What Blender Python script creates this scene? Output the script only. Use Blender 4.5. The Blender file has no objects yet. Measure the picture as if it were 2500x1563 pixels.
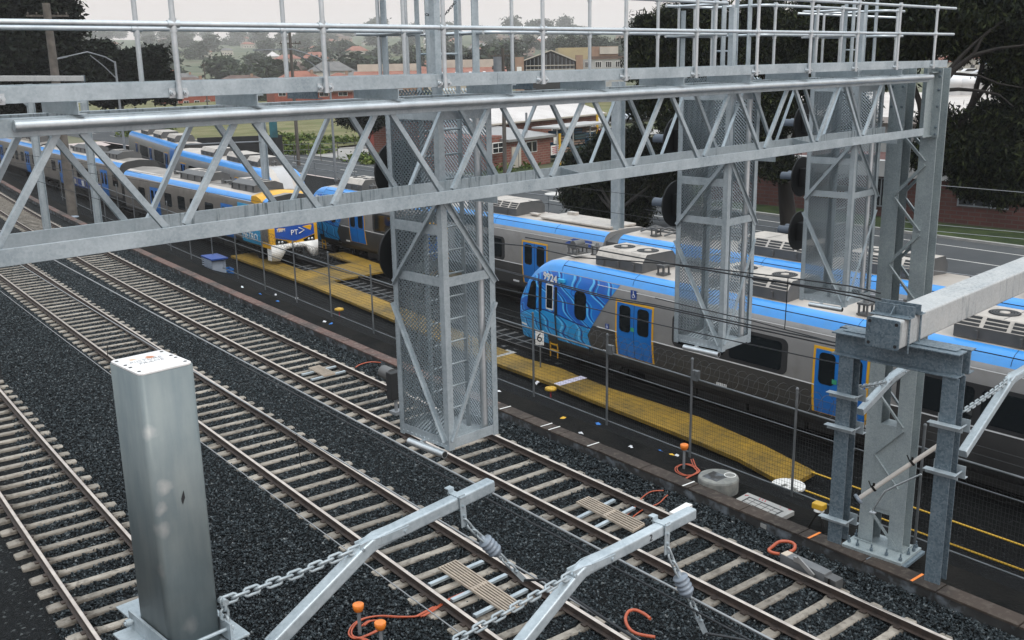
import bpy, math, random
import numpy as np
from mathutils import Vector, Matrix
random.seed(11); rng = np.random.default_rng(11)
SC = bpy.context.scene; COL = SC.collection
R_ = math.radians
def V3(*a): return Vector(a)
Z = V3(0, 0, 1); XX = V3(1, 0, 0); YY = V3(0, 1, 0)

# ---------------------------------------------------------------- camera (X runs along the gantry, Y along the tracks, metres)
F_, CX, CY, CAMH = 2460.0, 1250.0, 781.5, 9.5
def _n(a): a = np.array(a, float); return a / np.linalg.norm(a)
_dn = _n([180, 9620, F_]); _vr = _n([2592, -677, F_])
_u = _n(_vr - _dn * (_vr @ _dn)); _v = np.cross(-_dn, _u)
RW = np.stack([_u, _v, -_dn])
cam_d = bpy.data.cameras.new("camera"); cam = bpy.data.objects.new("camera", cam_d); COL.objects.link(cam)
M = Matrix.Identity(4)
for i in range(3):
    M[i][0] = RW[i, 0]; M[i][1] = -RW[i, 1]; M[i][2] = -RW[i, 2]
M[2][3] = CAMH
cam.matrix_world = M
cam_d.sensor_width = 36; cam_d.lens = 36 * F_ / 2500; cam_d.clip_start = 0.1; cam_d.clip_end = 9000
SC.camera = cam
# survey helpers: where a sight line meets a known plane of the place
def ray(x, y): return RW @ np.array([(x - CX) / F_, (y - CY) / F_, 1.0])
def GZ(x, y, z=0.0): d = ray(x, y); t = (z - CAMH) / d[2]; return V3(d[0]*t, d[1]*t, z)
def AV(x, y, v): d = ray(x, y); t = v / d[1]; return V3(d[0]*t, v, CAMH + d[2]*t)
def AU(x, y, u): d = ray(x, y); t = u / d[0]; return V3(u, d[1]*t, CAMH + d[2]*t)
def AD(x, y, dist): d = ray(x, y); t = dist / math.hypot(d[0], d[1]); return V3(d[0]*t, d[1]*t, CAMH + d[2]*t)

# ---------------------------------------------------------------- objects
ORG = {}
def tag(o, label=None, cat=None, group=None, kind=None):
    if label: o["label"] = label
    if cat: o["category"] = cat
    if group: o["group"] = group
    if kind: o["kind"] = kind
    return o
def thing(name, label, cat, loc=(0, 0, 0), group=None):
    o = bpy.data.objects.new(name, None); COL.objects.link(o); o.location = loc; o.empty_display_size = .2
    ORG[o.name] = Vector(loc)
    return tag(o, label, cat, group)
class MB:
    def __init__(s): s.v = []; s.f = []; s.m = []; s.s = []
    def add(s, vs, fs, mi=0, sm=False):
        b = len(s.v); s.v.extend([tuple(p) for p in vs])
        for f in fs: s.f.append([b + i for i in f]); s.m.append(mi); s.s.append(sm)
        return s
    def quad(s, a, b, c, d, mi=0): return s.add([a, b, c, d], [(0, 1, 2, 3)], mi)
    def box(s, c, sx, sy, sz, ax=None, mi=0):
        c = Vector(c); a, b, d = ax or (XX, YY, Z)
        P = [c + a*(i*sx/2) + b*(j*sy/2) + d*(k*sz/2) for k in (-1, 1) for j in (-1, 1) for i in (-1, 1)]
        return s.add(P, [(0, 2, 3, 1), (4, 5, 7, 6), (0, 1, 5, 4), (2, 6, 7, 3), (0, 4, 6, 2), (1, 3, 7, 5)], mi)
    def bb(s, x0, x1, y0, y1, z0, z1, mi=0): return s.box(((x0+x1)/2, (y0+y1)/2, (z0+z1)/2), abs(x1-x0), abs(y1-y0), abs(z1-z0), None, mi)
    def frame(s, p, q, up=Z):
        p = Vector(p); q = Vector(q); d = (q - p).normalized()
        sd = d.cross(up)
        if sd.length < 1e-4: sd = d.cross(YY)
        sd.normalize(); return d, sd, sd.cross(d).normalized()
    def sect(s, p, q, prof, up=Z, mi=0, cap=True, sm=False, closed=True):
        p = Vector(p); q = Vector(q); d, sd, u2 = s.frame(p, q, up); n = len(prof)
        P = [o + sd*x + u2*y for o in (p, q) for x, y in prof]
        fs = [(i, (i+1) % n, n + (i+1) % n, n + i) for i in range(n if closed else n-1)]
        if cap and closed: fs += [tuple(range(n-1, -1, -1)), tuple(range(n, 2*n))]
        return s.add(P, fs, mi, sm)
    def bar(s, p, q, w, h, up=Z, mi=0):
        return s.sect(p, q, [(-w/2, -h/2), (w/2, -h/2), (w/2, h/2), (-w/2, h/2)], up, mi)
    def tube(s, p, q, r, n=10, mi=0, cap=True, r2=None):
        p = Vector(p); q = Vector(q); d, sd, u2 = s.frame(p, q); r2 = r if r2 is None else r2
        P = [o + (sd*math.cos(t) + u2*math.sin(t))*rr for o, rr in ((p, r), (q, r2)) for t in [2*math.pi*i/n for i in range(n)]]
        b = len(s.v); s.add(P, [(i, (i+1) % n, n + (i+1) % n, n + i) for i in range(n)], mi, True)
        if cap: s.add(P[:n], [tuple(range(n-1, -1, -1))], mi); s.add(P[n:], [tuple(range(n))], mi)
        return s
    def path(s, pts, r, n=8, mi=0, closed=False, cap=True, ry=None):
        pts = [Vector(p) for p in pts]; m = len(pts); rings = []; nrm = None
        for i, p in enumerate(pts):
            a = pts[(i-1) % m] if (closed or i) else p; b = pts[(i+1) % m] if (closed or i < m-1) else p
            t = (b - a).normalized()
            if nrm is None:
                nrm = t.cross(Z)
                if nrm.length < 1e-3: nrm = t.cross(YY)
            nrm = (nrm - t*nrm.dot(t)); nrm.normalize(); bn = t.cross(nrm)
            rr = r[i] if isinstance(r, (list, tuple)) else r
            rings.append([p + nrm*(math.cos(w)*rr) + bn*(math.sin(w)*rr) for w in [2*math.pi*k/n for k in range(n)]])
        return s.loft(rings, mi, True, closed, cap)
    def loft(s, rings, mi=0, sm=False, loop=False, cap=True, closed=True):
        n = len(rings[0]); P = [p for r in rings for p in r]; m = len(rings); fs = []
        for i in range(m if loop else m-1):
            j = (i+1) % m
            for k in range(n if closed else n-1): fs.append((i*n+k, i*n+(k+1) % n, j*n+(k+1) % n, j*n+k))
        s.add(P, fs, mi, sm)
        if cap and not loop and closed: s.add(rings[0], [tuple(range(n-1, -1, -1))], mi); s.add(rings[-1], [tuple(range(n))], mi)
        return s
    def lathe(s, c, prof, n=16, mi=0, ax=Z, sm=True):
        c = Vector(c); ax = Vector(ax).normalized(); a = ax.cross(XX)
        if a.length < .1: a = ax.cross(YY)
        a.normalize(); b = ax.cross(a)
        rings = [[c + ax*h + (a*math.cos(t) + b*math.sin(t))*r for t in [2*math.pi*k/n for k in range(n)]] for r, h in prof]
        return s.loft(rings, mi, sm)
    def prism(s, poly, o, ax, ay, dv, mi=0, mi2=None):
        o = Vector(o); n = len(poly); A = [o + ax*x + ay*y for x, y in poly]; B = [p + dv for p in A]
        s.add(A + B, [(i, (i+1) % n, n + (i+1) % n, n + i) for i in range(n)], mi if mi2 is None else mi2)
        s.add(A, [tuple(range(n-1, -1, -1))], mi); s.add(B, [tuple(range(n))], mi); return s
    def build(s, name, mats, parent=None, bevel=0, label=None):
        if not isinstance(mats, (list, tuple)): mats = [mats]
        org = ORG.get(parent.name, V3(0, 0, 0)) if parent is not None else V3(0, 0, 0)
        me = bpy.data.meshes.new(name)
        me.from_pydata([(p[0]-org[0], p[1]-org[1], p[2]-org[2]) for p in s.v], [], s.f)
        for m in mats: me.materials.append(m)
        me.polygons.foreach_set("material_index", s.m); me.polygons.foreach_set("use_smooth", s.s)
        me.update()
        o = bpy.data.objects.new(name, me); COL.objects.link(o)
        if parent is not None: o.parent = parent; ORG[o.name] = org
        if bevel:
            b = o.modifiers.new("bevel", 'BEVEL'); b.width = bevel; b.segments = 2; b.limit_method = 'ANGLE'; b.angle_limit = R_(40)
        if label: o["label"] = label
        return o
def child(o, parent): o.parent = parent; return o
def copy_tree(o, parent=None):
    c = o.copy(); COL.objects.link(c); c.parent = parent
    if o.name in ORG: ORG[c.name] = ORG[o.name]
    for ch in [k for k in o.children]: copy_tree(ch, c)
    return c
def text_mesh(txt, size, mat, o, ax, ay, name="lettering", parent=None, depth=.004, align='CENTER', shear=0, offs=0):
    cu = bpy.data.curves.new("t", 'FONT'); cu.body = txt; cu.size = size; cu.extrude = depth/2; cu.align_x = align; cu.align_y = 'CENTER'; cu.shear = shear; cu.offset = offs
    cu.resolution_u = 3
    ob = bpy.data.objects.new("t", cu); COL.objects.link(ob)
    dg = bpy.context.evaluated_depsgraph_get(); me = bpy.data.meshes.new_from_object(ob.evaluated_get(dg))
    bpy.data.objects.remove(ob)
    az = ax.cross(ay)
    m4 = Matrix(((ax.x, ay.x, az.x, o[0]), (ax.y, ay.y, az.y, o[1]), (ax.z, ay.z, az.z, o[2]), (0, 0, 0, 1)))
    org = ORG.get(parent.name, V3(0, 0, 0)) if parent is not None else V3(0, 0, 0)
    me.transform(Matrix.Translation(-org) @ m4); me.materials.clear(); me.materials.append(mat); me.name = name
    r = bpy.data.objects.new(name, me); COL.objects.link(r)
    if parent is not None: r.parent = parent
    return r
# sections
def Hsec(w, d, tf, tw):   # x = flange width, y = depth
    a, b, c = w/2, d/2, tw/2
    return [(-a, -b), (a, -b), (a, -b+tf), (c, -b+tf), (c, b-tf), (a, b-tf), (a, b), (-a, b), (-a, b-tf), (-c, b-tf), (-c, -b+tf), (-a, -b+tf)]
def Lsec(w, h, t): return [(0, 0), (w, 0), (w, t), (t, t), (t, h), (0, h)]
def rrect(w, h, r, n=4):
    out = []
    for cx_, cy_, a0 in ((w/2-r, h/2-r, 0), (-w/2+r, h/2-r, 90), (-w/2+r, -h/2+r, 180), (w/2-r, -h/2+r, 270)):
        out += [(cx_ + r*math.cos(R_(a0+90*k/n)), cy_ + r*math.sin(R_(a0+90*k/n))) for k in range(n+1)]
    return out
# ---------------------------------------------------------------- materials
def nodes(name):
    m = bpy.data.materials.new(name); m.use_nodes = True; nt = m.node_tree; b = nt.nodes["Principled BSDF"]
    return m, nt, b
def N(nt, t, **k):
    n = nt.nodes.new(t)
    for a, v in k.items():
        if a in n.inputs: n.inputs[a].default_value = v
        else: setattr(n, a, v)
    return n
def rgba(c): return (c[0], c[1], c[2], 1)
def pos(nt, scale=(1, 1, 1), obj=False):
    g = nt.nodes.new("ShaderNodeTexCoord").outputs["Object"] if obj else nt.nodes.new("ShaderNodeNewGeometry").outputs["Position"]
    mp = nt.nodes.new("ShaderNodeMapping"); mp.inputs["Scale"].default_value = scale; nt.links.new(g, mp.inputs[0]); return mp.outputs[0]
def noise(nt, vec, s, d=4, rough=.55, dist=0):
    n = N(nt, "ShaderNodeTexNoise", Scale=s, Detail=d, Roughness=rough, Distortion=dist); nt.links.new(vec, n.inputs["Vector"]); return n
def ramp(nt, fac, stops):
    r = nt.nodes.new("ShaderNodeValToRGB"); e = r.color_ramp.elements
    while len(e) < len(stops): e.new(.5)
    for q, (p, c) in zip(e, stops): q.position = p; q.color = rgba(c) if hasattr(c, '__len__') else (c, c, c, 1)
    nt.links.new(fac, r.inputs[0]); return r.outputs[0]
def mixc(nt, fac, a, b, mode='MIX'):
    m = nt.nodes.new("ShaderNodeMix"); m.data_type = 'RGBA'; m.blend_type = mode
    for s, i in ((fac, 0), (a, 6), (b, 7)):
        if hasattr(s, 'links'): nt.links.new(s, m.inputs[i])
        else: m.inputs[i].default_value = s if i == 0 else rgba(s)
    return m.outputs[2]
def mathn(nt, op, a, b=0.0, c=None):
    m = nt.nodes.new("ShaderNodeMath"); m.operation = op
    for i, s in enumerate((a, b) if c is None else (a, b, c)):
        if hasattr(s, 'links'): nt.links.new(s, m.inputs[i])
        else: m.inputs[i].default_value = s
    return m.outputs[0]
def bump(nt, b, h, st, dist=.01):
    n = N(nt, "ShaderNodeBump", Strength=st, Distance=dist); nt.links.new(h, n.inputs["Height"]); nt.links.new(n.outputs[0], b.inputs["Normal"])
def mat(name, c1, c2=None, s=4, rough=.6, metal=0, bmp=0, bs=40, bd=.01, lo=.35, hi=.65, stretch=(1, 1, 1), spec=.5, c3=None, s3=30, f3=.4, rv=0, coat=0):
    m, nt, b = nodes(name); v = pos(nt, stretch)
    b.inputs["Roughness"].default_value = rough; b.inputs["Metallic"].default_value = metal; b.inputs["Specular IOR Level"].default_value = spec
    b.inputs["Coat Weight"].default_value = coat
    c = None
    if c2 is not None:
        n1 = noise(nt, v, s); c = ramp(nt, n1.outputs["Fac"], [(lo, c1), (hi, c2)])
        if rv: nt.links.new(mathn(nt, 'MULTIPLY_ADD', n1.outputs["Fac"], rv, rough - rv/2), b.inputs["Roughness"])
        if c3 is not None:
            n2 = noise(nt, v, s3, 3); f = ramp(nt, n2.outputs["Fac"], [(.5, 0.0), (.72, f3)]); c = mixc(nt, f, c, c3)
        nt.links.new(c, b.inputs["Base Color"])
    else: b.inputs["Base Color"].default_value = rgba(c1)
    if bmp: bump(nt, b, noise(nt, v, bs, 3).outputs["Fac"], bmp, bd)
    return m
def galv(name, c1, c2, streak=.0, rough=.48, metal=.45):
    m, nt, b = nodes(name); v = pos(nt)
    vo = N(nt, "ShaderNodeTexVoronoi", Scale=55); nt.links.new(v, vo.inputs["Vector"])
    n1 = noise(nt, v, 2.2, 5); n2 = noise(nt, v, 14, 4)
    f = mathn(nt, 'ADD', mathn(nt, 'MULTIPLY', n1.outputs["Fac"], .6), mathn(nt, 'MULTIPLY', n2.outputs["Fac"], .4))
    n3 = noise(nt, pos(nt, (3, 3, .9)), 1.1, 5, .65); f = mathn(nt, 'ADD', mathn(nt, 'MULTIPLY', f, .6), mathn(nt, 'MULTIPLY', n3.outputs["Fac"], .4))
    c = ramp(nt, f, [(.36, c2), (.5, tuple((x+y)/2 for x, y in zip(c1, c2))), (.64, c1)])
    sp = nt.nodes.new("ShaderNodeSeparateColor"); nt.links.new(vo.outputs["Color"], sp.inputs[0])
    c = mixc(nt, mathn(nt, 'MULTIPLY', sp.outputs[0], .10), c, (.9, .95, 1), 'MIX')
    if streak:
        w = noise(nt, pos(nt, (14, 14, 1.1)), 2.2, 5); sf = ramp(nt, w.outputs["Fac"], [(.53, 0.0), (.66, streak)])
        w2 = noise(nt, v, .9, 2); sf = mathn(nt, 'MULTIPLY', sf, ramp(nt, w2.outputs["Fac"], [(.42, 0.0), (.56, 1.0)]))
        c = mixc(nt, sf, c, (.06, .09, .10))
    nt.links.new(c, b.inputs["Base Color"]); b.inputs["Metallic"].default_value = metal
    nt.links.new(mathn(nt, 'MULTIPLY_ADD', n2.outputs["Fac"], .25, rough - .12), b.inputs["Roughness"])
    bump(nt, b, n2.outputs["Fac"], .12, .004)
    return m
MT = {}
G1, G2 = (.43, .485, .515), (.235, .285, .315)
MT['galv'] = galv('galvanised_steel', G1, G2)
MT['galv_st'] = galv('streaked_galvanised_steel', G1, (.31, .37, .40), .75)
MT['galv_dk'] = galv('shade_dark_galvanised_steel', (.085, .125, .155), (.045, .072, .092), 0, .5, .2)  # the same galvanised steel, base colour darkened to stand for shade
MT['beam'] = galv('weathered_beam_steel', (.40, .40, .39), (.27, .285, .29), .5, .6, .15)
MT['pipe'] = galv('bright_pipe_steel', (.60, .63, .65), (.40, .44, .46), 0, .40, .8)
MT['mast'] = galv('mast_steel', (.29, .335, .34), (.175, .215, .23), 0, .5, .3)  # galvanised tone darkened evenly, between the mast's lit top and shaded foot
MT['mesh'] = galv('expanded_mesh_steel', (.46, .52, .55), (.32, .37, .40), 0, .4, .6)
MT['rail_steel'] = mat('rusty_rail_steel', (.030, .022, .019), (.055, .038, .030), 6, .65, .2, .2, 60)
MT['railtop'] = mat('worn_rail_head', (.62, .55, .49), (.45, .39, .35), 3, .3, .75)
MT['concrete_sl'] = mat('sleeper_concrete', (.31, .275, .23), (.19, .168, .138), 2.5, .85, 0, .25, 60, .004, .3, .7, (1, 1, 1), .3, (.10, .085, .07), 9, .8)
MT['sl_dark'] = mat('siding_sleeper_concrete', (.085, .085, .085), (.05, .05, .05), 3, .9)
MT['concrete'] = mat('concrete', (.22, .22, .20), (.12, .125, .12), 4, .9, 0, .3, 40, .01)
MT['black'] = mat('matt_black_paint', (.008, .009, .010), None, 4, .7)
MT['darksteel'] = mat('dark_underframe', (.008, .008, .008), (.016, .015, .014), 3, .85, .0, 0, 1, .1, .3, .7, (1, 1, 1), .15)
MT['white'] = mat('white_paint', (.74, .73, .71), (.62, .62, .60), 3, .55)
MT['yellow'] = mat('yellow_paint', (.50, .30, .02), (.52, .30, .02), 3, .5)
MT['orange'] = mat('orange_plastic', (.72, .20, .02), (.60, .16, .02), 8, .45)
MT['redcable'] = mat('orange_cable', (.42, .085, .035), (.34, .07, .03), 8, .45)
MT['ceramic'] = mat('grey_insulator', (.20, .235, .28), (.15, .18, .22), 4, .35)
MT['chain'] = galv('chain_steel', (.34, .38, .40), (.22, .26, .28), 0, .45, .45)
MT['wire'] = mat('dark_wire', (.035, .038, .042), None, 4, .5, .4)
MT['wire_lt'] = mat('bright_wire', (.30, .31, .32), None, 4, .4, .6)
MT['rust'] = mat('rust_stain', (.40, .12, .03), (.62, .42, .28), 30, .8)
MT['ink'] = mat('marker_ink', (.22, .22, .24), None, 4, .8)
MT['inkb'] = mat('black_ink', (.012, .012, .014), None, 4, .6)
MT['trough'] = mat('rust_brown_lid', (.10, .055, .044), (.042, .032, .028), .55, .8, 0, .3, 25, .006, .42, .6, (1, 1, 1), .4, (.20, .17, .15), 7, .5)
MT['troughside'] = mat('trough_concrete', (.055, .055, .055), (.022, .022, .022), 2, .9, 0, .3, 20, .01, .3, .7, (1, 1, 1), .3, (.20, .23, .26), 3, .7)
# ---- ballast
def ballast(name, ca, cb, cl, vs, big=1.0):
    m, nt, b = nodes(name); v = pos(nt)
    nz = noise(nt, v, 18, 2); vv = nt.nodes.new("ShaderNodeVectorMath"); vv.operation = 'MULTIPLY_ADD'
    nt.links.new(nz.outputs["Color"], vv.inputs[0]); vv.inputs[1].default_value = (.02, .02, .02); nt.links.new(v, vv.inputs[2])
    vo = N(nt, "ShaderNodeTexVoronoi", Scale=vs); nt.links.new(vv.outputs[0], vo.inputs["Vector"])
    vd = N(nt, "ShaderNodeTexVoronoi", Scale=vs, feature='DISTANCE_TO_EDGE'); nt.links.new(vv.outputs[0], vd.inputs["Vector"])
    sp = nt.nodes.new("ShaderNodeSeparateColor"); nt.links.new(vo.outputs["Color"], sp.inputs[0])
    c = ramp(nt, sp.outputs[0], [(.0, ca), (.7, cb), (.93, cb), (1.0, cl)])
    big_n = noise(nt, v, .35, 3); c = mixc(nt, ramp(nt, big_n.outputs["Fac"], [(.4, 0.0), (.65, .5)]), c, tuple(x*.55 for x in ca))
    nt.links.new(c, b.inputs["Base Color"]); b.inputs["Roughness"].default_value = .75; b.inputs["Specular IOR Level"].default_value = .12
    tl = nt.nodes.new("ShaderNodeVectorMath"); tl.operation = 'DOT_PRODUCT'
    h = mathn(nt, 'ADD', mathn(nt, 'MULTIPLY', vd.outputs["Distance"], 2.2), mathn(nt, 'MULTIPLY', sp.outputs[1], .5))
    bump(nt, b, h, .9, .035*big)
    return m
MT['ballast'] = ballast('basalt_ballast', (.003, .004, .0045), (.009, .011, .0125), (.10, .11, .11), 19)
MT['stone'] = None
m_, nt_, b_ = nodes('ballast_stone')
oi = nt_.nodes.new("ShaderNodeTexNoise"); oi.inputs["Scale"].default_value = 13; nt_.links.new(pos(nt_), oi.inputs["Vector"])
nt_.links.new(ramp(nt_, oi.outputs["Fac"], [(.28, (.002, .004, .005)), (.45, (.008, .012, .0145)), (.56, (.024, .033, .038)), (.66, (.075, .09, .098)), (.78, (.22, .22, .21))]), b_.inputs["Base Color"])
b_.inputs["Roughness"].default_value = .6; b_.inputs["Specular IOR Level"].default_value = .2
MT['stone'] = m_
MT['yard'] = ballast('dark_yard_gravel', (.003, .0038, .004), (.0065, .0075, .008), (.05, .055, .06), 24)
MT['dirt'] = mat('dark_dirt', (.0035, .004, .004), (.010, .0095, .0085), 1.2, .95, 0, .6, 14, .04, .35, .65, (1, 1, 1), .1)
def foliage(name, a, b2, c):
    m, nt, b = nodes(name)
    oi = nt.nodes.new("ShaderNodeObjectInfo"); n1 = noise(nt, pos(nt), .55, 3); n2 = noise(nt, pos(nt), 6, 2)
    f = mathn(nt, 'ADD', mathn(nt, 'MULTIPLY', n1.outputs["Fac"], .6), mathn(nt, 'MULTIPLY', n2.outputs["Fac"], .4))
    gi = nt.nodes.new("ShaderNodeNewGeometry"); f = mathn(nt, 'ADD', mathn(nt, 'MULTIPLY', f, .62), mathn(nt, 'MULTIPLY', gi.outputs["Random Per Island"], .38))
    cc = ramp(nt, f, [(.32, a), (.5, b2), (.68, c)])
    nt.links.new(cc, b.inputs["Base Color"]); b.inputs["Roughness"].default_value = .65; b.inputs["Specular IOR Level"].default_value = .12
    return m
MT['leaf_dark'] = foliage('dark_foliage', (.002, .0045, .004), (.005, .009, .006), (.013, .019, .010))
MT['leaf_gum'] = foliage('gum_foliage', (.002, .0045, .004), (.006, .011, .006), (.032, .040, .013))
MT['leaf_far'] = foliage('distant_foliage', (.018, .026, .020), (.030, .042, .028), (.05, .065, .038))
MT['bark'] = mat('bark', (.008, .0065, .0055), (.020, .017, .014), 3, .95, 0, .5, 12, .03, .35, .65, (1, 1, .25))
MT['grass'] = mat('dry_field_grass', (.10, .10, .04), (.165, .15, .075), .16, .95, 0, .6, 5, .1, .38, .62, (1, 1, 1), .2, (.075, .105, .03), .35, .8)
MT['verge'] = mat('green_verge_grass', (.016, .027, .009), (.036, .052, .015), .8, .95, 0, .8, 6, .1, .35, .65, (1, 1, 1), .2)
MT['weeds'] = foliage('verge_weeds', (.03, .05, .012), (.07, .11, .022), (.16, .19, .05))
MT['asphalt'] = mat('asphalt', (.052, .056, .060), (.070, .074, .077), .25, .9, 0, .2, 60, .004, .35, .65, (1, 1, 1), .12, (.055, .058, .06), 1.3, .5)
MT['path'] = mat('pale_driveway', (.24, .23, .215), (.31, .30, .28), .4, .9)
MT['linepaint'] = mat('road_line_paint', (.52, .50, .47), (.40, .39, .37), 1.5, .7)
MT['kerb'] = mat('kerb_concrete', (.25, .25, .24), (.33, .32, .30), 1.0, .9)
MT['glass'] = mat('dark_window_glass', (.008, .011, .013), None, 4, .08, 0, 0, 40, .01, .3, .7, (1, 1, 1), .6)
MT['wood_pole'] = mat('grey_timber_pole', (.060, .052, .045), (.10, .09, .08), 2, .9, 0, .3, 10, .01, .35, .65, (4, 4, .4))
MT['pole'] = mat('grey_pole_steel', (.22, .235, .25), (.16, .175, .19), 1.5, .55, .3)
MT['tan'] = mat('dirty_metal_walkway', (.26, .22, .15), (.20, .17, .12), 2, .6, .3)
def wave_metal(name, c1, c2, axis, freq, st=.6, rough=.45, d=.02):
    m, nt, b = nodes(name); v = pos(nt, (1, 1, 1), False)
    w = N(nt, "ShaderNodeTexWave", Scale=freq, wave_profile='SIN', bands_direction=axis); nt.links.new(v, w.inputs["Vector"])
    n = noise(nt, v, .35, 4); nt.links.new(ramp(nt, n.outputs["Fac"], [(.35, c1), (.65, c2)]), b.inputs["Base Color"])
    b.inputs["Roughness"].default_value = rough; b.inputs["Metallic"].default_value = .1
    bump(nt, b, w.outputs["Fac"], st, d); return m
def brick(name, a, b2, mortar, ang, sc=1.0):
    m, nt, b = nodes(name); g = nt.nodes.new("ShaderNodeNewGeometry"); mp = nt.nodes.new("ShaderNodeMapping")
    mp.inputs["Rotation"].default_value = (0, 0, -ang); nt.links.new(g.outputs["Position"], mp.inputs[0])
    s = nt.nodes.new("ShaderNodeSeparateXYZ"); nt.links.new(mp.outputs[0], s.inputs[0]); c = nt.nodes.new("ShaderNodeCombineXYZ")
    nt.links.new(mathn(nt, 'ADD', s.outputs[0], s.outputs[1]), c.inputs[0]); nt.links.new(s.outputs[2], c.inputs[1])
    t = N(nt, "ShaderNodeTexBrick", Scale=sc); t.inputs["Brick Width"].default_value = .46; t.inputs["Row Height"].default_value = .16
    t.inputs["Mortar Size"].default_value = .02; t.inputs["Color1"].default_value = rgba(a); t.inputs["Color2"].default_value = rgba(b2); t.inputs["Mortar"].default_value = rgba(mortar)
    nt.links.new(c.outputs[0], t.inputs["Vector"])
    n = noise(nt, g.outputs["Position"], .5, 4); cc = mixc(nt, ramp(nt, n.outputs["Fac"], [(.45, 0.0), (.75, .45)]), t.outputs["Color"], tuple(x*.45 for x in a))
    nt.links.new(cc, b.inputs["Base Color"]); b.inputs["Roughness"].default_value = .9
    return m

# sleepers: each weathered differently, with dark grease beside the rails
m_ = MT['concrete_sl']; nt = m_.node_tree; b = nt.nodes["Principled BSDF"]; src = b.inputs["Base Color"].links[0].from_socket
oi = nt.nodes.new("ShaderNodeObjectInfo"); hs = nt.nodes.new("ShaderNodeHueSaturation"); nt.links.new(src, hs.inputs["Color"])
nt.links.new(mathn(nt, 'MULTIPLY_ADD', oi.outputs["Random"], .5, .72), hs.inputs["Value"]); hs.inputs["Saturation"].default_value = .9
tc = nt.nodes.new("ShaderNodeTexCoord"); sx = nt.nodes.new("ShaderNodeSeparateXYZ"); nt.links.new(tc.outputs["Object"], sx.inputs[0])
dd = mathn(nt, 'ABSOLUTE', mathn(nt, 'SUBTRACT', mathn(nt, 'ABSOLUTE', sx.outputs[0]), .80)); gn = noise(nt, pos(nt), 7, 4)
gf = ramp(nt, mathn(nt, 'SUBTRACT', dd, mathn(nt, 'MULTIPLY', mathn(nt, 'SUBTRACT', gn.outputs["Fac"], .5), .35)), [(.05, .85), (.26, 0.0)])
nt.links.new(mixc(nt, gf, hs.outputs[0], (.035, .028, .022)), b.inputs["Base Color"])
MT['trough_near'] = mat('dark_brown_lid', (.050, .038, .031), (.026, .021, .018), .55, .85, 0, .3, 25, .006, .42, .6, (1, 1, 1), .25, (.11, .095, .08), 7, .5)
# ---------------------------------------------------------------- alignments (rail centre lines)
def T1(v): return 4.6 + .112*v + .0003*v*v
def T2(v): return 9.9 + .122*v + .00015*v*v
def T3(v): return 14.2 + .104*v + .00045*v*v
def E3(v): return T3(v) + .835                      # far rail of the third track
def SA(v): return 25.1 + .09*v + .0004*max(0, v-50)**2   # near side of the trains on the first siding
def SB(v): return SA(v) + 5.2
def ZA(v): return -1.9 + .018*min(max(v-28, 0), 47)
def ZB(v): return -1.78
def CA(v): return SA(v) + 1.525
def CB(v): return SB(v) + 1.525
def lerp(x, P):
    for (a, b), (c, d) in zip(P, P[1:]):
        if x <= c: return b + (d-b)*max(0, x-a)/(c-a)
    return P[-1][1]
VS = [-8, -4, 0, 4, 8, 12, 16, 20, 25, 30, 36, 42, 50, 58, 66, 76, 88, 102, 118, 136, 156]
def sheet(name, us, zf, vs, mats, kind='structure', mi=None):
    mb = MB(); n = len(us(vs[0])); P = []
    for v in vs:
        for k, u in enumerate(us(v)): P.append((u, v, zf(k, u, v)))
    fs = [(i*n+k, i*n+k+1, (i+1)*n+k+1, (i+1)*n+k) for i in range(len(vs)-1) for k in range(n-1)]
    mb.add(P, fs); 
    if mi: mb.m = [mi(f % (n-1)) for f in range(len(fs))]
    o = mb.build(name, mats); o["kind"] = kind; return o
sheet("ballast_bed", lambda v: [-60, -20, T1(v)-3, T1(v)+2.6, T2(v), T3(v), E3(v)+1.0, E3(v)+1.34], lambda k, u, v: [-.6, -.5, -.24, -.235, -.215, -.215, -.24, -.30][k], VS, MT['ballast'])
EP = [(1.34, -.30), (1.72, -.20), (2.9, -.24), (3.9, -.62), (5.2, -1.12), (6.5, -1.98), (7.4, -2.07), (11.5, -2.09), (13.5, -2.06), (22, -2.06), (24, -1.7), (27, -1.08)]
def yz(k, u, v):
    e, z = EP[k]
    if 6 <= e <= 11.6: z += (ZA(v)+1.9)*.97
    elif 4 < e < 6: z += (ZA(v)+1.9)*.4
    return z
sheet("yard_ground", lambda v: [E3(v)+e for e, z in EP[:-1]] + [46.6 + .115*v], yz, VS, [MT['dirt'], MT['yard']], 'structure', lambda k: 0 if k < 2 else 1)
# ---- road beyond the sidings
RN = lambda v: 46.6 + .115*v
RF = lambda v: 56.2 + .12*v
RV = [-40, -10, 0, 10, 20, 30, 40, 55, 70, 85, 100, 120, 140, 156, 200, 260]
sheet("road", lambda v: [RN(v), RN(v)+5, RF(v)], lambda k, u, v: -1.0, RV, MT['asphalt'])
mb = MB()
for off, fn in ((50.6, .12), (54.2, .12)):
    vv = list(range(-6, 200, 4)) if off > 52 else None
    if off < 52:
        for a in list(np.arange(-6, 48, 6.0)): mb.quad((off+fn*a, a, -.996), (off+fn*(a+6), a+6, -.996), (off+fn*(a+6)+.13, a+6, -.996), (off+fn*a+.13, a, -.996))
        for a in list(np.arange(51, 190, 11.2)): mb.quad((off+fn*a, a, -.996), (off+fn*(a+3.4), a+3.4, -.996), (off+fn*(a+3.4)+.16, a+3.4, -.996), (off+fn*a+.16, a, -.996))
    else:
        for a in vv: mb.quad((off+fn*a, a, -.996), (off+fn*(a+4), a+4, -.996), (off+fn*(a+4)+.12, a+4, -.996), (off+fn*a+.12, a, -.996))
c = GZ(1362, 473, -.996)
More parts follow.
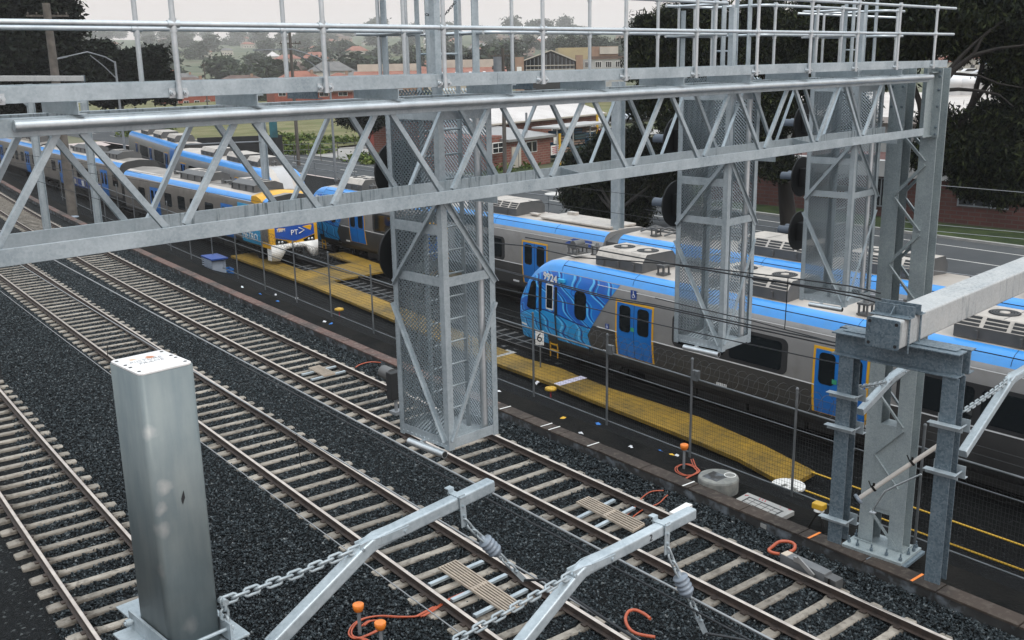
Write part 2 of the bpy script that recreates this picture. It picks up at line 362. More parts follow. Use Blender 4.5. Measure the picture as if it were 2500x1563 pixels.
mb.add([(c.x+1.1*math.cos(t), c.y+1.1*math.sin(t), -.996) for t in np.linspace(0, 6.283, 24)[:-1]], [tuple(range(23))])
mb.build("road_markings", MT['linepaint'])["kind"] = 'structure'
mb = MB()
for a, b in zip(RV, RV[1:]):
    if b <= 90 or a >= 112:
        mb.loft([[(RF(x)+.0, x, -1.02), (RF(x)+.0, x, -.86), (RF(x)+.25, x, -.86), (RF(x)+.25, x, -1.02)] for x in (a, b)])
mb.build("road_kerb", MT['kerb'])["kind"] = 'structure'
# ---- driveway, field, verge, distant ground
sheet("verge", lambda v: [RF(v)+.25, RF(v)+2.5, RF(v)+7.5], lambda k, u, v: (-.9, -.8, -.86)[k], [-40, -10, 20, 40, 60, 78, 84.9], MT['verge'])
sheet("field", lambda v: [RF(v)+.25, RF(v)+3, RF(v)+9, RF(v)+80, RF(v)+110], lambda k, u, v: (-.9, -.75, -.72, 1.0, 1.2)[k], [111, 118, 125, 140, 156, 180, 220, 260, 330], MT['grass'])
mb = MB(); mb.add([(RF(85)+.0, 85, -.93), (RF(111), 111, -.93), (RF(111)+60, 122, -.9), (RF(85)+60, 92, -.9)], [(0, 3, 2, 1)])
mb.build("driveway", MT['path'])["kind"] = 'structure'
mb = MB(); mb.add([(RF(-40), -40, -1.06), (5200, -40, -1.06), (5200, 5200, -1.06), (-2500, 5200, -1.06), (-2500, 150, -1.06), (30, 150, -1.06), (RF(156)-8, 156, -1.06), (RF(100), 100, -1.06), (RF(40), 40, -1.06)], [tuple(range(9))])
mb.build("ground", mat('suburban_ground', (.06, .075, .035), (.12, .12, .075), .02, .95, 0, 0, 1, .1, .4, .6, (1, 1, 1), .2, (.16, .14, .11), .05, .5))["kind"] = 'structure'
def hz(d, th):   # terrain of the far hillside
    w = .5 + .5*math.sin(th*9+1.1) + .25*math.sin(th*23)
    z = lerp(d, [(0, -4), (420, -3.2), (560, 1), (1000, 17), (1600, 46), (2400, 80), (3200, 86), (3600, 60)])
    return z*(.86 + .12*w)
mb = MB(); ths = [R_(x) for x in np.arange(-6, 101, 1.8)]; ds = [300, 420, 500, 620, 800, 1000, 1250, 1550, 1900, 2400, 2900, 3300]
n = len(ths); mb.add([(d*math.cos(t), d*math.sin(t), hz(d, t)) for d in ds for t in ths], [(i*n+k, (i+1)*n+k, (i+1)*n+k+1, i*n+k+1) for i in range(len(ds)-1) for k in range(n-1)], 0, True)
mb.build("hills", mat('hillside_green', (.045, .065, .035), (.085, .095, .05), .012, .95, 0, 0, 1, .1, .4, .6, (1, 1, 1), .2, (.15, .13, .10), .03, .6))["kind"] = 'structure'

# ---------------------------------------------------------------- loose ballast stones
def stones(name, pts, size, mt):
    n = len(pts); base = np.array([(1, 0, 0), (-1, 0, 0), (0, 1, 0), (0, -1, 0), (0, 0, 1), (0, 0, -1)], float)
    tri = np.array([(0, 2, 4), (2, 1, 4), (1, 3, 4), (3, 0, 4), (2, 0, 5), (1, 2, 5), (3, 1, 5), (0, 3, 5)])
    s = size*(.55 + .75*rng.random((n, 1, 1)))*(.55 + .6*rng.random((n, 6, 3)))
    v = base[None]*s*np.array([1, 1, .75]) + rng.normal(0, size*.16, (n, 6, 3))
    ax = rng.normal(size=(n, 3)); ax /= np.linalg.norm(ax, axis=1)[:, None]; an = rng.random(n)*6.28
    K = np.zeros((n, 3, 3)); K[:, 0, 1] = -ax[:, 2]; K[:, 0, 2] = ax[:, 1]; K[:, 1, 0] = ax[:, 2]; K[:, 1, 2] = -ax[:, 0]; K[:, 2, 0] = -ax[:, 1]; K[:, 2, 1] = ax[:, 0]
    Rm = np.eye(3)[None] + np.sin(an)[:, None, None]*K + (1-np.cos(an))[:, None, None]*(K @ K)
    v = np.einsum('nij,nkj->nki', Rm, v) + pts[:, None, :]
    f = (tri[None] + (np.arange(n)*6)[:, None, None]).reshape(-1)
    me = bpy.data.meshes.new(name); me.vertices.add(n*6); me.vertices.foreach_set("co", v.reshape(-1))
    me.loops.add(n*24); me.loops.foreach_set("vertex_index", f.astype(np.int32))
    me.polygons.add(n*8); me.polygons.foreach_set("loop_start", np.arange(0, n*24, 3, dtype=np.int32)); 
    me.update(calc_edges=True); me.validate(); me.materials.append(mt)
    o = bpy.data.objects.new(name, me); COL.objects.link(o); o["kind"] = 'stuff'; return o
def stone_pts(n, vmax):
    v = 3 + (vmax-3)*rng.random(n)**2.0; lo = .28*v + .5; hi = T3(v) + 2.1
    u = lo + (hi-lo)*rng.random(n); ok = np.ones(n, bool)
    for T in (T1, T2, T3):
        d = np.abs(u - T(v)); ok &= ~((d > .76) & (d < .91))
    z = -.225 + .03*rng.random(n)
    ph = np.minimum.reduce([np.where(np.abs(u-T(v)) < 1.3, np.abs(((v + .333) / .667) % 1 - .5), .0) for T in (T1, T2, T3)])
    near = np.minimum.reduce([np.abs(u-T(v)) for T in (T1, T2, T3)])
    sl = (near < 1.16) & (np.abs(((v*1.0) / .667) % 1 - .5) > .5 - .155)      # keep sleepers mostly clear
    ok &= ~(sl & (rng.random(n) > .05))
    return np.stack([u, v, z], 1)[ok]
stones("ballast_stones", stone_pts(330000, 62), .036, MT['stone'])

# ---------------------------------------------------------------- railway tracks
RAIL = [(-.07, 0), (.07, 0), (.07, .012), (.012, .03), (.012, .12), (.036, .128), (.036, .155), (.028, .162), (-.028, .162), (-.036, .155), (-.036, .128), (-.012, .12), (-.012, .03), (-.07, .012)]
def head(T, v): 
    d = (T(v+.5) - T(v-.5)); l = math.hypot(d, 1); return V3(d/l, 1/l, 0), V3(1/l, -d/l, 0)
SLP = None
def sleeper_mesh(mt, mt2):
    mb = MB(); xs = [(-1.22, .10, -.012), (-1.18, .12, -.01), (-1.02, .125, .0), (-.70, .115, .0), (-.60, .085, -.012), (.60, .085, -.012), (.70, .115, .0), (1.02, .125, .0), (1.18, .12, -.01), (1.22, .10, -.012)]
    rings = [[V3(x, -w*1.15, -.22), V3(x, w*1.15, -.22), V3(x, w, z-.02), V3(x, w*.86, z), V3(x, -w*.86, z), V3(x, -w, z-.02)] for x, w, z in xs]
    mb.loft(rings)
    for x in (-.835, .835):
        for sx in (-1, 1): mb.box((x + sx*.10, 0, .012), .07, .11, .03, None, 1)
    return mb
def sleeper(mb0, mats, parent, T, v, z):
    t, sd = head(T, v); o = mb0.copy(); COL.objects.link(o); o.parent = parent
    th = math.atan2(sd.y, sd.x) + random.uniform(-.012, .012)
    o.location = V3(T(v), v, z) - ORG[parent.name]; o.rotation_euler = (0, 0, th); return o
def track(name, label, T, zf, v0, v1, mats, n_ind=100, rest=True, vs0=None, vs1=None, railmats=None):
    th = thing(name, label, "railway track", (T(v0+4), v0+4, zf(v0+4)-.16))
    for s in (-1, 1):
        mb = MB(); rings = []; hd = []
        vv = list(np.arange(v0, v1+.1, 2.0))
        for v in vv:
            t, sd = head(T, v); c = V3(T(v), v, zf(v)-.162) + sd*(s*.835)
            rings.append([c + sd*x + Z*y for x, y in RAIL])
        mb.loft(rings, 0, False); n = len(RAIL)
        for i in range(len(mb.f)):
            if len(mb.f[i]) == 4 and i % n in (6, 7, 8): mb.m[i] = 1
        mb.build("rail", railmats or [MT['rail_steel'], MT['railtop']], th)
    proto = sleeper_mesh(*mats).build("sleeper", list(mats)); me = proto.data
    p0 = .667; vs = [v for v in np.arange(math.ceil((vs0 or v0)/p0)*p0, vs1 or v1, p0)]
    ind, more = vs[:n_ind], vs[n_ind:]
    for v in ind: sleeper(proto, None, th, T, v, zf(v)-.166)
    bpy.data.objects.remove(proto)
    if more and rest:
        mb = MB(); src = sleeper_mesh(*mats)
        for v in more:
            t, sd = head(T, v); c = V3(T(v), v, zf(v)-.166); b = len(mb.v)
            mb.v += [tuple(c + sd*p[0] + t*p[1] + Z*p[2]) for p in src.v]
            mb.f += [[b+i for i in f] for f in src.f]; mb.m += src.m; mb.s += src.s
        mb.build("distant_sleepers", list(mats), th)["kind"] = 'stuff'
    return th
Z0 = lambda v: 0.0
SLM = (MT['concrete_sl'], MT['rail_steel'])
track("railway_track", "railway track at the lower left with pale chalk-marked sleepers, left of the grey post", T1, Z0, 6, 60, SLM, 100, True, 10, 52)
track("railway_track", "middle railway track, passing behind the grey capped post", T2, Z0, 4, 130, SLM, 100, True, 6.5, 84)
track("railway_track", "railway track beside the brown cable trough, under the nearest hanging mesh cage", T3, Z0, 1, 130, SLM, 100, True, 3, 100)
SLD = (MT['sl_dark'], MT['darksteel'])
DR = [MT['darksteel'], mat('dull_rail_head', (.06, .055, .05), None, 4, .5, .5)]
track("siding_track", "dark siding track under the wave-painted train, crossed by a yellow walkway", CA, ZA, 2, 110, SLD, 60, False, 26, 50, DR)
track("siding_track", "dark siding track farther from the fence, under the second blue and silver train", CB, ZB, 2, 70, SLD, 40, False, 42, 62, DR)

# ---------------------------------------------------------------- cable trough beside track three
th = thing("cable_trough", "long brown cable trough with rusty slab lids beside the railway", "cable trough", (E3(10)+1.5, 10, -.3))
mb = MB(); rings = []
for v in np.arange(1, 132, 1.5):
    t, sd = head(E3, v); c = V3(E3(v)+1.5, v, 0); rings.append([c - sd*.17 - Z*.36, c + sd*.17 - Z*.36, c + sd*.17 - Z*.05, c - sd*.17 - Z*.05])
mb.loft(rings); mb.build("channel", MT['troughside'], th)
v = 2.0; k = 0
while v < 118 and k < 80:
    L = 1.5; t, sd = head(E3, v + L/2); c = V3(E3(v+L/2)+1.5, v + L/2, -.022 + random.uniform(-.006, .006)); mb = MB()
    t2 = (t + sd*random.uniform(-.012, .012)).normalized(); s2 = V3(t2.y, -t2.x, 0)
    mb.box(c, .40, L-.016, .05, (s2, t2, Z)); mb.build("lid", MT['trough'] if v > 22.5 or (v > 17 and k % 3 == 0) else MT['trough_near'], th, .006); v += L; k += 1
# white joint paint marks on the lids
for px, py in ((1232, 996), (1330, 1039), (1349, 1047), (1438, 1089), (1667, 1188)):
    p = GZ(px, py, .01); t, sd = head(E3, p.y); mb = MB(); mb.box((E3(p.y)+1.5, p.y, .012), .40, .035, .006, (sd, t, Z)); mb.build("paint_stripe", MT['white'], th)
for px, py in ((1945, 1335), (2222, 1424)):
    p = GZ(px, py, .01); t, sd = head(E3, p.y); mb = MB(); mb.box((E3(p.y)+1.5, p.y, .012), .40, .05, .006, (sd, t, Z)); mb.build("paint_stripe", MT['orange'], th, 0, "orange paint stripe across the trough lid")
# ---------------------------------------------------------------- signal gantry
GA = MT['galv']; VF, VB = 7.70, 8.40
gan = thing("signal_gantry", "long galvanised lattice gantry with walkway and handrails crossing above the tracks", "gantry", (17.92, 7.9, 0))
def angle_bar(mb, p, q, w, h, t, up=Z, mi=0): mb.sect(p, q, Lsec(w, h, t), up, mi)
def truss(v, u0, u1, nm, back):
    mb = MB(); bk = .012
    # bottom chord: vertical leg towards the camera, flat leg below; top chord: vertical leg
    mb.bb(u0, u1, v-.012, v, 8.133, 8.262); mb.bb(u0, u1, v, v+.10, 8.133, 8.145)
    mb.bb(u0, 17.62, v-.010, v+.002, 9.043, 9.178); mb.bb(u0, 17.62, v+.002, v+.10, 9.166, 9.178)
    ch = mb.build(nm, MT['galv_st'] if back else MT['galv'], gan, .003)
    off = .03 if back else 0
    for k in range(-3, 10):
        tn, bn, b0 = 2.985 + 1.463*k, 3.745 + 1.463*k, 3.745 + 1.463*(k-1)
        for (ua, ub, side) in ((tn + .085, bn - .09, 0), (b0 + .09, tn - .085, 1)):
            if max(ua, ub) < u0 or max(ua, ub) > 17.5: continue
            mb = MB(); w = .052; dv = .036 + (.03 if side else 0)
            za, zb = (9.05, 8.255) if side == 0 else (8.255, 9.05)
            if back: za, zb = (9.06, 8.20) if side == 0 else (8.20, 9.06)
            if back and side: mb.sect((ua, v+dv, za), (ub, v+dv, zb), [(-.03, -.02), (.03, -.02), (.03, -.013), (-.023, -.013), (-.023, .03), (-.03, .03)], V3(0, -1, 0))
            else: mb.bar((ua, v+dv, za), (ub, v+dv, zb), w, w*.8, V3(0, -1, 0))
            mb.build("diagonal", GA, ch, .003)
    return ch
front = truss(VF, -3.5, 17.6, "front_truss", False)
back = truss(VB, -3.5, 17.6, "back_truss", True)
mb = MB(); mb.tube((2.57, VF-.052, 9.126), (17.66, VF-.052, 9.126), .042, 20); mb.tube((2.566, VF-.052, 9.126), (2.60, VF-.052, 9.126), .036, 16, 0)
mb.build("handhold_pipe", MT['pipe'], gan)
# stiffener tabs between the lower chords
for u in (9.05, 14.45, 1.6):
    mb = MB(); mb.add([(u, VF+.0, 8.14), (u, VB, 8.14), (u, VB, 8.26), (u, VF+.06, 8.15), (u+.008, VF+.0, 8.14), (u+.008, VB, 8.14), (u+.008, VB, 8.26), (u+.008, VF+.06, 8.15)], [(0, 1, 2, 3), (7, 6, 5, 4), (0, 3, 7, 4), (2, 1, 5, 6), (1, 0, 4, 5), (3, 2, 6, 7)]); mb.build("gusset_plate", GA, gan)
# walkway bearers (channels) with the grating on them
for k in range(-3, 10):
    u = 3.02 + 1.486*k
    mb = MB(); mb.bb(u-.008, u, 7.60, 8.30, 9.186, 9.279); mb.bb(u, u+.055, 7.60, 8.30, 9.186, 9.194); mb.bb(u, u+.055, 7.60, 8.30, 9.271, 9.279)
    mb.build("bearer", GA, gan)
    if k % 2 == 0 and k > 0:
        mb = MB(); mb.bb(u-.35, u-.342, 8.42, 8.95, 9.19, 9.279); mb.bb(u-.342, u-.29, 8.42, 8.95, 9.19, 9.198); mb.build("bearer", MT['galv_dk'], gan)
mb = MB()
for y in np.arange(7.70, 8.50, .055): mb.bb(-3.5, 17.9, y, y+.006, 9.284, 9.312)
for u in np.arange(-3.5, 17.9, .2): mb.bb(u, u+.006, 7.68, 8.50, 9.290, 9.318)
mb.build("grating", GA, gan)
mb = MB(); mb.bb(-3.5, 7.28, 7.612, 7.62, 9.283, 9.402); mb.bb(7.284, 18.16, 7.612, 7.62, 9.283, 9.402); mb.bb(-3.5, 18.16, 7.62, 7.665, 9.283, 9.290)
mb.bb(-3.5, 18.16, 8.54, 8.548, 9.283, 9.400)
mb.build("toe_board", GA, gan, .002)
# handrails
def post(u, v, z0, z1, rail, clamp=True):
    mb = MB(); mb.tube((u, v, z0), (u, v, z1), .0215, 12)
    for z in (9.833, 10.262):
        if z > z1+.02: continue
        mb.tube((u-.048, v, z), (u+.048, v, z), .030, 12); mb.tube((u, v, z-.06), (u, v, z+.045), .028, 12)
    if clamp:
        mb.tube((u, v, z0-.005), (u, v, z0+.085), .027, 10)
        mb.box((u, v+.024, z0+.04), .155, .012, .075)
        for dx in (-.055, .055): mb.tube((u+dx, v-.006, z0+.04), (u+dx, v+.02, z0+.04), .022, 8, 0); mb.tube((u+dx, v-.022, z0+.04), (u+dx, v-.006, z0+.04), .013, 6, 0)
    return mb.build("post", MT['pipe'], rail)
mb = MB(); VR = 7.585
mb.tube((-3.5, VR, 9.833), (18.25, VR, 9.833), .0215, 12); mb.tube((-3.5, VR, 10.262), (18.25, VR, 10.262), .0215, 12)
fr = mb.build("front_handrail", MT['pipe'], gan)
for k in range(-4, 11): post(3.81 + 1.371*k, VR, 9.275, 10.262, fr)
# rear handrail, turned out round each signal cage landing
VRB = 8.55
def bent(mb, u0, u1, z, e0=0, e1=0):
    pts = []; r = .14
    if e0: pts += [(u0, VRB+.55, z)] + [(u0+r-r*math.cos(t), VRB+r-r*math.sin(t), z) for t in np.linspace(0, 1.571, 6)]
    else: pts += [(u0, VRB, z)]
    if e1: pts += [(u1-r+r*math.sin(t), VRB+r-r*math.cos(t), z) for t in np.linspace(0, 1.571, 6)] + [(u1, VRB+.55, z)]
    else: pts += [(u1, VRB, z)]
    mb.path(pts, .0215, 10)
mb = MB(); CU = [7.22, 12.84, 16.75]
for z in (9.833, 10.262):
    bent(mb, -3.5, 7.14, z, 0, 1); bent(mb, 8.10, 12.84, z, 1, 1); bent(mb, 13.76, 16.70, z, 1, 1); bent(mb, 17.66, 18.35, z, 1, 0)
mb.tube((17.0, 9.9, 10.26), (18.3, 8.6, 10.15), .0215, 10)
br = mb.build("rear_handrail", MT['pipe'], gan)
for u in (-1.6, -.2, 1.2, 2.58, 3.96, 5.40, 6.84, 8.42, 9.77, 11.14, 12.47, 14.03, 15.3, 16.1, 18.1): post(u, VRB, 9.29, 10.262, br, False)

# ---------------------------------------------------------------- gantry mast at its right hand end
def hcol(mb, u0, v0, v1, z0, z1, L=.36, tf=.018):
    mb.bb(u0, u0+tf, v0, v1, z0, z1); mb.bb(u0+L-tf, u0+L, v0, v1, z0, z1); mb.bb(u0+tf, u0+L-tf, (v0+v1)/2-.006, (v0+v1)/2+.006, z0, z1)
MG = MT['mast']; UM = 17.92
mb = MB(); hcol(mb, UM, 7.585, 7.885, .06, 9.27); mb.build("column", MG, gan, .002)
mb = MB(); hcol(mb, UM, 8.20, 8.50, .06, 9.27); mb.build("column", MG, gan, .002)
zs = [7.62 - .63*k for k in range(12)]
for side in (0, 1):
    for k, (a, b) in enumerate(zip([8.2] + zs, zs)):
        if b < 1.2: continue
        va, vb = (8.28, 7.76) if k % 2 == 0 else (7.76, 8.28)
        mb = MB(); uu = UM-.008 if side == 0 else UM+.37
        mb.sect((uu, va, a-.02), (uu, vb, b+.03), [(-.03, -.008), (.03, -.008), (.03, 0), (-.022, 0), (-.022, .04), (-.03, .04)], V3(-1, 0, 0)); mb.build("lacing_bar", MG, gan)
mb = MB(); mb.bar((UM-.01, 8.30, .78), (UM-.01, 7.66, .08), .06, .012, V3(-1, 0, 0)); mb.build("lacing_bar", MG, gan)
mb = MB(); mb.bb(UM+.02, UM+.34, 7.885, 8.20, .75, 2.6); mb.bb(UM-.003, UM+.02, 7.885, 8.20, .85, 2.6); mb.build("stiffener_box", MG, gan)
mb = MB(); mb.bb(17.33, 18.42, 7.33, 8.64, -.06, .0); mb.build("grout_pad", MT['galv_dk'], gan, .004)
mb = MB(); mb.bb(17.50, 18.40, 7.40, 8.62, .0, .06); mb.bb(UM-.04, UM+.42, 7.545, 7.565, .06, .10); mb.bb(UM-.06, UM-.04, 8.16, 8.54, .06, .09)
bp = mb.build("base_plate", MG, gan, .004)
for (x, y) in [(17.6, 7.46), (17.62, 7.75), (17.6, 8.05), (17.62, 8.35), (17.66, 8.55), (17.95, 7.46), (18.16, 7.45), (18.33, 7.48), (18.33, 7.75), (18.0, 8.57)]:
    mb = MB(); mb.tube((x, y, .06), (x, y, .12), .034, 6); mb.tube((x, y, .12), (x, y, .20), .017, 8); mb.build("anchor_bolt", MT['galv_dk'], bp)
# bolted end plate of the truss
mb = MB(); mb.bb(17.60, 17.90, 7.70, 7.712, 8.08, 9.27); mb.bb(17.885, 17.915, 7.56, 7.90, 8.08, 9.27); mb.bb(17.52, 17.9, 7.66, 7.80, 8.10, 8.118); mb.bb(17.66, 17.9, 7.64, 7.70, 9.19, 9.21)
mb.add([(17.70, 7.69, 9.19), (17.90, 7.69, 9.19), (17.90, 7.69, 9.27), (17.78, 7.69, 9.27)], [(0, 1, 2, 3)])
ep = mb.build("end_plate", MG, gan, .002)
for z in (8.14, 8.26, 8.62, 8.90, 9.13, 9.21):
    for y in (7.605, 7.80):
        mb = MB(); mb.tube((17.885, y, z), (17.862, y, z), .022, 6); mb.tube((17.862, y, z), (17.845, y, z), .012, 6); mb.build("bolt", MT['galv_dk'], ep)
for z in (8.6, 8.95):
    for y in (8.26, 8.45): mb = MB(); mb.tube((17.92, y, z), (17.895, y, z), .024, 6); mb.build("bolt", MT['galv_dk'], ep)

# ---------------------------------------------------------------- signal cages hung behind the gantry
def mesh_panel(o, ax, ay, w, h, px=.056, py=.026, t=.027):
    """expanded metal: twisted strands round diamond holes"""
    nx, ny = int(w/px), int(h/py); az = ax.cross(ay); P = []; fs = []
    for j in range(ny):
        for i in range(nx):
            x0 = i*px + (px/2 if j % 2 else 0); y0 = j*py
            for s in (-1, 1):
                a = o + ax*x0 + ay*y0; b = o + ax*(x0 + s*px/2) + ay*(y0 + py)
                n1 = ay*(t*.52) + az*(t*.60); b0 = len(P)
                P += [a - n1*.5, a + n1*.5, b + n1*.5, b - n1*.5]; fs.append((b0, b0+1, b0+2, b0+3))
    mb = MB(); mb.add(P, fs); return mb
CL = ["nearest hanging mesh signal cage with a ladder inside, under the left half of the gantry", "hanging mesh signal cage in the middle, its foot in front of the wave-painted train", "hanging mesh signal cage beside the gantry mast, farthest to the right"]
CDX, CZ0, CZ1, CV0, CV1 = .80, 5.07, 9.28, 8.50, 9.43
def make_cage(u0, label, W):
    th = thing("signal_cage", label, "signal cage", (u0, CV0, CZ0), "mesh cages hung from the gantry")
    u1 = u0 + W; a = .085; t = .008; mb = MB()
    def ang(x, y, sx, sy, z0, z1): mb.bb(x, x+sx*a, y, y+sy*t, z0, z1); mb.bb(x, x+sx*t, y+sy*t, y+sy*a, z0, z1)
    ang(u0, CV0, 1, 1, CZ0, 10.2); ang(u1, CV0, -1, 1, CZ0, 9.2); ang(u0, CV1, 1, -1, CZ0, 10.2); ang(u1, CV1, -1, -1, CZ0, 9.2)
    for za, zb in ((5.09, 5.21), (7.04, 7.15), (7.63, 7.75), (8.9, 9.0)):
        if za < 7.5 or za > 8: mb.bb(u0+a+.001, u1-a-.001, CV0+.002, CV0+.010, za, zb)
        mb.bb(u0+.002, u0+.010, CV0+a+.001, CV1-a-.001, za, zb); mb.bb(u1-.010, u1-.002, CV0+a+.001, CV1-a-.001, za, zb); mb.bb(u0+a+.001, u1-a-.001, CV1-.010, CV1-.002, za, zb)
    mb.build("frame", GA, th, .002)
    mb = MB()
    L = [(-.032, -.006), (.032, -.006), (.032, 0), (-.026, 0), (-.026, .032), (-.032, .032)]
    for (za, zb) in ((8.02, 6.98), (5.18, 6.74)):
        mb.sect((u0-.008, CV0+.05, za), (u0-.008, CV1, zb), L, V3(-1, 0, 0)); mb.sect((u0+.05, CV0-.008, za), (u1, CV0-.008, zb), L, V3(0, -1, 0))
    mb.build("brace", GA, th)
    for o, ax, w in ((V3(u0+.012, CV1-.02, CZ0+.04), V3(0, -1, 0), CV1-CV0-.04), (V3(u0+.02, CV1-.012, CZ0+.04), V3(1, 0, 0), W-.04), (V3(u1-.012, CV0+.02, CZ0+.04), V3(0, 1, 0), CV1-CV0-.04)):
        mesh_panel(o, ax, Z, w, 9.2-CZ0).build("mesh_panel", MT['mesh'], th)
    mesh_panel(V3(u0+.02, CV0+.02, CZ0+.06), V3(1, 0, 0), V3(0, 1, 0), W-.04, CV1-CV0-.04, .05, .04, .022).build("mesh_floor", MT['mesh'], th)
    mb = MB(); mb.bb(u0+.3, u1-.01, CV1-.42, CV1-.02, 6.98, 7.02); mb.build("landing_plate", MT['tan'], th)
    mb = MB()
    ll = th; us = u0 + W - .17
    mb.bb(us, us+.018, CV0+.34, CV0+.40, CZ0+.05, 10.4); mb.bb(u0+.06, u0+.078, CV0+.34, CV0+.40, CZ0+.05, 10.4)
    ld = mb.build("ladder", GA, th)
    for k in range(20): r = MB(); r.tube((u0+.07, CV0+.37, CZ0+.35+.30*k*.93), (us+.01, CV0+.37, CZ0+.35+.30*k*.93), .0125, 8); (r.build("rung", GA, ld) if CZ0+.35+.279*k < 9.9 else None)
    mb = MB(); mb.tube((u1-.14, CV0+.10, CZ0+.04), (u1-.14, CV0+.10, 9.3), .045, 12); mb.build("cable_pipe", MT['pipe'], th)
    mb = MB(); mb.tube((u0-.06, CV1-.25, CZ0-.03), (u0-.06, CV0+.02, CZ0-.03), .045, 14); mb.tube((u0-.06, CV0+.022, CZ0-.03), (u0-.06, CV0+.018, CZ0-.03), .037, 14, 1); mb.box((u0-.02, (CV0+CV1)/2, CZ0+.0), .05, .05, .05)
    mb.build("strip_lamp", [MT['pipe'], MT['black']], th)
    # hanger channels under the trusses
    mb = MB(); mb.bb(u0-.32, u0+.30, CV0-.115, CV0-.105, 8.02, 8.125); mb.bb(u0-.32, u0+.30, CV0-.105, CV0-.05, 8.02, 8.028); mb.bb(u0+.292, u0+.30, CV0-.6, CV0-.105, 8.02, 8.125)
    mb.build("hanger_channel", GA, th)
    # guard rail round the landing above the walkway, flat ladder stiles with turned-out feet
    mb = MB(); lo = [(u0-.02, CV0+.15), (u0-.02, CV1+.02), (u1+.05, CV1+.02), (u1+.05, CV0+.15)]
    for z in (9.833, 10.262): mb.path([(x, y, z) for x, y in lo[:2]] , .0215, 10); mb.path([(x, y, z) for x, y in lo[1:]], .0215, 10); mb.tube((u0-.34, CV1+.02, z), (u0-.02, CV1+.02, z), .0215, 10)
    for x, y in ((u0-.02, CV1+.02), (u0+.38, CV1+.02), (u1+.05, CV1+.02), (u1+.05, CV0+.55)):
        mb.tube((x, y, 9.28), (x, y, 10.262), .0215, 10)
        for z in (9.833, 10.262): mb.tube((x-.04, y, z), (x+.04, y, z), .029, 10)
    mb.build("guard_rail", MT['pipe'], th)
    for x in (u0+.10, u1-.02):
        mb = MB(); mb.bb(x, x+.10, CV0+.26, CV0+.275, 9.42, 10.55); mb.prism([(0, 0), (.10, 0), (.10 if x > u0+.2 else .17, -.14), (-.06 if x > u0+.2 else .0, -.14)], (x, CV0+.26, 9.42), XX, Z, V3(0, .015, 0))
        mb.build("stile_plate", GA, th)
    return th
cages = [make_cage(u, l, .80 if i < 2 else .95) for i, (u, l) in enumerate(zip(CU, CL))]
cd = thing("safety_chain", "thin chain hanging across the walkway opening above the nearest cage", "chain", (7.45, 8.8, 10.1))
def link(mb, c, d, side, L, wd, r, n=14):
    """one oval chain link, long axis d, wide axis side"""
    pts = []; h = L/2 - wd/2
    for k in range(n):
        t = 2*math.pi*k/n; x = math.cos(t)*wd/2 + (h if math.cos(t) > 1e-6 else -h if math.cos(t) < -1e-6 else 0); pts.append(Vector(c) + d*x + side*(math.sin(t)*wd/2))
    mb.path(pts, r, 7, 0, True)
def chain(mb, pts, pitch, wd, r):
    pts = [Vector(p) for p in pts]; seg = [(a, b, (b-a).length) for a, b in zip(pts, pts[1:])]; tot = sum(s[2] for s in seg); n = max(2, round(tot/pitch)); pitch = tot/n; k = 0
    for i in range(n):
        q = (i+.5)*pitch
        for a, b, l in seg:
            if q <= l: break
            q -= l
        d = (b-a).normalized(); c = a + d*q; s1 = d.cross(Z).normalized() if abs(d.z) < .97 else d.cross(YY).normalized(); s2 = d.cross(s1)
        w = math.radians(38 if i % 2 else -52); link(mb, c, d, s1*math.cos(w) + s2*math.sin(w), pitch + 3.2*r, wd, r)
    return mb
A, B = AV(1040, 35, 8.6), AV(1112, 5, 8.6)
mb = MB(); chain(mb, [A, (A*.7+B*.3) - Z*.07, (A*.35+B*.65) - Z*.08, B], .035, .022, .0035); mb.build("links", MT['wire'], cd)

# ---------------------------------------------------------------- signal heads on the far side of the cages (seen from behind)
SG = "signals on the mesh cages"
def make_signal(c, label, r=.37, hl=.30):
    th = thing("railway_signal", label, "railway signal", c, SG); c = Vector(c)
    mb = MB(); pr = [V3(math.cos(t)*r, 0, math.sin(t)*r) for t in np.linspace(0, 2*math.pi, 33)[:-1]]
    mb.loft([[c + p*1.0 + YY*.0 for p in pr], [c + p*1.0 + YY*.025 for p in pr]]); mb.build("target_board", MT['black'], th, .004)
    mb = MB(); mb.box(c - YY*.09, .26, .18, .34); mb.box(c - YY*.22, .08, .10, .10); mb.build("housing", MT['black'], th, .01)
    mb = MB(); n = 14
    for w, zz in (((-.12), .0), (.12, .0)):
        o = c + YY*.03 + XX*w
        rings = [[o + YY*y + XX*(math.cos(t)*rr) + Z*(math.sin(t)*rr) for t in np.linspace(-.5, math.pi+.5, n)] for y, rr in ((0, .085), (hl, .085))]
        mb.loft(rings, 0, True, False, False, False)
        rings = [[o + YY*y + XX*(math.cos(t)*rr) + Z*(math.sin(t)*rr) for t in np.linspace(-.5, math.pi+.5, n)] for y, rr in ((hl, .079), (0, .079))]
        mb.loft(rings, 0, True, False, False, False)
    mb.build("hood", MT['hood'], th); return th
MT['hood'] = mat('slate_hood_paint', (.07, .09, .12), None, 4, .5)
SL = [(0, 8.25, "upper black round signal board behind the nearest mesh cage"), (0, 7.24, "lower black round signal board behind the nearest mesh cage"), (1, 8.26, "upper black round signal board behind the middle mesh cage"), (1, 7.24, "lower black round signal board behind the middle mesh cage"), (2, 8.3, "uppermost black round signal board behind the mesh cage next to the mast"), (2, 7.32, "middle black round signal board behind the mesh cage next to the mast"), (2, 6.3, "lowest black round signal board behind the mesh cage next to the mast")]
for i, z, l in SL: make_signal((CU[i] + .42, 9.74, z), l, .37, .12 if i == 0 else .32)
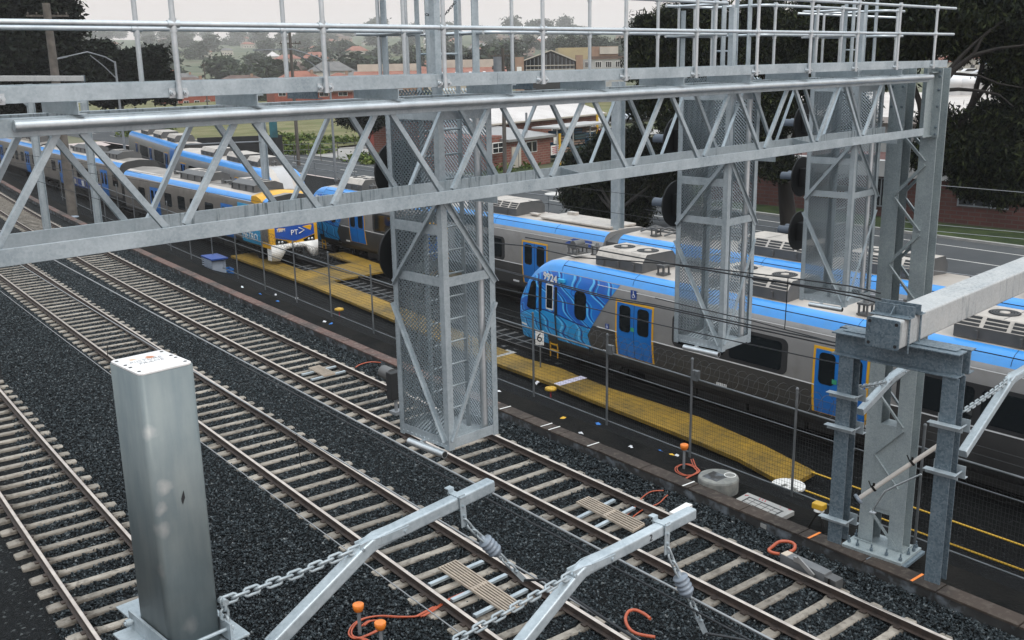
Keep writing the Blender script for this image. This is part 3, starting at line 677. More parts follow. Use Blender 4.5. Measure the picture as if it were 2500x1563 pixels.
# ---------------------------------------------------------------- overhead-line portal at the right
def frame_label(o, *a): return tag(o, *a)
UP = 8.95
q = lambda a, b: (1700 + a/3.024, 500 + b/3.024)
e = [AU(*q(*p), UP) for p in ((1265, 820), (1505, 870), (1490, 1100), (1255, 1010))]
tv1 = (e[0].y + e[3].y)/2; tv0 = (e[1].y + e[2].y)/2; tz1 = (e[0].z + e[1].z)/2; tz0 = (e[2].z + e[3].z)/2
print('tube end', tv0, tv1, tz0, tz1)
portal = thing("wire_portal", "heavy square beam entering from the right, clamped on a crosshead with two hanging posts", "portal beam", (UP, tv0, tz0))
mb = MB(); vm, zm = (tv0+tv1)/2, (tz0+tz1)/2; wv, hz_ = tv1-tv0, tz1-tz0
mb.sect((UP+.004, vm, zm), (UP+16, vm, zm), rrect(wv, hz_, .022)); mb.build("beam", MT['beam'], portal)
mb = MB(); mb.sect((UP-.014, vm, zm), (UP+.003, vm, zm), rrect(wv+.012, hz_+.012, .02))
ec = mb.build("end_plate", MT['galv_dk'], portal, .003)
for sy in (-1, 1):
    for sz in (-1, 1):
        mb = MB(); mb.tube((UP-.0165, vm+sy*wv*.41, zm+sz*hz_*.38), (UP-.010, vm+sy*wv*.41, zm+sz*hz_*.38), .017, 14); mb.build("bolt_hole", MT['inkb'], ec)
zt = tz0 - .002; hd_ = .235; fw = .19; uh = UP + .32
va = AU(*q(1030, 990), uh).y; vb_ = AU(*q(1965, 1160), uh).y
print('header', va, vb_)
mb = MB()
mb.bb(uh-fw/2, uh+fw/2, vb_, va, zt-.014, zt); mb.bb(uh-fw/2, uh+fw/2, vb_, va, zt-hd_, zt-hd_+.014); mb.bb(uh-.006, uh+.006, vb_, va, zt-hd_+.014, zt-.014)
mb.bb(uh-.01, uh+fw/2+.02, vb_+.06, va-.08, zt+.001, zt+.012)
mb.build("crosshead", MT['galv_dk'], portal, .002)
mb = MB()
mb.bb(uh+fw/2+.03, uh+fw/2+.05, vb_-.02, va+.03, zt-hd_, zt); mb.bb(uh+fw/2+.03, uh+fw/2+.16, vb_-.02, va+.03, zt-.012, zt); mb.bb(uh+fw/2+.03, uh+fw/2+.16, vb_-.02, va+.03, zt-hd_, zt-hd_+.012); mb.build("rear_channel", MT['galv_dk'], portal, .002)
# clamp angles over the beam, held down with rods
for uo, s in ((uh-.16, 1), (uh+.08, -1)):
    mb = MB(); z = tz1 + .004
    mb.bb(uo-.06, uo+.06, vm-wv*.62, vm+wv*.62, z, z+.008); x = uo + s*.055; mb.bb(x-.005, x+.005, vm-wv*.62, vm+wv*.62, z+.008, z+.105)
    mb.prism([(0, 0), (-s*.09, 0), (0, .08)], (x-s*.006, vm-.004, z+.009), XX, Z, V3(0, .008, 0))
    mb.build("clamp_angle", MT['galv_dk'], portal, .002)
for uo in (uh-.16, uh+.08):
    for sv in (-1, 1):
        mb = MB(); y = vm + sv*(wv*.56); mb.tube((uo, y, tz1+.03), (uo, y, zt-hd_*.25), .011, 8); mb.build("clamp_rod", MT['galv_dk'], portal)
def hpost(parent, v, z0, z1, u0=None, bw=.155):
    mb = MB(); uu = uh - .08 if u0 is None else u0
    mb.bb(uu, uu+.012, v-bw/2, v+bw/2, z0, z1); mb.bb(uu+.148, uu+.16, v-bw/2, v+bw/2, z0, z1); mb.bb(uu+.012, uu+.148, v-.005, v+.005, z0, z1)
    return mb.build("drop_post", MT['galv_dk'], parent, .002)
pl = AU(*q(1095, 1300), uh-.08).y; pr_ = AU(*q(1868, 1400), uh-.08).y
zL = AU(2050, 1330, uh-.08).z; zR = AU(2290, 1428, uh-.08).z
print('posts', pl, pr_, zL, zR)
dl = hpost(portal, pl, zL, zt-hd_); dr = hpost(portal, pr_, zR, zt-hd_)
qq = lambda a, b: (2000 + a/4.83, 900 + b/4.83)
def pclamp(v, z):
    mb = MB(); uu = uh - .08
    mb.bb(uu-.085, uu-.004, v-.155, v+.155, z, z+.008); mb.bb(uu-.012, uu-.004, v-.155, v+.155, z-.055, z)
    mb.bb(uu+.168, uu+.176, v-.155, v+.155, z-.10, z+.03); mb.bb(uu+.176, uu+.24, v-.155, v+.155, z-.10, z-.092)
    for s in (-1, 1): mb.tube((uu-.03, v+s*.115, z-.03), (uu+.21, v+s*.115, z-.03), .010, 8)
    mb.build("clamp_bracket", MT['galv'], portal, .0015)
for vv, ys in ((pl, (300, 690)), (pr_, (660, 1225))):
    for y in ys: p = AU(*qq(270 if vv == pl else 1500, y), uh-.1); pclamp(vv, p.z)
p = AU(2075, 1278, uh-.1); pclamp(pl, p.z)
# white cantilever tube and its bent stay between the posts
cant = thing("cantilever_tube", "off-white insulated tube with a bent thin stay, clamped between the hanging posts", "cantilever", AU(*qq(400, 1480), uh+.1))
ua = uh + .12
a, b = AU(2095, 1218, ua), AU(2310, 1075, ua+.5)
mb = MB(); mb.tube(a, b, .024, 14); mb.build("tube", mat('cream_tube', (.50, .47, .43), (.42, .39, .36), 4, .5), cant)
mb = MB(); d = (b-a).normalized(); mb.lathe(a, [(.02, -.02), (.055, -.015), (.06, .0), (.055, .015), (.02, .02)], 16, 0, d); mb.build("end_disc", MT['ceramic'], cant)
for t in (.18, .62):
    mb = MB(); c = a + (b-a)*t; mb.lathe(c, [(.033, -.012), (.036, 0), (.033, .012)], 14, 0, d); mb.tube(c + Z*.03 - d*.03, c + Z*.07 + V3(0, .06, .0), .006, 6); mb.tube(c+Z*.03, c+Z*.06, .012, 6); mb.build("clip", MT['darksteel'], cant)
P = [AU(*s_, ua-.02) for s_ in ((2249, 1158), (2190, 1185), (2160, 1200), (2150, 1215), (2131, 1245))]
mb = MB(); mb.path(P, .0095, 8); mb.box(P[-1]-Z*.03, .05, .06, .012); mb.tube(P[-1]-Z*.03, P[-1], .006, 6); mb.build("stay", MT['pipe'], cant)

# ---------------------------------------------------------------- cranked arms with chains and insulators
def beam_path(mb, pts, w):
    """square tube with rounded corners bent along a path in a vertical plane"""
    rings = []; n = len(pts)
    for i, p in enumerate(pts):
        t = (pts[min(i+1, n-1)] - pts[max(i-1, 0)]).normalized(); sd = t.cross(Z).normalized(); up = sd.cross(t)
        rings.append([p + sd*x + up*y for x, y in rrect(w, w, w*.16, 3)])
    mb.loft(rings, 0, True)
    for i in range(len(mb.f)): mb.s[i] = False
def arm(label, low, knee, tip, w, post_pt, hang=True, wire_to=None, num=None, tie=None):
    th = thing("cranked_arm", label, "bracket arm", low, "cranked wire arms")
    d1 = (knee-low).normalized(); d2 = (tip-knee).normalized(); k0, k1 = knee - d1*.05, knee + d2*.05
    mid = [k0 + d1*0, (k0+k1)/2 + ((knee-(k0+k1)/2)*.5), k1]
    mb = MB(); beam_path(mb, [low] + mid + [tip], w); mb.build("arm", MT['galv'], th, .0015)
    sd = d2.cross(Z).normalized(); up2 = sd.cross(d2)
    mb = MB()
    for s in (-1, 1):
        o = knee + sd*(s*(w/2 + .006))
        a, b = knee + d2*.27 + up2*.0, knee + d2*.05 + up2*.012
        mb.bar(o - knee + a, o - knee + b, .008, w*.62, up2); c = b - d2*.07 + sd*(-s*w*.25) + up2*.0
        mb.bar(o - knee + b, o - knee + c, .008, w*.6, up2); mb.bar(o - knee + c, o - knee + c - d2*.08, .008, w*.6, up2)
        mb.tube(o-knee + knee + d2*.24, o-knee + knee + d2*.24 + sd*(s*.015), .012, 8)
    kp = knee - d2*.085; mb.tube(kp - sd*(w*.5), kp + sd*(w*.5), .012, 8)
    mb.build("knee_plate", MT['galv'], th, .001)
    if post_pt is not None:
        mb = MB(); chain(mb, [kp - d2*.0, kp*.5 + post_pt*.5 - Z*.008, post_pt], .072 if w > .07 else .05, .042*w/.085, .0088*w/.085); mb.build("chain", MT['chain'], th)
    if hang:
        hp = knee + (tip-knee)*.70
        mb = MB()
        mb.box(hp + up2*(w/2+.004), .05, w+.05, .008, (d2, sd, up2)); mb.box(hp + sd*(w/2+.012) - up2*.055, .05, .008, w+.15, (d2, sd, up2)); mb.box(hp - sd*(w/2+.012) + up2*.012, .05, .008, w+.03, (d2, sd, up2)); mb.box(hp - sd*(w/2+.03) + up2*(w/2+.03), .05, .045, .008, (d2, sd, up2))
        for zz in (-.02, -.09): mb.tube(hp + sd*(w/2+.012) + up2*zz, hp + sd*(w/2+.03) + up2*zz, .010, 6)
        mb.build("hanger_strap", MT['galv'], th, .001)
        p0 = hp + sd*(w/2+.015) - up2*.125; wd = (wire_to - p0).normalized()
        L1 = .22; p1 = p0 + wd*L1; p2 = p1 + wd*.16; p3 = p2 + wd*.17
        mb = MB(); chain(mb, [p0, p0 + wd*L1*.5 - Z*.01, p1], .05, .036, .008); mb.build("hanger_chain", MT['chain'], th); mb = MB(); chain(mb, [p2, p3], .06, .036, .008); mb.build("hanger_chain", MT['chain'], th)
        mb = MB(); prof = [(.012, -.05), (.012, .0)]
        for k in range(4): prof += [(.050, .004 + k*.034), (.054, .012 + k*.034), (.052, .020 + k*.034), (.040, .026 + k*.034)]
        prof += [(.034, .15), (.010, .17)]; mb.lathe(p1, prof, 18, 0, wd); mb.build("insulator", MT['ceramic'], th)
        mb = MB(); mb.bar(p3, p3 + wd*.13, .012, .035, Z); mb.tube(p3 + wd*.02 - sd*.03, p3 + wd*.02 + sd*.03, .010, 6); mb.build("wire_clamp", MT['galv'], th)
        th_p = p3 + wd*.13
    else: th_p = None
    if num: text_mesh(num, .065, MT['inkb'], knee + (tip-knee)*.56 + sd*(w/2+.0025), d2, up2, "number", th, .002)
    return th, th_p
K = 2500/2418.
def al(x, y): return x*K, y*K
zA = 6.62
low, knee, tip = AV(*al(640, 1525), 4.80), AV(*al(875, 1282), 4.80), AV(*al(1158, 1145), 4.80)
print('arm1', low, knee, tip)
wd1 = AV(*al(1190, 1322), 4.62)
arm1, end1 = arm("cranked arm chained to the capped post, ribbed insulator hanging at its tip", low, knee, tip, .088, AV(545, 1468, 4.80), True, wd1)
low, knee, tip = AV(*al(1222, 1530), 3.72), AV(*al(1372, 1345), 3.72), AV(*al(1633, 1211), 3.72)
print('arm2', low, knee, tip)
arm2, end2 = arm("cranked arm stencilled with a black 2, ribbed insulator hanging at its tip", low, knee, tip, .078, AV(1062, 1590, 3.72), True, AV(*al(1628, 1412), 3.55), "2")
low, knee, tip = AU(2345, 1125, uh+.1), None, None
ya = pr_ - .02
low, knee, tip = AV(2350, 1108, ya), AV(2468, 925, ya), AV(2600, 845, ya)
print('arm3', low, knee, tip)
arm3, _ = arm("cranked arm with a taut chain at the right edge, beside the hanging post", low, knee, tip, .085, AU(2352, 1005, uh+.1), False)
ya = pl
low, knee, tip = AV(2100, 1006, ya), AV(2176, 925, ya), AV(2262, 860, ya)
arm4, _ = arm("short visible piece of a cranked arm under the steel crosshead", low, knee, tip, .08, AU(2098, 945, uh+.1), False)

# ---------------------------------------------------------------- capped post at the left
zt = 8.0; c = [GZ(x, y, zt) for x, y in ((268.7, 879), (322, 913), (470, 890.6), (411, 850))]
pu0 = (c[0].x+c[1].x)/2; pu1 = (c[2].x+c[3].x)/2; pv0 = (c[1].y+c[2].y)/2; pv1 = (c[0].y+c[3].y)/2; pb = 6.36
print('post', pu0, pu1, pv0, pv1)
pm = V3((pu0+pu1)/2, (pv0+pv1)/2, 0); pw, pd = pu1-pu0, pv1-pv0
capm, nt, b = nodes('capped_post_top'); v_ = pos(nt); n1 = noise(nt, v_, 5, 4)
cc = ramp(nt, n1.outputs["Fac"], [(.35, (.60, .59, .58)), (.65, (.72, .70, .69))])
for cx_, cy_, rr, col in ((pm.x+.035, pm.y+.085, .028, (.42, .13, .03)), (pm.x-.05, pm.y+.10, .026, (.58, .38, .24))):
    g = nt.nodes.new("ShaderNodeVectorMath"); g.operation = 'DISTANCE'; mp = nt.nodes.new("ShaderNodeVectorMath"); mp.operation = 'MULTIPLY_ADD'
    nt.links.new(noise(nt, v_, 28, 4).outputs["Color"], mp.inputs[0]); mp.inputs[1].default_value = (.05, .05, .0); nt.links.new(v_, mp.inputs[2])
    nt.links.new(mp.outputs[0], g.inputs[0]); g.inputs[1].default_value = (cx_+.025, cy_+.025, zt)
    cc = mixc(nt, ramp(nt, mathn(nt, 'DIVIDE', g.outputs["Value"], rr), [(.55, .9), (1.25, 0.0)]), cc, col)
nt.links.new(cc, b.inputs["Base Color"]); b.inputs["Roughness"].default_value = .5; b.inputs["Metallic"].default_value = .15
post_t = thing("capped_post", "square grey steel post in the left foreground with a bolted rust-marked cap", "post", (pm.x, pm.y, pb))
pmat, nt, b = nodes('blotched_post_steel'); v_ = pos(nt)  # blotched shaft steel, shade on the post put into its dark base colour
n1 = noise(nt, v_, 2.6, 6, .6); n2 = noise(nt, pos(nt, (9, 9, 1.3)), 1.6, 4)
cc = mixc(nt, .5, ramp(nt, n1.outputs["Fac"], [(.35, (.115, .145, .15)), (.65, (.19, .215, .21))]), ramp(nt, n2.outputs["Fac"], [(.35, (.11, .145, .165)), (.65, (.19, .22, .225))]))
for px_, py_, rr in ((365, 1060, .05), (400, 1190, .05), (395, 1240, .04), (398, 1295, .05), (380, 1405, .06), (465, 1525, .06)):
    p_ = AV(px_, py_, pv0); g = nt.nodes.new("ShaderNodeVectorMath"); g.operation = 'DISTANCE'; mp = nt.nodes.new("ShaderNodeVectorMath"); mp.operation = 'MULTIPLY_ADD'
    nt.links.new(noise(nt, v_, 14, 3).outputs["Color"], mp.inputs[0]); mp.inputs[1].default_value = (.07, .07, .07); nt.links.new(v_, mp.inputs[2])
    nt.links.new(mp.outputs[0], g.inputs[0]); g.inputs[1].default_value = (p_.x+.035, p_.y+.035, p_.z+.035)
    cc = mixc(nt, ramp(nt, mathn(nt, 'DIVIDE', g.outputs["Value"], rr), [(.15, .45), (1.0, 0.0)]), cc, (.46, .44, .42))
nt.links.new(cc, b.inputs["Base Color"]); b.inputs["Metallic"].default_value = .25; b.inputs["Roughness"].default_value = .5; bump(nt, b, n1.outputs["Fac"], .1, .01)
mb = MB(); mb.sect((pm.x, pm.y, pb), (pm.x, pm.y, zt-.012), rrect(pw, pd, .03, 5), YY, 0, True, False)
for i in range(len(mb.f)): mb.s[i] = len(mb.f[i]) == 4
mb.build("shaft", pmat, post_t)
mb = MB(); mb.sect((pm.x, pm.y, zt-.012), (pm.x, pm.y, zt), rrect(pw-.01, pd-.01, .03, 5), YY); cp = mb.build("cap", capm, post_t, .003)
for x, y in ((.09, .14), (.09, .42), (.09, .58), (.09, .87), (.91, .13), (.91, .42), (.91, .57), (.91, .87)):
    p_ = V3(pu0 + pw*x, pv0 + pd*y, zt); mb = MB(); mb.tube(p_ - Z*.002, p_ + Z*.0015, .0095, 14); mb.build("bolt_hole", MT['inkb'], cp)
text_mesh("PICTURE", .046, MT['ink'], (pm.x-.01, pm.y+.045, zt+.001), XX, YY, "handwriting", cp, .0008, 'CENTER', .25, -.0012)
text_mesh("FRAME", .046, MT['ink'], (pm.x+.0, pm.y-.005, zt+.001), XX, YY, "handwriting", cp, .0008, 'CENTER', .25, -.0012)
mb = MB(); f = AV(442, 1218, pv0); mb.add([f + V3(0, -.003, 0), f + V3(.018, -.003, .045), f + V3(.022, -.003, .0), f + V3(.005, -.003, -.035)], [(0, 3, 2, 1)]); mb.build("scuff_mark", MT['inkb'], post_t)
# its clamp and the beam it stands on
z = pb + .02
for s in (-1, 1):
    mb = MB(); x = pm.x + s*(pw/2+.012); mb.bb(x-.008, x+.008, pv0-.10, pv1+.10, z, z+.11); mb.bb(x, x+s*.11, pv0-.10, pv1+.10, z-.008, z+.004)
    mb.build("clamp_angle", MT['galv'], post_t, .002)
for y in (pv0-.05, pv1+.05): mb = MB(); mb.tube((pu0-.07, y, z+.06), (pu1+.05, y, z+.06), .011, 10); mb.tube((pu0-.06, y, z+.06), (pu0-.03, y, z+.06), .022, 6); mb.tube((pu1+.022, y, z+.06), (pu1+.042, y, z+.06), .022, 6); mb.build("clamp_rod", MT['galv'], post_t)
crm = thing("support_beam", "pale-topped steel cross beam under the capped post at the bottom edge", "beam", (pm.x, pm.y, pb))
mb = MB(); 
mb.bb(pm.x-.12, pu1+.085, 1.2, pv1+.42, pb-.012, pb); mb.bb(pm.x+.06, pm.x+.072, 1.2, pv1+.42, pb-.25, pb-.012); mb.bb(pm.x-.12, pu1+.08, 1.2, pv1+.42, pb-.262, pb-.25)
mb.build("flange_beam", MT['galv'], crm, .003)
mb = MB(); p_ = AV(545, 1468, 4.80); mb.tube(p_ - YY*.03, p_ + YY*.03, .02, 10); link(mb, p_ - Z*.02, Z, YY, .07, .05, .009); link(mb, p_ - Z*.08, Z, XX, .07, .045, .009); link(mb, p_ - Z*.13 + XX*.01, Z, YY, .07, .045, .009); mb.build("shackle", MT['chain'], crm)
# dark steel post cut by the left edge of the picture
a = ray(24, 1330); k = .95/a[0]; ep_ = thing("steel_post", "dark teal steel post cut off by the left edge of the picture", "post", (.95, a[1]*k, 4))
mb = MB(); eu, ev = .80, a[1]*k + .03
mb.bb(eu-.16, eu, ev-.012, ev, 3.0, 9.2); mb.bb(eu-.16, eu, ev-.20, ev-.188, 3.0, 9.2); mb.bb(eu-.086, eu-.074, ev-.188, ev-.012, 3.0, 9.2); mb.build("shaft", mat('dark_teal_steel', (.05, .075, .085), (.035, .055, .062), 3, .6, .2), ep_, .002)
mb = MB(); mb.box((eu+.012, ev-.09, AU(10, 1185, eu).z), .022, .1, .12); mb.build("cleat", MT['white'], ep_)
# ---------------------------------------------------------------- trains
MT['t_silver'] = mat('train_silver', (.235, .235, .235), (.275, .272, .268), .8, .42, .35, 0, 1, .1, .3, .7, (1, 1, 1), .5, (.17, .165, .16), 1.6, .5)
MT['t_lower'] = mat('train_lower_grey', (.040, .040, .041), (.055, .055, .055), .7, .5, .2)
MT['t_blue'] = mat('train_roof_blue', (.035, .23, .60), (.05, .27, .64), .5, .30, 0, 0, 1, .1, .3, .7, (1, 1, 1), .5, (.06, .22, .46), 2.5, .5)
MT['t_door'] = mat('train_door_blue', (.006, .115, .40), (.009, .14, .44), 1, .35)
MT['t_yellow'] = mat('train_yellow', (.62, .33, .015), (.55, .29, .015), 1.5, .4)
MT['t_roof'] = wave_metal('train_ribbed_roof', (.33, .295, .26), (.44, .40, .36), 'X', 3.0, .25, .5, .02)
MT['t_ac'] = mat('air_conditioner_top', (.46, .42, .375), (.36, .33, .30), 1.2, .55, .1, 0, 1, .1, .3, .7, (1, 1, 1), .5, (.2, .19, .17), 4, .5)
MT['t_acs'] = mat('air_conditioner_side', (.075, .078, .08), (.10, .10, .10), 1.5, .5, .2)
MT['seam'] = mat('black_seam', (.012, .013, .015), None, 4, .7)
MT['t_white'] = mat('train_white_line', (.62, .62, .62), None, 4, .5)
MT['t_brown'] = mat('older_train_silver', (.165, .15, .135), (.20, .185, .168), .7, .42, .35, 0, 1, .1, .3, .7, (1, 1, 1), .5, (.11, .10, .09), 1.5, .6)
MT['t_pale'] = mat('pale_train_roof', (.44, .40, .37), (.36, .33, .30), .5, .5)
MT['t_cyan'] = mat('train_cyan', (.02, .25, .50), (.03, .33, .58), 1.5, .4)
MT['sign_blue'] = mat('sign_blue', (.008, .045, .22), None, 4, .5)
MT['plainroof'] = mat('grimy_train_roof', (.16, .145, .13), (.24, .22, .20), .5, .65)
MT['front_blue'] = mat('front_blue', (.008, .06, .30), None, 4, .4)
# wave-painted livery: bands of blues with flowing pale and navy lines and rings
m, nt, b = nodes('wave_livery'); tc = nt.nodes.new("ShaderNodeTexCoord"); uv = nt.nodes.new("ShaderNodeUVMap"); sp = nt.nodes.new("ShaderNodeSeparateXYZ"); nt.links.new(uv.outputs[0], sp.inputs[0])
s_, z_ = sp.outputs[0], sp.outputs[1]
def sinw(x, f, ph=0): return mathn(nt, 'SINE', mathn(nt, 'MULTIPLY_ADD', x, f, ph))
bend = mathn(nt, 'ADD', mathn(nt, 'MULTIPLY', sinw(z_, 6.5), .17), mathn(nt, 'MULTIPLY', sinw(mathn(nt, 'ADD', z_, mathn(nt, 'MULTIPLY', s_, .7)), 2.3, 1.0), .16))
lane = mathn(nt, 'ADD', mathn(nt, 'ADD', s_, mathn(nt, 'MULTIPLY', z_, .85)), bend)
fr_ = mathn(nt, 'FRACT', mathn(nt, 'MULTIPLY', lane, 1.25))
fl_ = mathn(nt, 'FRACT', mathn(nt, 'MULTIPLY', lane, .42))
upper = mathn(nt, 'GREATER_THAN', z_, mathn(nt, 'MULTIPLY_ADD', sinw(s_, .9, .4), .16, 1.95))
base = ramp(nt, fl_, [(0.0, (.010, .13, .50)), (.35, (.014, .10, .42)), (.6, (.012, .20, .58)), (1.0, (.010, .13, .50))])
base = mixc(nt, mathn(nt, 'SUBTRACT', 1.0, upper), base, (.016, .25, .56))
def band(a, w): return mathn(nt, 'LESS_THAN', mathn(nt, 'ABSOLUTE', mathn(nt, 'SUBTRACT', fr_, a)), w)
col = mixc(nt, band(.30, .055), base, (.10, .45, .80)); col = mixc(nt, band(.46, .04), col, (.006, .035, .20)); col = mixc(nt, band(.60, .03), col, (.03, .32, .68))
cut = mathn(nt, 'LESS_THAN', mathn(nt, 'ABSOLUTE', mathn(nt, 'SUBTRACT', z_, mathn(nt, 'MULTIPLY_ADD', sinw(s_, .9, .4), .16, 1.95))), .028)
cut2 = mathn(nt, 'LESS_THAN', mathn(nt, 'ABSOLUTE', mathn(nt, 'SUBTRACT', z_, mathn(nt, 'MULTIPLY_ADD', s_, -.16, 1.75))), .024)
col = mixc(nt, mathn(nt, 'MAXIMUM', cut, cut2), col, (.005, .028, .16))
vo = nt.nodes.new("ShaderNodeTexVoronoi"); vo.inputs["Scale"].default_value = 1.25; vo.inputs["Randomness"].default_value = .75; nt.links.new(uv.outputs[0], vo.inputs["Vector"])
rd = vo.outputs["Distance"]
ring = mathn(nt, 'LESS_THAN', rd, .185); ring2 = mathn(nt, 'LESS_THAN', rd, .13); ring3 = mathn(nt, 'LESS_THAN', rd, .075); ring4 = mathn(nt, 'LESS_THAN', rd, .035)
rc = mixc(nt, ring2, (.008, .07, .36), (.014, .18, .56)); rc = mixc(nt, ring3, rc, (.008, .06, .33)); rc = mixc(nt, ring4, rc, (.02, .24, .6))
spk = nt.nodes.new("ShaderNodeSeparateColor"); nt.links.new(vo.outputs["Color"], spk.inputs[0])
col = mixc(nt, mathn(nt, 'MULTIPLY', ring, mathn(nt, 'MULTIPLY', upper, mathn(nt, 'GREATER_THAN', spk.outputs[0], .35))), col, rc)
nt.links.new(col, b.inputs["Base Color"]); b.inputs["Roughness"].default_value = .38; MT['wrap'] = m

PROF = [(.20, .62), (.11, .95), (.03, 1.5), (0, 1.93), (0, 2.6), (.02, 3.1), (.06, 3.45), (.12, 3.66), (.15, 3.70), (.20, 3.84), (.32, 3.97), (.52, 4.06), (.56, 4.06), (1.525, 4.12)]
SEGM = [1, 1, 1, 0, 0, 0, 0, 2, 2, 2, 2, 3, 3]
def py(z): return lerp(z, [(zz, yy) for yy, zz in PROF if zz < 4.0])
NOSE = [(0, 1.5), (.08, 2.0), (.4, 2.62), (.8, 3.2), (1.2, 3.6), (1.65, 3.9), (2.1, 4.06), (2.8, 4.12)]
class Car:
    """frame of one carriage: s runs back from its front end, y to the far side, z above the rail"""
    def __init__(c, S, v, zr, d, nose=False):
        c.v0, c.zr, c.nose = v, zr, nose
        t = V3(S(v + d*12) - S(v), d*12, 0).normalized(); c.ax = t; c.ay = V3(abs(t.y), -t.x*d, 0); c.o = V3(S(v), v, zr)
        if c.ay.x < 0: c.ay = -c.ay
    def p(c, s, y, z):
        if c.nose and s < 3.2:
            top = lerp(s, NOSE); wy = lerp(s, [(0, .60), (.12, .76), (.35, .88), (.8, .955), (1.5, .99), (2.2, 1.0)])
            y = 1.525 + (y - 1.525)*wy
            if z > 1.2: z = 1.2 + (z-1.2)*(top-1.2)/2.92
        return c.o + c.ax*s + c.ay*y + Z*z
    def q(c, s, z, off=0, nat=True):      # a point on the near side wall
        pt = c.p(s, py(z) - off, z)
        if c.nose and s < 3.2 and nat: pt.z = c.zr + min(z, 1.2 + (z-1.2)*1.0) if z <= lerp(s, NOSE) - .15 else pt.z
        return pt
def ring(c, s, prof): return [c.p(s, y, z) for y, z in prof] + [c.p(s, 3.05 - y, z) for y, z in reversed(prof[:-1])]
def body(c, L, parent, mats, name="carriage", prof=PROF, seg=SEGM, s0=0.0):
    ss = [s0] + ([.06, .12, .25, .4, .6, .85, 1.1, 1.5, 1.9, 2.4, 3.2] if c.nose else []) + list(np.arange(6 if c.nose else 4, L, 4.5)) + [L]
    mb = MB(); R = [ring(c, s, prof) for s in ss]; n = len(R[0]); m2 = seg + seg[::-1] + [1]
    mb.loft(R, 0, False); 
    for i in range(len(ss)-1):
        for k in range(n): mb.m[i*n+k] = m2[k]
    for i in range(len(mb.f)): mb.s[i] = len(mb.f[i]) == 4 and mb.m[i] != 3
    mb.m[-1] = mb.m[-2] = 1 if not c.nose else 0
    return mb.build(name, mats, parent)
def patch(mb, c, s0, s1, z0, z1, off, mi=0, nz=None):
    zs = sorted(set([z0, z1] + [z for y, z in PROF if z0 < z < z1]))
    for a, b2 in zip(zs, zs[1:]): mb.quad(c.q(s0, a, off), c.q(s1, a, off), c.q(s1, b2, off), c.q(s0, b2, off), mi)
    for a, b2 in ((s0, s0), (s1, s1)): mb.quad(c.q(a, z0, 0), c.q(a, z0, off), c.q(a, z1, off), c.q(a, z1, 0), mi)
    mb.quad(c.q(s0, z1, 0), c.q(s1, z1, 0), c.q(s1, z1, off), c.q(s0, z1, off), mi)
def rpoly(s0, s1, z0, z1, r, n=4):
    return [((s0+s1)/2 + x, (z0+z1)/2 + y) for x, y in rrect(s1-s0, z1-z0, r, n)]
def window(mb, c, poly, off=.008, mi=0, th=.012):
    P = [c.q(s, z, off) for s, z in poly]; Q = [c.q(s, z, -.004) for s, z in poly]; n = len(P)
    mb.add(P, [tuple(range(n))], mi); mb.add(P + Q, [(i, n+i, n+(i+1) % n, (i+1) % n) for i in range(n)], mi)
def door(c, s0, w, parent, z0=1.08, z1=3.14, label=None, mats=None, wz=(2.02, 2.98)):
    mb = MB(); f = .085
    patch(mb, c, s0, s0+w, z0, z1, .010, 0)
    m = s0 + w/2
    for a, b2 in ((s0+f, m-.012), (m+.012, s0+w-f)):
        patch(mb, c, a, b2, z0+.02, z1-f, .018, 1)
    for a, b2 in ((s0+f+.13, m-.17), (m+.17, s0+w-f-.13)): window(mb, c, rpoly(a, b2, wz[0], wz[1], .14), .030, 2)
    patch(mb, c, m-.014, m+.014, z0+.02, z1-f, .017, 3)
    return mb.build("door", mats or [MT['t_yellow'], MT['t_door'], MT['glass'], MT['seam']], parent, 0, label)
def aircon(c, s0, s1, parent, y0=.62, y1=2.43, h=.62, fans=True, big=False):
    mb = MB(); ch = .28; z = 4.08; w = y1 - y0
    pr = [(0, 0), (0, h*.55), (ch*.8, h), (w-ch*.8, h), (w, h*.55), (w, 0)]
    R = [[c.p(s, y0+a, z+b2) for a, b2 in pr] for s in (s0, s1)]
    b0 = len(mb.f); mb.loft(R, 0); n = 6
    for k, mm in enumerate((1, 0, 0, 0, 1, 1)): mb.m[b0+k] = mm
    mb.m[-1] = mb.m[-2] = 1
    L = s1 - s0
    k = max(3, int(L/.62))
    for i in range(k):      # louvres on the sloping shoulder
        a, b2 = s0 + L*(i+.08)/k, s0 + L*(i+.92)/k
        for t0, t1 in ((.06, .28), (.37, .59), (.68, .90)):
            if not big: continue
            P = [c.p(s, y0 + ch*.8*t - .004, z + h*.55 + h*.45*t + .004) for s, t in ((a, t0), (b2, t0), (b2, t1), (a, t1))]; mb.quad(*P, 2)
    for s in (s0 + L*.18, s0 + L*.5, s0 + L*.82): mb.box(c.p(s, y0-.03, z+h*.25), .06, .10, .22, (c.ax, c.ay, Z), 1)
    for f in (.0, .33, .66, 1.0): mb.box(c.p(s0 + L*f, (y0+y1)/2, z+h+.003), .02, w-.5, .008, (c.ax, c.ay, Z), 1)
    if fans:
        nf = 2 if L > 2.2 else 1
        for i in range(nf):
            o = c.p(s0 + L*(i+.5)/nf, (y0+y1)/2, z + h + .006); mb.lathe(o, [(.40, 0), (.40, .012), (.14, .012), (.14, .0)], 24, 2); mb.lathe(o, [(.13, .0), (.13, .03), (.01, .035)], 14, 0)
            for rr in (.2, .27, .34): mb.path([o + V3(math.cos(t)*rr, math.sin(t)*rr, .016) for t in np.linspace(0, 6.283, 21)[:-1]], .008, 4, 1, True)
    return mb.build("air_conditioner", [MT['t_ac'], MT['t_acs'], MT['seam']], parent)
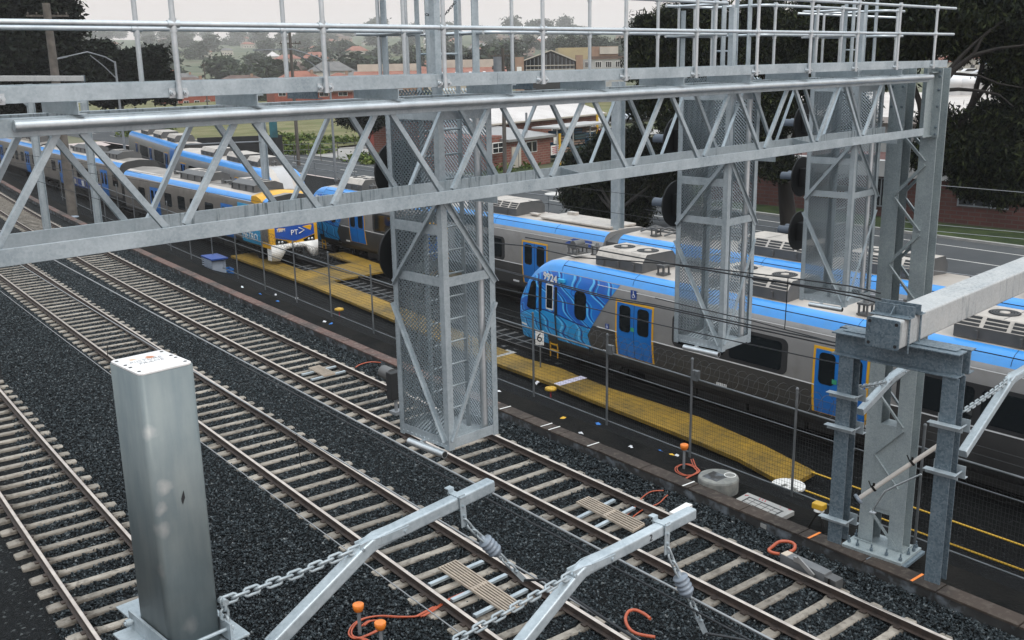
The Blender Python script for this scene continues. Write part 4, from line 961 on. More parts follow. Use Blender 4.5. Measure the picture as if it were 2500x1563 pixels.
def roofbits(c, L, parent, at):
    for s, y in at:
        mb = MB(); o = c.p(s, y, 4.1)
        for dx in (-.13, .13):
            for dy in (-.13, .13): mb.box(o + c.ax*dx + c.ay*dy + Z*.16, .05, .05, .34, (c.ax, c.ay, Z))
        mb.box(o + Z*.33, .36, .36, .06, (c.ax, c.ay, Z)); mb.box(o + Z*.02, .36, .36, .05, (c.ax, c.ay, Z)); mb.tube(o + Z*.36, o + Z*.46, .09, 10, 0, True, .05); mb.build("insulator_stand", MT['t_acs'], parent)
def under(c, s0, s1, parent, bogies, arch=None):
    mb = MB(); s = s0
    while s < s1 - .5:
        w = random.uniform(1.0, 2.6); e = min(s+w, s1)
        if not any(abs((s+e)/2 - b2) < 2.1 for b2 in bogies): mb.box(c.p((s+e)/2, 1.5, .68), e-s-.12, 2.6, random.uniform(.5, .72), (c.ax, c.ay, Z))
        s = e
    mb.build("underframe", MT['darksteel'], parent)
    for b2 in bogies:
        mb = MB(); 
        for dx in (-1.2, 1.2):
            for y in (.45, 2.45): mb.lathe(c.p(b2+dx, y, .44), [(.05, -.06), (.44, -.05), (.44, .06), (.05, .07)], 22, 0, c.ay); mb.box(c.p(b2+dx, y-.14, .46), .32, .14, .28, (c.ax, c.ay, Z))
            mb.tube(c.p(b2+dx, .45, .44), c.p(b2+dx, 2.45, .44), .08, 8)
        for y in (.28, 2.6): mb.box(c.p(b2, y, .62), 3.1, .16, .22, (c.ax, c.ay, Z)); mb.lathe(c.p(b2, y, .75), [(.2, 0), (.2, .3)], 10)
        mb.build("bogie", MT['darksteel'], parent)
SIL = [MT['t_silver'], MT['t_lower'], MT['t_blue'], MT['t_roof']]
def silver_car(tr, c, L, doors, wins, cab, ac, stands, num=None):
    bd = body(c, L, tr, SIL)
    # roof-edge seams and waist line
    mb = MB()
    for a, b2, z in ((2.9 if cab else .05, L-.05, 3.905),): 
        for s, e in ((a, (a+b2)/2), ((a+b2)/2, b2)): mb.bar(c.p(s, py(3.84)+.055-.006, 3.905), c.p(e, py(3.84)+.055-.006, 3.905), .012, .022, Z)
    for s in ([2.9] if cab else []) + list(np.arange(6.6 if cab else 3, L-1, 4.4)): mb.path([c.p(s, y-.005, z+.004) for y, z in PROF[8:12]], .007, 4)
    mb.build("roof_seam", MT['seam'], bd)
    mb = MB(); 
    for s, e in ((4.95 if cab else .1, L-.1),): mb.bar(c.p(s, -.006, 1.935), c.p(e, -.006, 1.935), .012, .028, Z); mb.bar(c.p(s, .035, 3.50), c.p(e, .035, 3.50), .012, .02, Z)
    mb.build("waist_line", MT['t_white'], bd)
    for s0, w in doors: door(c, s0, w, bd)
    for s0, s1 in wins:
        mb = MB(); window(mb, c, rpoly(s0, s1, 1.97, 3.10, .22), .010, 0); build_p = [(s0+.22, (s0+s1)/2-.10), ((s0+s1)/2+.10, s1-.22)] if s1-s0 > 2.5 else [(s0+.16, s1-.16)]
        for a, b2 in build_p: window(mb, c, rpoly(a, b2, 2.08, 2.99, .12), .016, 1)
        mb.build("window", [MT['seam'], MT['glass']], bd)
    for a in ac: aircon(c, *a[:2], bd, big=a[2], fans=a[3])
    roofbits(c, L, bd, stands)
    under(c, 5.5 if cab else .6, L-.6, bd, [4.5 if cab else 3.2, L-3.2])
    for k in range(int(L/6)):
        s = (4.9 if cab else 1.5) + k*5.3 + random.uniform(0, .6); mb = MB()
        for i in range(6): mb.box(c.q(s + i*.075, 1.06, .012), .05, .012, .085, (c.ax, c.ay, Z))
        mb.build("stencil", MT['t_white'], bd)
    return bd
def cab_details(c, bd, tr, number, full=True):
    edge = lambda z: lerp(z, [(.6, 4.55), (.95, 4.6), (1.5, 4.42), (1.93, 4.72), (2.6, 5.2), (3.1, 5.6), (3.66, 6.05)])
    zs = [.66, .8, .95, 1.1, 1.3, 1.5, 1.75, 1.93, 2.15, 2.4, 2.6, 2.85, 3.1, 3.3, 3.45, 3.57, 3.64]; P = []; UV = []; ns = 30
    for z in zs:
        for i in range(ns+1):
            t = i/ns; s = .02 + (edge(z)-.02)*t**1.25; pt = c.p(s, py(z) - .010, z); P.append(pt); UV.append((s, z))
    fs = [(j*(ns+1)+i, j*(ns+1)+i+1, (j+1)*(ns+1)+i+1, (j+1)*(ns+1)+i) for j in range(len(zs)-1) for i in range(ns)]
    # leave the boarding step and wheel arch open
    def hole(f):
        s = sum(UV[i][0] for i in f)/4; z = sum(UV[i][1] for i in f)/4
        return (2.12 < s < 2.62 and z < 1.12) or (2.62 < s < 4.55 and z < .90)
    fs = [f for f in fs if not hole(f)]
    mb = MB(); mb.add(P, fs, 0, True); w = mb.build("wave_livery_panel", MT['wrap'], bd)
    uvl = w.data.uv_layers.new(name="UVMap"); lv = np.zeros(len(w.data.loops), np.int32); w.data.loops.foreach_get("vertex_index", lv)
    uvl.data.foreach_set("uv", np.array([UV[i] for i in lv], np.float32).reshape(-1))
    if not full: return
    mb = MB(); window(mb, c, [(.92, 2.02), (1.02, 2.5), (1.22, 3.02), (1.34, 3.12), (1.46, 3.10), (1.52, 2.98), (1.52, 2.02), (1.44, 1.94), (1.02, 1.96)], .026); mb.build("cab_window", MT['glass'], bd)
    mb = MB()
    mb.bar(c.q(1.93, .9, .016), c.q(1.93, 3.40, .016), .012, .02, c.ax); mb.bar(c.q(2.86, .9, .016), c.q(2.86, 3.62, .016), .012, .02, c.ax); mb.bar(c.q(1.93, 3.40, .016), c.q(2.86, 3.45, .016), .012, .018, Z)
    mb.build("cab_door_seam", MT['seam'], bd)
    for s in (1.78, 2.70):
        mb = MB(); window(mb, c, rpoly(s-.085, s+.085, 1.95, 3.18 if s < 2 else 3.08, .08), .022, 0); mb.path([c.q(s, z, .06) for z in (3.05, 2.4, 1.95, 1.4, .98)], .028, 8, 0); mb.build("handrail", [MT['seam']], bd)
    mb = MB(); window(mb, c, rpoly(2.13, 2.56, 2.12, 3.12, .04), .024, 1); window(mb, c, rpoly(2.18, 2.51, 2.18, 3.07, .03), .032, 0); mb.build("cab_door_window", [MT['glass'], MT['t_white']], bd)
    mb = MB(); window(mb, c, rpoly(3.75, 4.38, 2.02, 3.12, .24), .024, 0); mb.build("window", MT['glass'], bd)
    mb = MB()
    for z in (.45, .70, .95): mb.box(c.p(2.37, .2, z), .42, .10, .05, (c.ax, c.ay, Z), 0)
    for s in (2.16, 2.58): mb.box(c.p(s, .18, .62), .03, .04, .9, (c.ax, c.ay, Z), 0)
    mb.box(c.p(2.37, .32, .85), .46, .02, .55, (c.ax, c.ay, Z), 1); mb.build("boarding_step", [MT['t_yellow'], MT['seam']], bd)
    mb = MB(); mb.box(c.q(3.05, 3.36, .06), .34, .13, .15, (c.ax, c.ay, Z)); mb.build("camera_housing", MT['t_cyan'], bd, .03)
    for i in range(7): pass
    mb = MB()
    for i in range(6): mb.box(c.p(.42 + i*.07, py(1.2) - .018, 1.2) , .05, .01, .07, (c.ax, c.ay, Z))
    mb.build("stencil", MT['t_white'], bd)
    o = c.q(2.35, 3.36, .022); text_mesh(number, .40, MT['white'], o, (c.q(2.7, 3.34, .022) - c.q(2.0, 3.40, .022)).normalized(), Z, "fleet_number", bd, .008, 'CENTER', 0, .012)
def access_sign(c, bd, s, z, w):
    mb = MB(); o = c.q(s, z, .022); y = -c.ay; A = (c.ax, c.ay, Z)
    mb.box(o, w, .012, w*1.15, A, 0); f = lambda a, b2: o + c.ax*(a*w) + Z*(b2*w) - c.ay*.008
    mb.lathe(f(-.02, .38), [(.0, -.002), (w*.075, -.002), (w*.075, .003), (0, .003)], 10, 1, -c.ay); r = w*.04
    mb.path([f(-.04, .25), f(-.02, .0), f(.14, -.02), f(.22, -.26), f(.30, -.24)], r, 6, 1); mb.path([f(-.02, .12), f(.12, .10)], r*.9, 6, 1)
    mb.path([f(-.08, .03)] + [f(-.02 + .21*math.cos(t), -.17 + .21*math.sin(t)) for t in np.linspace(2.3, 5.6, 12)], r*.8, 6, 1); mb.build("accessibility_sign", [MT['sign_blue'], MT['white']], bd)
# ---- first siding: wave-painted train, nose to the left
VA0, LA = 28.38, 27.4
trA = thing("passenger_train", "blue and silver train with wave-painted cab end numbered 9924, nearest the fence", "train", (SA(VA0), VA0, ZA(VA0)))
cA = Car(SA, VA0, ZA(VA0), -1, True)
bA = silver_car(trA, cA, LA, [(5.9, 1.85), (14.15, 1.85), (22.2, 1.85)], [(8.6, 13.25), (16.85, 21.4)], True, [(4.25, 6.6, False, True), (9.6, 12.7, True, True), (18.0, 21.6, True, True)], [(7.3, .95), (7.7, 2.3), (15.2, .9), (15.9, 2.2), (3.0, 1.9)])
cab_details(cA, bA, trA, "9924"); access_sign(cA, bA, 6.75, 3.42, .27); access_sign(cA, bA, 5.5, 2.05, .16)
for s, z in ((7.05, 2.12), (15.2, 2.1)):
    mb = MB(); mb.box(cA.q(s-.28, 2.17, .034), .16, .006, .14, (cA.ax, cA.ay, Z)); mb.build("door_sticker", mat('green_sticker', (.03, .25, .13), None, 4, .5), bA)
mb = MB(); mb.box(cA.p(2.75, 1.1, 4.26), .5, .65, .06, (cA.ax, cA.ay, Z)); 
for dx in (-.22, 0, .22):
    for dy in (-.26, .26): mb.box(cA.p(2.75+dx, 1.1+dy, 4.42), .035, .035, .36, (cA.ax, cA.ay, Z))
mb.box(cA.p(2.75, 1.1, 4.52), .52, .62, .10, (cA.ax, cA.ay, Z)); mb.tube(cA.p(2.75, .85, 4.58), cA.p(2.75, 1.35, 4.58), .17, 14); mb.build("roof_horn_rack", MT['t_acs'], bA)
cA2 = Car(SA, VA0 - LA - .75, ZA(0), -1)
# ---- second siding: its twin
VB0 = 55.3
trB = thing("passenger_train", "second blue and silver train standing behind the wave-painted one", "train", (SB(VB0), VB0, ZB(VB0)))
cB = Car(SB, VB0, ZB(VB0), -1, True)
bB = silver_car(trB, cB, LA, [(5.9, 1.85), (14.15, 1.85), (22.0, 1.85)], [(8.6, 13.25), (16.6, 20.7)], True, [(4.25, 6.6, False, True), (9.6, 12.7, True, True), (17.0, 20.9, True, False)], [(7.3, .95), (2.9, 1.2), (7.7, 2.2)])
cab_details(cB, bB, trB, "9904")
mb = MB(); mb.box(cB.p(24.8, 1.6, 4.17), 4.6, 1.7, .10, (cB.ax, cB.ay, Z)); mb.box(cB.p(23.2, 2.2, 4.28), .55, .28, .16, (cB.ax, cB.ay, Z)); mb.box(cB.p(21.6, 1.2, 4.2), .55, .28, .10, (cB.ax, cB.ay, Z)); mb.build("roof_fairing", MT['t_ac'], bB, .03)
mb = MB(); mb.add([cB.q(25.0, 3.35, .02), cB.q(25.5, 3.62, .02), cB.q(26.7, 3.62, .02), cB.q(26.7, 3.35, .02)], [(0, 1, 2, 3)]); mb.build("blue_corner_panel", MT['sign_blue'], bB)
VB1 = VB0 - LA - .7
cB2 = Car(SB, VB1, ZB(VB1), -1)
bB2 = silver_car(trB, cB2, 26, [(2.2, 1.85), (10.3, 1.85), (18.4, 1.85)], [(4.9, 9.4), (13, 17.6)], False, [(6.0, 9.2, True, False), (10.6, 13.4, True, True), (17, 20.5, True, True)], [(1.4, 1.0), (15.2, .9)])
mb = MB()
for i in range(5): mb.path([cB2.p(.5 + i*.75, 1.0 + .2*math.sin(i*2), 4.2), cB2.p(.9 + i*.75, 1.5, 4.42), cB2.p(1.3 + i*.75, 2.0, 4.2)], .045, 6)
mb.tube(cB2.p(.4, 1.2, 4.28), cB2.p(4.6, 1.3, 4.28), .04, 8); mb.tube(cB2.p(1.6, 2.2, 4.34), cB2.p(5.4, 2.1, 4.34), .05, 8); mb.box(cB2.p(3.4, 1.6, 4.28), .6, .7, .36, (cB2.ax, cB2.ay, Z)); mb.tube(cB2.p(1.9, 2.5, 4.5), cB2.p(2.3, 2.5, 4.5), .12, 12); mb.build("roof_cables", MT['t_acs'], bB2)
mb = MB(); mb.loft([[cB.p(LA+.02, y, z) for y, z in ((.35, 1.0), (.25, 3.7), (.9, 3.95), (2.2, 3.95), (2.8, 3.7), (2.7, 1.0))], [cB.p(LA+.68, y, z) for y, z in ((.35, 1.0), (.25, 3.7), (.9, 3.95), (2.2, 3.95), (2.8, 3.7), (2.7, 1.0))]]); mb.build("gangway", MT['t_acs'], trB)
# ---- older train with a yellow and blue front, first siding
OPROF = [(.10, .95), (.03, 1.2), (0, 1.6), (0, 2.6), (.015, 3.30), (.05, 3.50), (.13, 3.66), (.30, 3.80), (.52, 3.88), (.60, 3.90), (1.525, 4.0)]
OSEG = [4, 0, 0, 0, 0, 2, 2, 3, 3, 5]
VC0, LC = 49.6, 24.0
trC = thing("passenger_train", "older silver train with a yellow and blue front marked PT and 728M", "train", (SA(VC0), VC0, ZA(VC0)))
CMAT = [MT['t_brown'], MT['t_lower'], MT['t_blue'], MT['t_pale'], MT['t_lower'], MT['plainroof']]
_PR = PROF
def older_car(c, L, cab, doors, wins, mats):
    global PROF
    PROF = OPROF
    bd = body(c, L, trC, CMAT, "carriage", OPROF, OSEG, .42 if cab else 0)
    for s0, w in doors: door(c, s0, w, bd, 1.05, 3.05, None, [MT['t_door'], MT['t_door'], MT['glass'], MT['t_yellow']], (1.95, 2.85))
    for s0, s1 in wins: mb = MB(); window(mb, c, rpoly(s0, s1, 1.98, 2.88, .14), .012); mb.build("window", MT['glass'], bd)
    for s0, s1 in ((3.0 if cab else 2.2, 6.2 if cab else 5.0), (10.5, 14.3)):
        mb = MB(); pr = [(0, 0), (.05, .38), (.55, .58), (1.35, .58), (1.85, .38), (1.9, 0)]; R = [[c.p(s, .58+a, 3.92+b2) for a, b2 in pr] for s in (s0, s1)]; mb.loft(R, 0); mb.m[2] = 1
        for f in (.15, .4, .65): mb.box(c.p(s0+(s1-s0)*f, 1.53, 4.505), .5, .7, .01, (c.ax, c.ay, Z), 2)
        for f in (.05, .35, .65, .95): mb.box(c.p(s0+(s1-s0)*f, .60, 4.12), .06, .06, .3, (c.ax, c.ay, Z), 2)
        mb.build("air_conditioner", [MT['t_acs'], MT['t_ac'], MT['seam']], bd)
    mb = MB()
    for s in (7.5, 8.6, 16.5): mb.box(c.p(s, 1.5, 4.06), .5, .5, .14, (c.ax, c.ay, Z)); mb.tube(c.p(s, 1.1, 4.0), c.p(s, 1.1, 4.24), .10, 8)
    mb.build("roof_vent", MT['t_acs'], bd)
    under(c, 2 if cab else .6, L-.5, bd, [3.6, L-3.4])
    mb = MB(); mb.bar(c.p(.9, .04, 3.50), c.p(L-.1, .04, 3.50), .012, .03, Z); mb.build("gutter_line", MT['t_white'], bd)
    PROF = _PR; return bd
cC = Car(SA, VC0, ZA(VC0), 1)
bC = older_car(cC, LC, True, [(4.9, 1.75), (16.9, 1.75)], [(7.8, 9.1), (10.2, 11.5), (12.4, 13.6), (14.7, 15.95), (19.7, 21.0)], CMAT)
cC2 = Car(SA, VC0+LC+.9, ZA(VC0+LC), 1)
bC2 = older_car(cC2, LC, False, [(3.2, 1.75), (15.4, 1.75)], [(5.6, 6.9), (8.2, 9.5), (10.3, 11.6), (12.6, 13.9), (18.2, 19.5), (.7, 2.0)], CMAT)
cC3 = Car(SA, VC0+2*LC+1.8, ZA(VC0+2*LC), 1)
bC3 = older_car(cC3, LC, False, [(3.2, 1.75), (15.4, 1.75)], [(5.6, 6.9), (8.2, 9.5), (10.3, 11.6), (12.6, 13.9), (18.2, 19.5), (.7, 2.0)], CMAT)
PROF = OPROF
c = cC
def fp(y, z, off=0): return c.p(.10 - off + .55*max(0, abs(y-1.525)-1.08)**1.5 + (0 if z < 2.1 else (z-2.1)*.28), y, z)
def front(poly, off, m, name, dep=.03):
    mb = MB(); P = [fp(y, z, off) for y, z in poly]; Q = [fp(y, z, off) + c.ax*dep for y, z in poly]; n = len(P)
    mb.add(P, [tuple(range(n))]); mb.add(P + Q, [(i, (i+1) % n, n+(i+1) % n, n+i) for i in range(n)]); return mb.build(name, m, bC)
mb = MB(); R = []
for y in np.linspace(.02, 3.03, 13): R.append([fp(y, z, .0) for z in (1.0, 1.6, 2.1, 2.9, 3.5)] + [c.p(1.3, y, 3.5), c.p(1.3, y, 1.0)])
mb.loft(R); mb.build("cab_front", MT['t_yellow'], bC)
for y0, y1 in ((.40, 1.525), (1.525, 2.65)): front([(y0, 2.25), (y1, 2.25), (y1, 3.3), (y0, 3.3)], .03, MT['glass'], "windscreen")
for sgn in (1, -1):
    mir = lambda P: P if sgn == 1 else [(3.05-y, z) for y, z in reversed(P)]
    front(mir([(.30, 1.62), (.75, 1.50), (1.525, 1.33), (1.525, 2.2), (.30, 2.2)]), .035, MT['front_blue'], "front_panel")
    front(mir([(.30, 1.18), (.95, 1.22), (1.05, 1.34), (.55, 1.52), (.30, 1.56)]), .04, MT['glass'], "headlight")
    mb = MB()
    for y in (.48, .68): yy = y if sgn == 1 else 3.05-y; mb.lathe(fp(yy, 1.34, .045), [(.075, 0), (.06, .02), (.0, .025)], 12, 0, -c.ax)
    mb.build("lamp_lens", MT['pipe'], bC)
mb = MB(); R = []
for y in np.linspace(.05, 3.0, 15):
    k = abs(y-1.525)/1.475; zb = .30 if k > .62 else lerp(k, [(0, .98), (.45, .92), (.62, .45)]); R.append([fp(y, 1.22-.0*k, .06), fp(y, zb, .10 - .10*k*k), fp(y, zb, -.5), fp(y, 1.22, -.5)])
mb.loft(R, 0, True); mb.build("white_bumper", MT['white'], bC)
mb = MB(); mb.box(c.p(.05, 1.525, .75), .7, .45, .35, (c.ax, c.ay, Z)); mb.box(c.p(-.15, 1.525, .8), .3, .3, .3, (c.ax, c.ay, Z)); mb.build("coupler", MT['darksteel'], bC)
mb = MB(); R = []
for y in np.linspace(.0, 3.05, 15):
    h = 3.86 + .26*math.cos((y-1.525)/1.525*1.45); R.append([c.p(.75 + .35*((y-1.525)/1.525)**2, y, 3.36), c.p(.62 + .35*((y-1.525)/1.525)**2, y, 3.52), c.p(.95, y, h - .16), c.p(1.5, y, h), c.p(2.2, y, h-.04), c.p(2.3, y, 3.5)])
mb.loft(R, 0, True); mb.box(c.p(1.35, .55, 4.1), .25, .2, .12, (c.ax, c.ay, Z)); mb.build("yellow_cowl", MT['t_yellow'], bC)
ay = c.ay
text_mesh("728M", .24, MT['white'], fp(.62, 2.02, .075), ay, Z, "fleet_number", bC, .01)
text_mesh("PT", .42, MT['white'], fp(1.45, 1.82, .085), ay, Z, "operator_mark", bC, .01)
mb = MB(); mb.path([fp(1.74, 2.08, .09), fp(2.08, 1.90, .09), fp(1.74, 1.74, .09)], .028, 6); mb.build("operator_mark", MT['white'], bC)
mb = MB(); patch(mb, c, 1.2, 4.2, 2.86, 3.32, .012, 0); patch(mb, c, 1.2, 3.9, 1.05, 1.9, .012, 0); patch(mb, c, 1.6, 2.9, 2.25, 2.85, .012, 1); mb.build("cyan_panel", [MT['t_cyan'], MT['seam']], bC)
mb = MB(); patch(mb, c, .95, 2.2, 2.98, 3.26, .02, 0); mb.build("number_panel", MT['seam'], bC)
text_mesh("728M", .24, MT['white'], c.q(1.6, 3.11, .03), -c.ax, Z, "fleet_number", bC, .01)
text_mesh("METRO", .62, MT['white'], c.q(2.75, 1.45, .03), -c.ax, Z, "operator_name", bC, .01)
for cc_, ss in ((bC2, (7.2, 10.2)),):
    for i in range(4):
        s = 5.0 + i*2.3; mb = MB(); PROF = OPROF; patch(mb, cC2, s, s+2.0, 1.15, 1.85, .012, 0); patch(mb, cC2, s+.2, s+.9, 1.3, 1.75, .016, 1); mb.build("advert_panel", [MT['sign_blue'], MT['t_pale'] if i % 2 else MT['t_white']], bC2)
PROF = _PR
# ---- white-fronted train beyond, second siding
def SD(v): return 36.1 + .20*(v-60.3) + .0012*(v-60.3)**2
VD0 = 60.3
trD = thing("passenger_train", "blue-roofed train with a pale rounded cab, farthest back beside the road", "train", (SD(VD0), VD0, -1.5))
cD = Car(SD, VD0, -1.45, 1, True)
bD = body(cD, 25, trD, SIL)
for s0 in (5.9, 13.8, 21.0): door(cD, s0, 1.7, bD)
for s0, s1 in ((8.4, 12.8), (16.2, 20.2)): mb = MB(); window(mb, cD, rpoly(s0, s1, 1.97, 3.05, .2), .012); mb.build("window", MT['glass'], bD)
for a in ((4.0, 6.3), (7.6, 11.2), (14.5, 18.2)): aircon(cD, *a, bD, fans=False)
roofbits(cD, 25, bD, [(6.9, 1.4), (3.0, 1.5), (12.2, 1.2)])
mb = MB(); R = [[cD.p(s, y, z + .012) for y, z in ((.5, 3.2), (.7, 3.85), (1.1, 4.12), (1.525, 4.17), (1.95, 4.12), (2.35, 3.85), (2.55, 3.2))] for s in (.5, .9, 1.3, 1.8, 2.4, 3.0)]; mb.loft(R, 0, True, False, False, False); mb.build("cab_cowl", mat('pale_cab', (.42, .41, .41), (.36, .36, .36), 1, .4), bD)
mb = MB(); mb.loft([[cD.p(s, y, z + .03) for y, z in ((.75, 3.4), (1.525, 3.55), (2.3, 3.4))] for s in (.35, .8, 1.15)], 0, True, False, False, False); mb.build("windscreen", MT['glass'], bD)
cD2 = Car(SD, VD0 + 25.3, -1.1, 1)
bD2 = body(cD2, 25, trD, SIL)
for s0 in (3, 11, 19): door(cD2, s0, 1.7, bD2)
for s0, s1 in ((5.3, 10), (13.3, 18)): mb = MB(); window(mb, cD2, rpoly(s0, s1, 1.97, 3.05, .2), .012); mb.build("window", MT['glass'], bD2)
for a in ((2.5, 6), (9, 13), (16, 20)): aircon(cD2, *a, bD2, fans=False)
mb = MB(); patch(mb, cD2, .2, 2.2, 1.1, 3.6, .015); mb.build("blue_end_panel", MT['t_door'], bD2)
under(cD, 4, 24, bD, [4.2, 21.5])
# ---------------------------------------------------------------- security fence along the yard
FE = lambda v: E3(v) + 3.86
fen = thing("security_fence", "tall wire mesh fence with barbed wire coils between the railway and the parked trains", "fence", (FE(12), 12, -.62))
PV = [2.0, 4.9, 8.1, 11.25, 14.45, 17.6, 20.9, 24.2, 27.5, 30.8, 34.3, 37.6, 41, 44.3, 47.6, 51, 54.4, 57.8, 61.2, 64.8, 68.5, 72.5, 77, 82]
MT['fence'] = mat('fence_steel', (.14, .15, .16), (.09, .10, .105), 2, .6, .4); MT['fencewire'] = mat('fence_wire', (.030, .032, .033), None, 4, .6, .2)
FB = lambda v: -.62 + (ZA(v)+1.9)*.3
for v in PV:
    mb = MB(); o = V3(FE(v), v, FB(v)); mb.tube(o - Z*.1, o + Z*2.70, .032, 8); mb.lathe(o + Z*2.70, [(.036, -.03), (.04, 0), (.03, .03), (.0, .045)], 8); mb.build("post", MT['fence'], fen)
def along(zo, r, m, nm, n=6, off=0):
    mb = MB(); mb.path([(FE(v)+off, v, FB(v)+zo) for v in np.arange(1, 84, 1.6)], r, n); return mb.build(nm, m, fen)
for zo, r in ((2.18, .026), (1.70, .014), (.14, .02)): along(zo, r, MT['fence'], "rail", 6, .035)
for zo in (2.40, 2.58): along(zo, .006, MT['fencewire'], "barbed_wire", 4, .02)
mb = MB()
for v in np.arange(1, 83, .075):
    a = V3(FE(v)+.05, v, FB(v)+.14); mb.quad(a - YY*.0035, a + YY*.0035, a + YY*.0035 + Z*2.04, a - YY*.0035 + Z*2.04)
for zo in np.arange(.2, 2.18, .105):
    vv = list(np.arange(1, 84, 2.0))
    for a, b in zip(vv, vv[1:]): mb.quad((FE(a)+.052, a, FB(a)+zo-.0035), (FE(b)+.052, b, FB(b)+zo-.0035), (FE(b)+.052, b, FB(b)+zo+.0035), (FE(a)+.052, a, FB(a)+zo+.0035))
mb.build("wire_mesh", MT['fencewire'], fen)
for a, b in ((8.3, 19.2), (33.5, 47)):
    mb = MB(); n = int((b-a)/.30)*14; mb.path([(FE(v)+.05+.24*math.cos(t), v, FB(v)+2.48+.24*math.sin(t)) for v, t in zip(np.linspace(a, b, n), np.arange(n)*(6.283/14))], .0055, 4); mb.build("razor_coil", MT['fencewire'], fen)
for v in (14.45, 17.6, 27.5): mb = MB(); mb.box((FE(v)+.02, v-.1, FB(v)+2.28), .12, .2, .26); mb.build("tension_box", MT['fence'], fen)

# ---------------------------------------------------------------- yellow walkway through the yard
zy = lambda v: ZA(v) + .08
near = [(23.1, 13.0), (23.9, 15.2), (24.25, 17.2), (24.55, 19), (24.85, 21.2), (25.35, 23.9), (25.72, 27), (26.3, 31), (26.95, 35), (27.5, 38.5), (28.3, 44), (28.75, 48), (29.35, 54)]
far = [(24.5, 13.0), (25.25, 15.1), (26.0, 18.0), (26.2, 20), (26.45, 23), (26.95, 25), (27.0, 27), (27.7, 31), (28.4, 35), (28.95, 38.2), (29.7, 44), (30.1, 47.6), (31.0, 55)]
ym, nt, b = nodes('yellow_walkway'); v_ = pos(nt); n1 = noise(nt, v_, .5, 4); n2 = noise(nt, v_, 5, 3)
cc = ramp(nt, mathn(nt, 'ADD', mathn(nt, 'MULTIPLY', n1.outputs["Fac"], .6), mathn(nt, 'MULTIPLY', n2.outputs["Fac"], .4)), [(.36, (.085, .056, .008)), (.52, (.20, .12, .009)), (.66, (.30, .175, .010))])
nt.links.new(cc, b.inputs["Base Color"]); b.inputs["Roughness"].default_value = .65; w = N(nt, "ShaderNodeTexWave", Scale=3.2, bands_direction='Y'); nt.links.new(v_, w.inputs["Vector"]); bump(nt, b, w.outputs["Fac"], .5, .02)
wk = thing("yellow_walkway", "yellow grated walkway running beside the fence and across the siding", "walkway", (24.5, 19, -1.9))
mb = MB(); R = []
ny = lambda L, v: lerp(v, [(y, x) for x, y in L])
for v in [13, 14, 15.1, 16.5, 18, 20, 22, 24, 25, 26, 27, 29, 31, 34, 37, 40, 44, 47.6, 51, 54]: a, c_ = ny(near, v), ny(far, v); R.append([(a, v, zy(v)-.12), (c_, v, zy(v)-.12), (c_, v, zy(v)), (a, v, zy(v))])
mb.loft(R); mb.build("walkway_deck", ym, wk)
for pl_ in ([(29.75, 44.1), (30.15, 47.5), (33.5, 47.5), (34.1, 50.9), (35.2, 50.8), (33.9, 44.0)],):
    mb = MB(); z = ZA(46) + .02; mb.prism(pl_, (0, 0, z-.1), XX, YY, Z*.1); mb.build("crossing_panel", ym, wk)
mb = MB()
for L_ in (-.45, .45): mb.bar((CA(44)+L_*1.85, 43.9, ZA(44)+.03), (CA(47.6)+L_*1.85, 47.6, ZA(47)+.03), .14, .03)
mb.build("flangeway", MT['seam'], wk)
mb = MB(); p = GZ(1393, 935, -1.9); t, sd = head(CA, p.y); mb.box((p.x, p.y, zy(p.y)+.004), 1.35, .34, .006, (sd, t, Z)); mb.build("white_stripe", mat('pale_lilac_paint', (.45, .43, .52), None, 4, .6), wk)
p = GZ(1222, 869, -1.9); mb = MB(); mb.box((p.x, p.y, zy(p.y)+.004), 1.2, .6, .006, (sd, t, Z)); mb.build("white_stripe", MT['kerb'], wk)
mb = MB()
for f, zz in (((1982, 1153), -1.8), ((1966, 1198), -1.75)):
    a = GZ(*f, zz); vv = np.arange(a.y, 1, -1.4)
    mb.path([(a.x + .10*(v-a.y), v, zz + .0) for v in vv], .028, 5)
mb.build("edging_line", MT['yellow'], wk)

# ---------------------------------------------------------------- things on the ground
pit = thing("concrete_pit", "round concrete pit ring with a pale square mark, beside the brown trough", "pit", GZ(1752, 1186, -.25))
c = GZ(1754, 1163, 0.12); mb = MB(); mb.lathe((c.x, c.y, -.28), [(.46, 0), (.47, .36), (.45, .40), (.40, .405), (.0, .405)], 36, 0, Z, False); o = mb.build("ring", MT['concrete'], pit, .008)
mb = MB(); mb.path([(c.x+.22+.13*math.cos(t), c.y-.17+.13*math.sin(t), .130) for t in np.linspace(0, 6.283, 25)[:-1]], .010, 5, 0, True); mb.build("chalk_ring", MT['white'], pit)
mb = MB(); mb.prism([(-.25, -.18), (.18, -.22), (.22, .22), (-.22, .24)], (c.x-.05, c.y+.03, .1255), XX, YY, Z*.002); mb.build("lid", MT['troughside'], pit)
lid = thing("pit_cover", "pale square pit cover with a black grid and red spray marks, beside the trough", "pit cover", GZ(1850, 1245, -.12))
L4 = [GZ(x, y, -.10) for x, y in ((1825.6, 1202.6), (1939.6, 1248.3), (1870, 1283), (1773, 1230.5))]
mb = MB(); mb.add([p - Z*.10 for p in L4] + L4, [(0, 1, 2, 3), (7, 6, 5, 4), (0, 4, 5, 1), (1, 5, 6, 2), (2, 6, 7, 3), (3, 7, 4, 0)]); mb.build("slab", MT['kerb'], lid, .004)
bi = lambda s, t, z=.003: L4[0]*((1-s)*(1-t)) + L4[1]*(s*(1-t)) + L4[2]*(s*t) + L4[3]*((1-s)*t) + Z*z
mb = MB()
def stroke(mb, a, b, w): mb.bar(a, b, w, .003, Z)
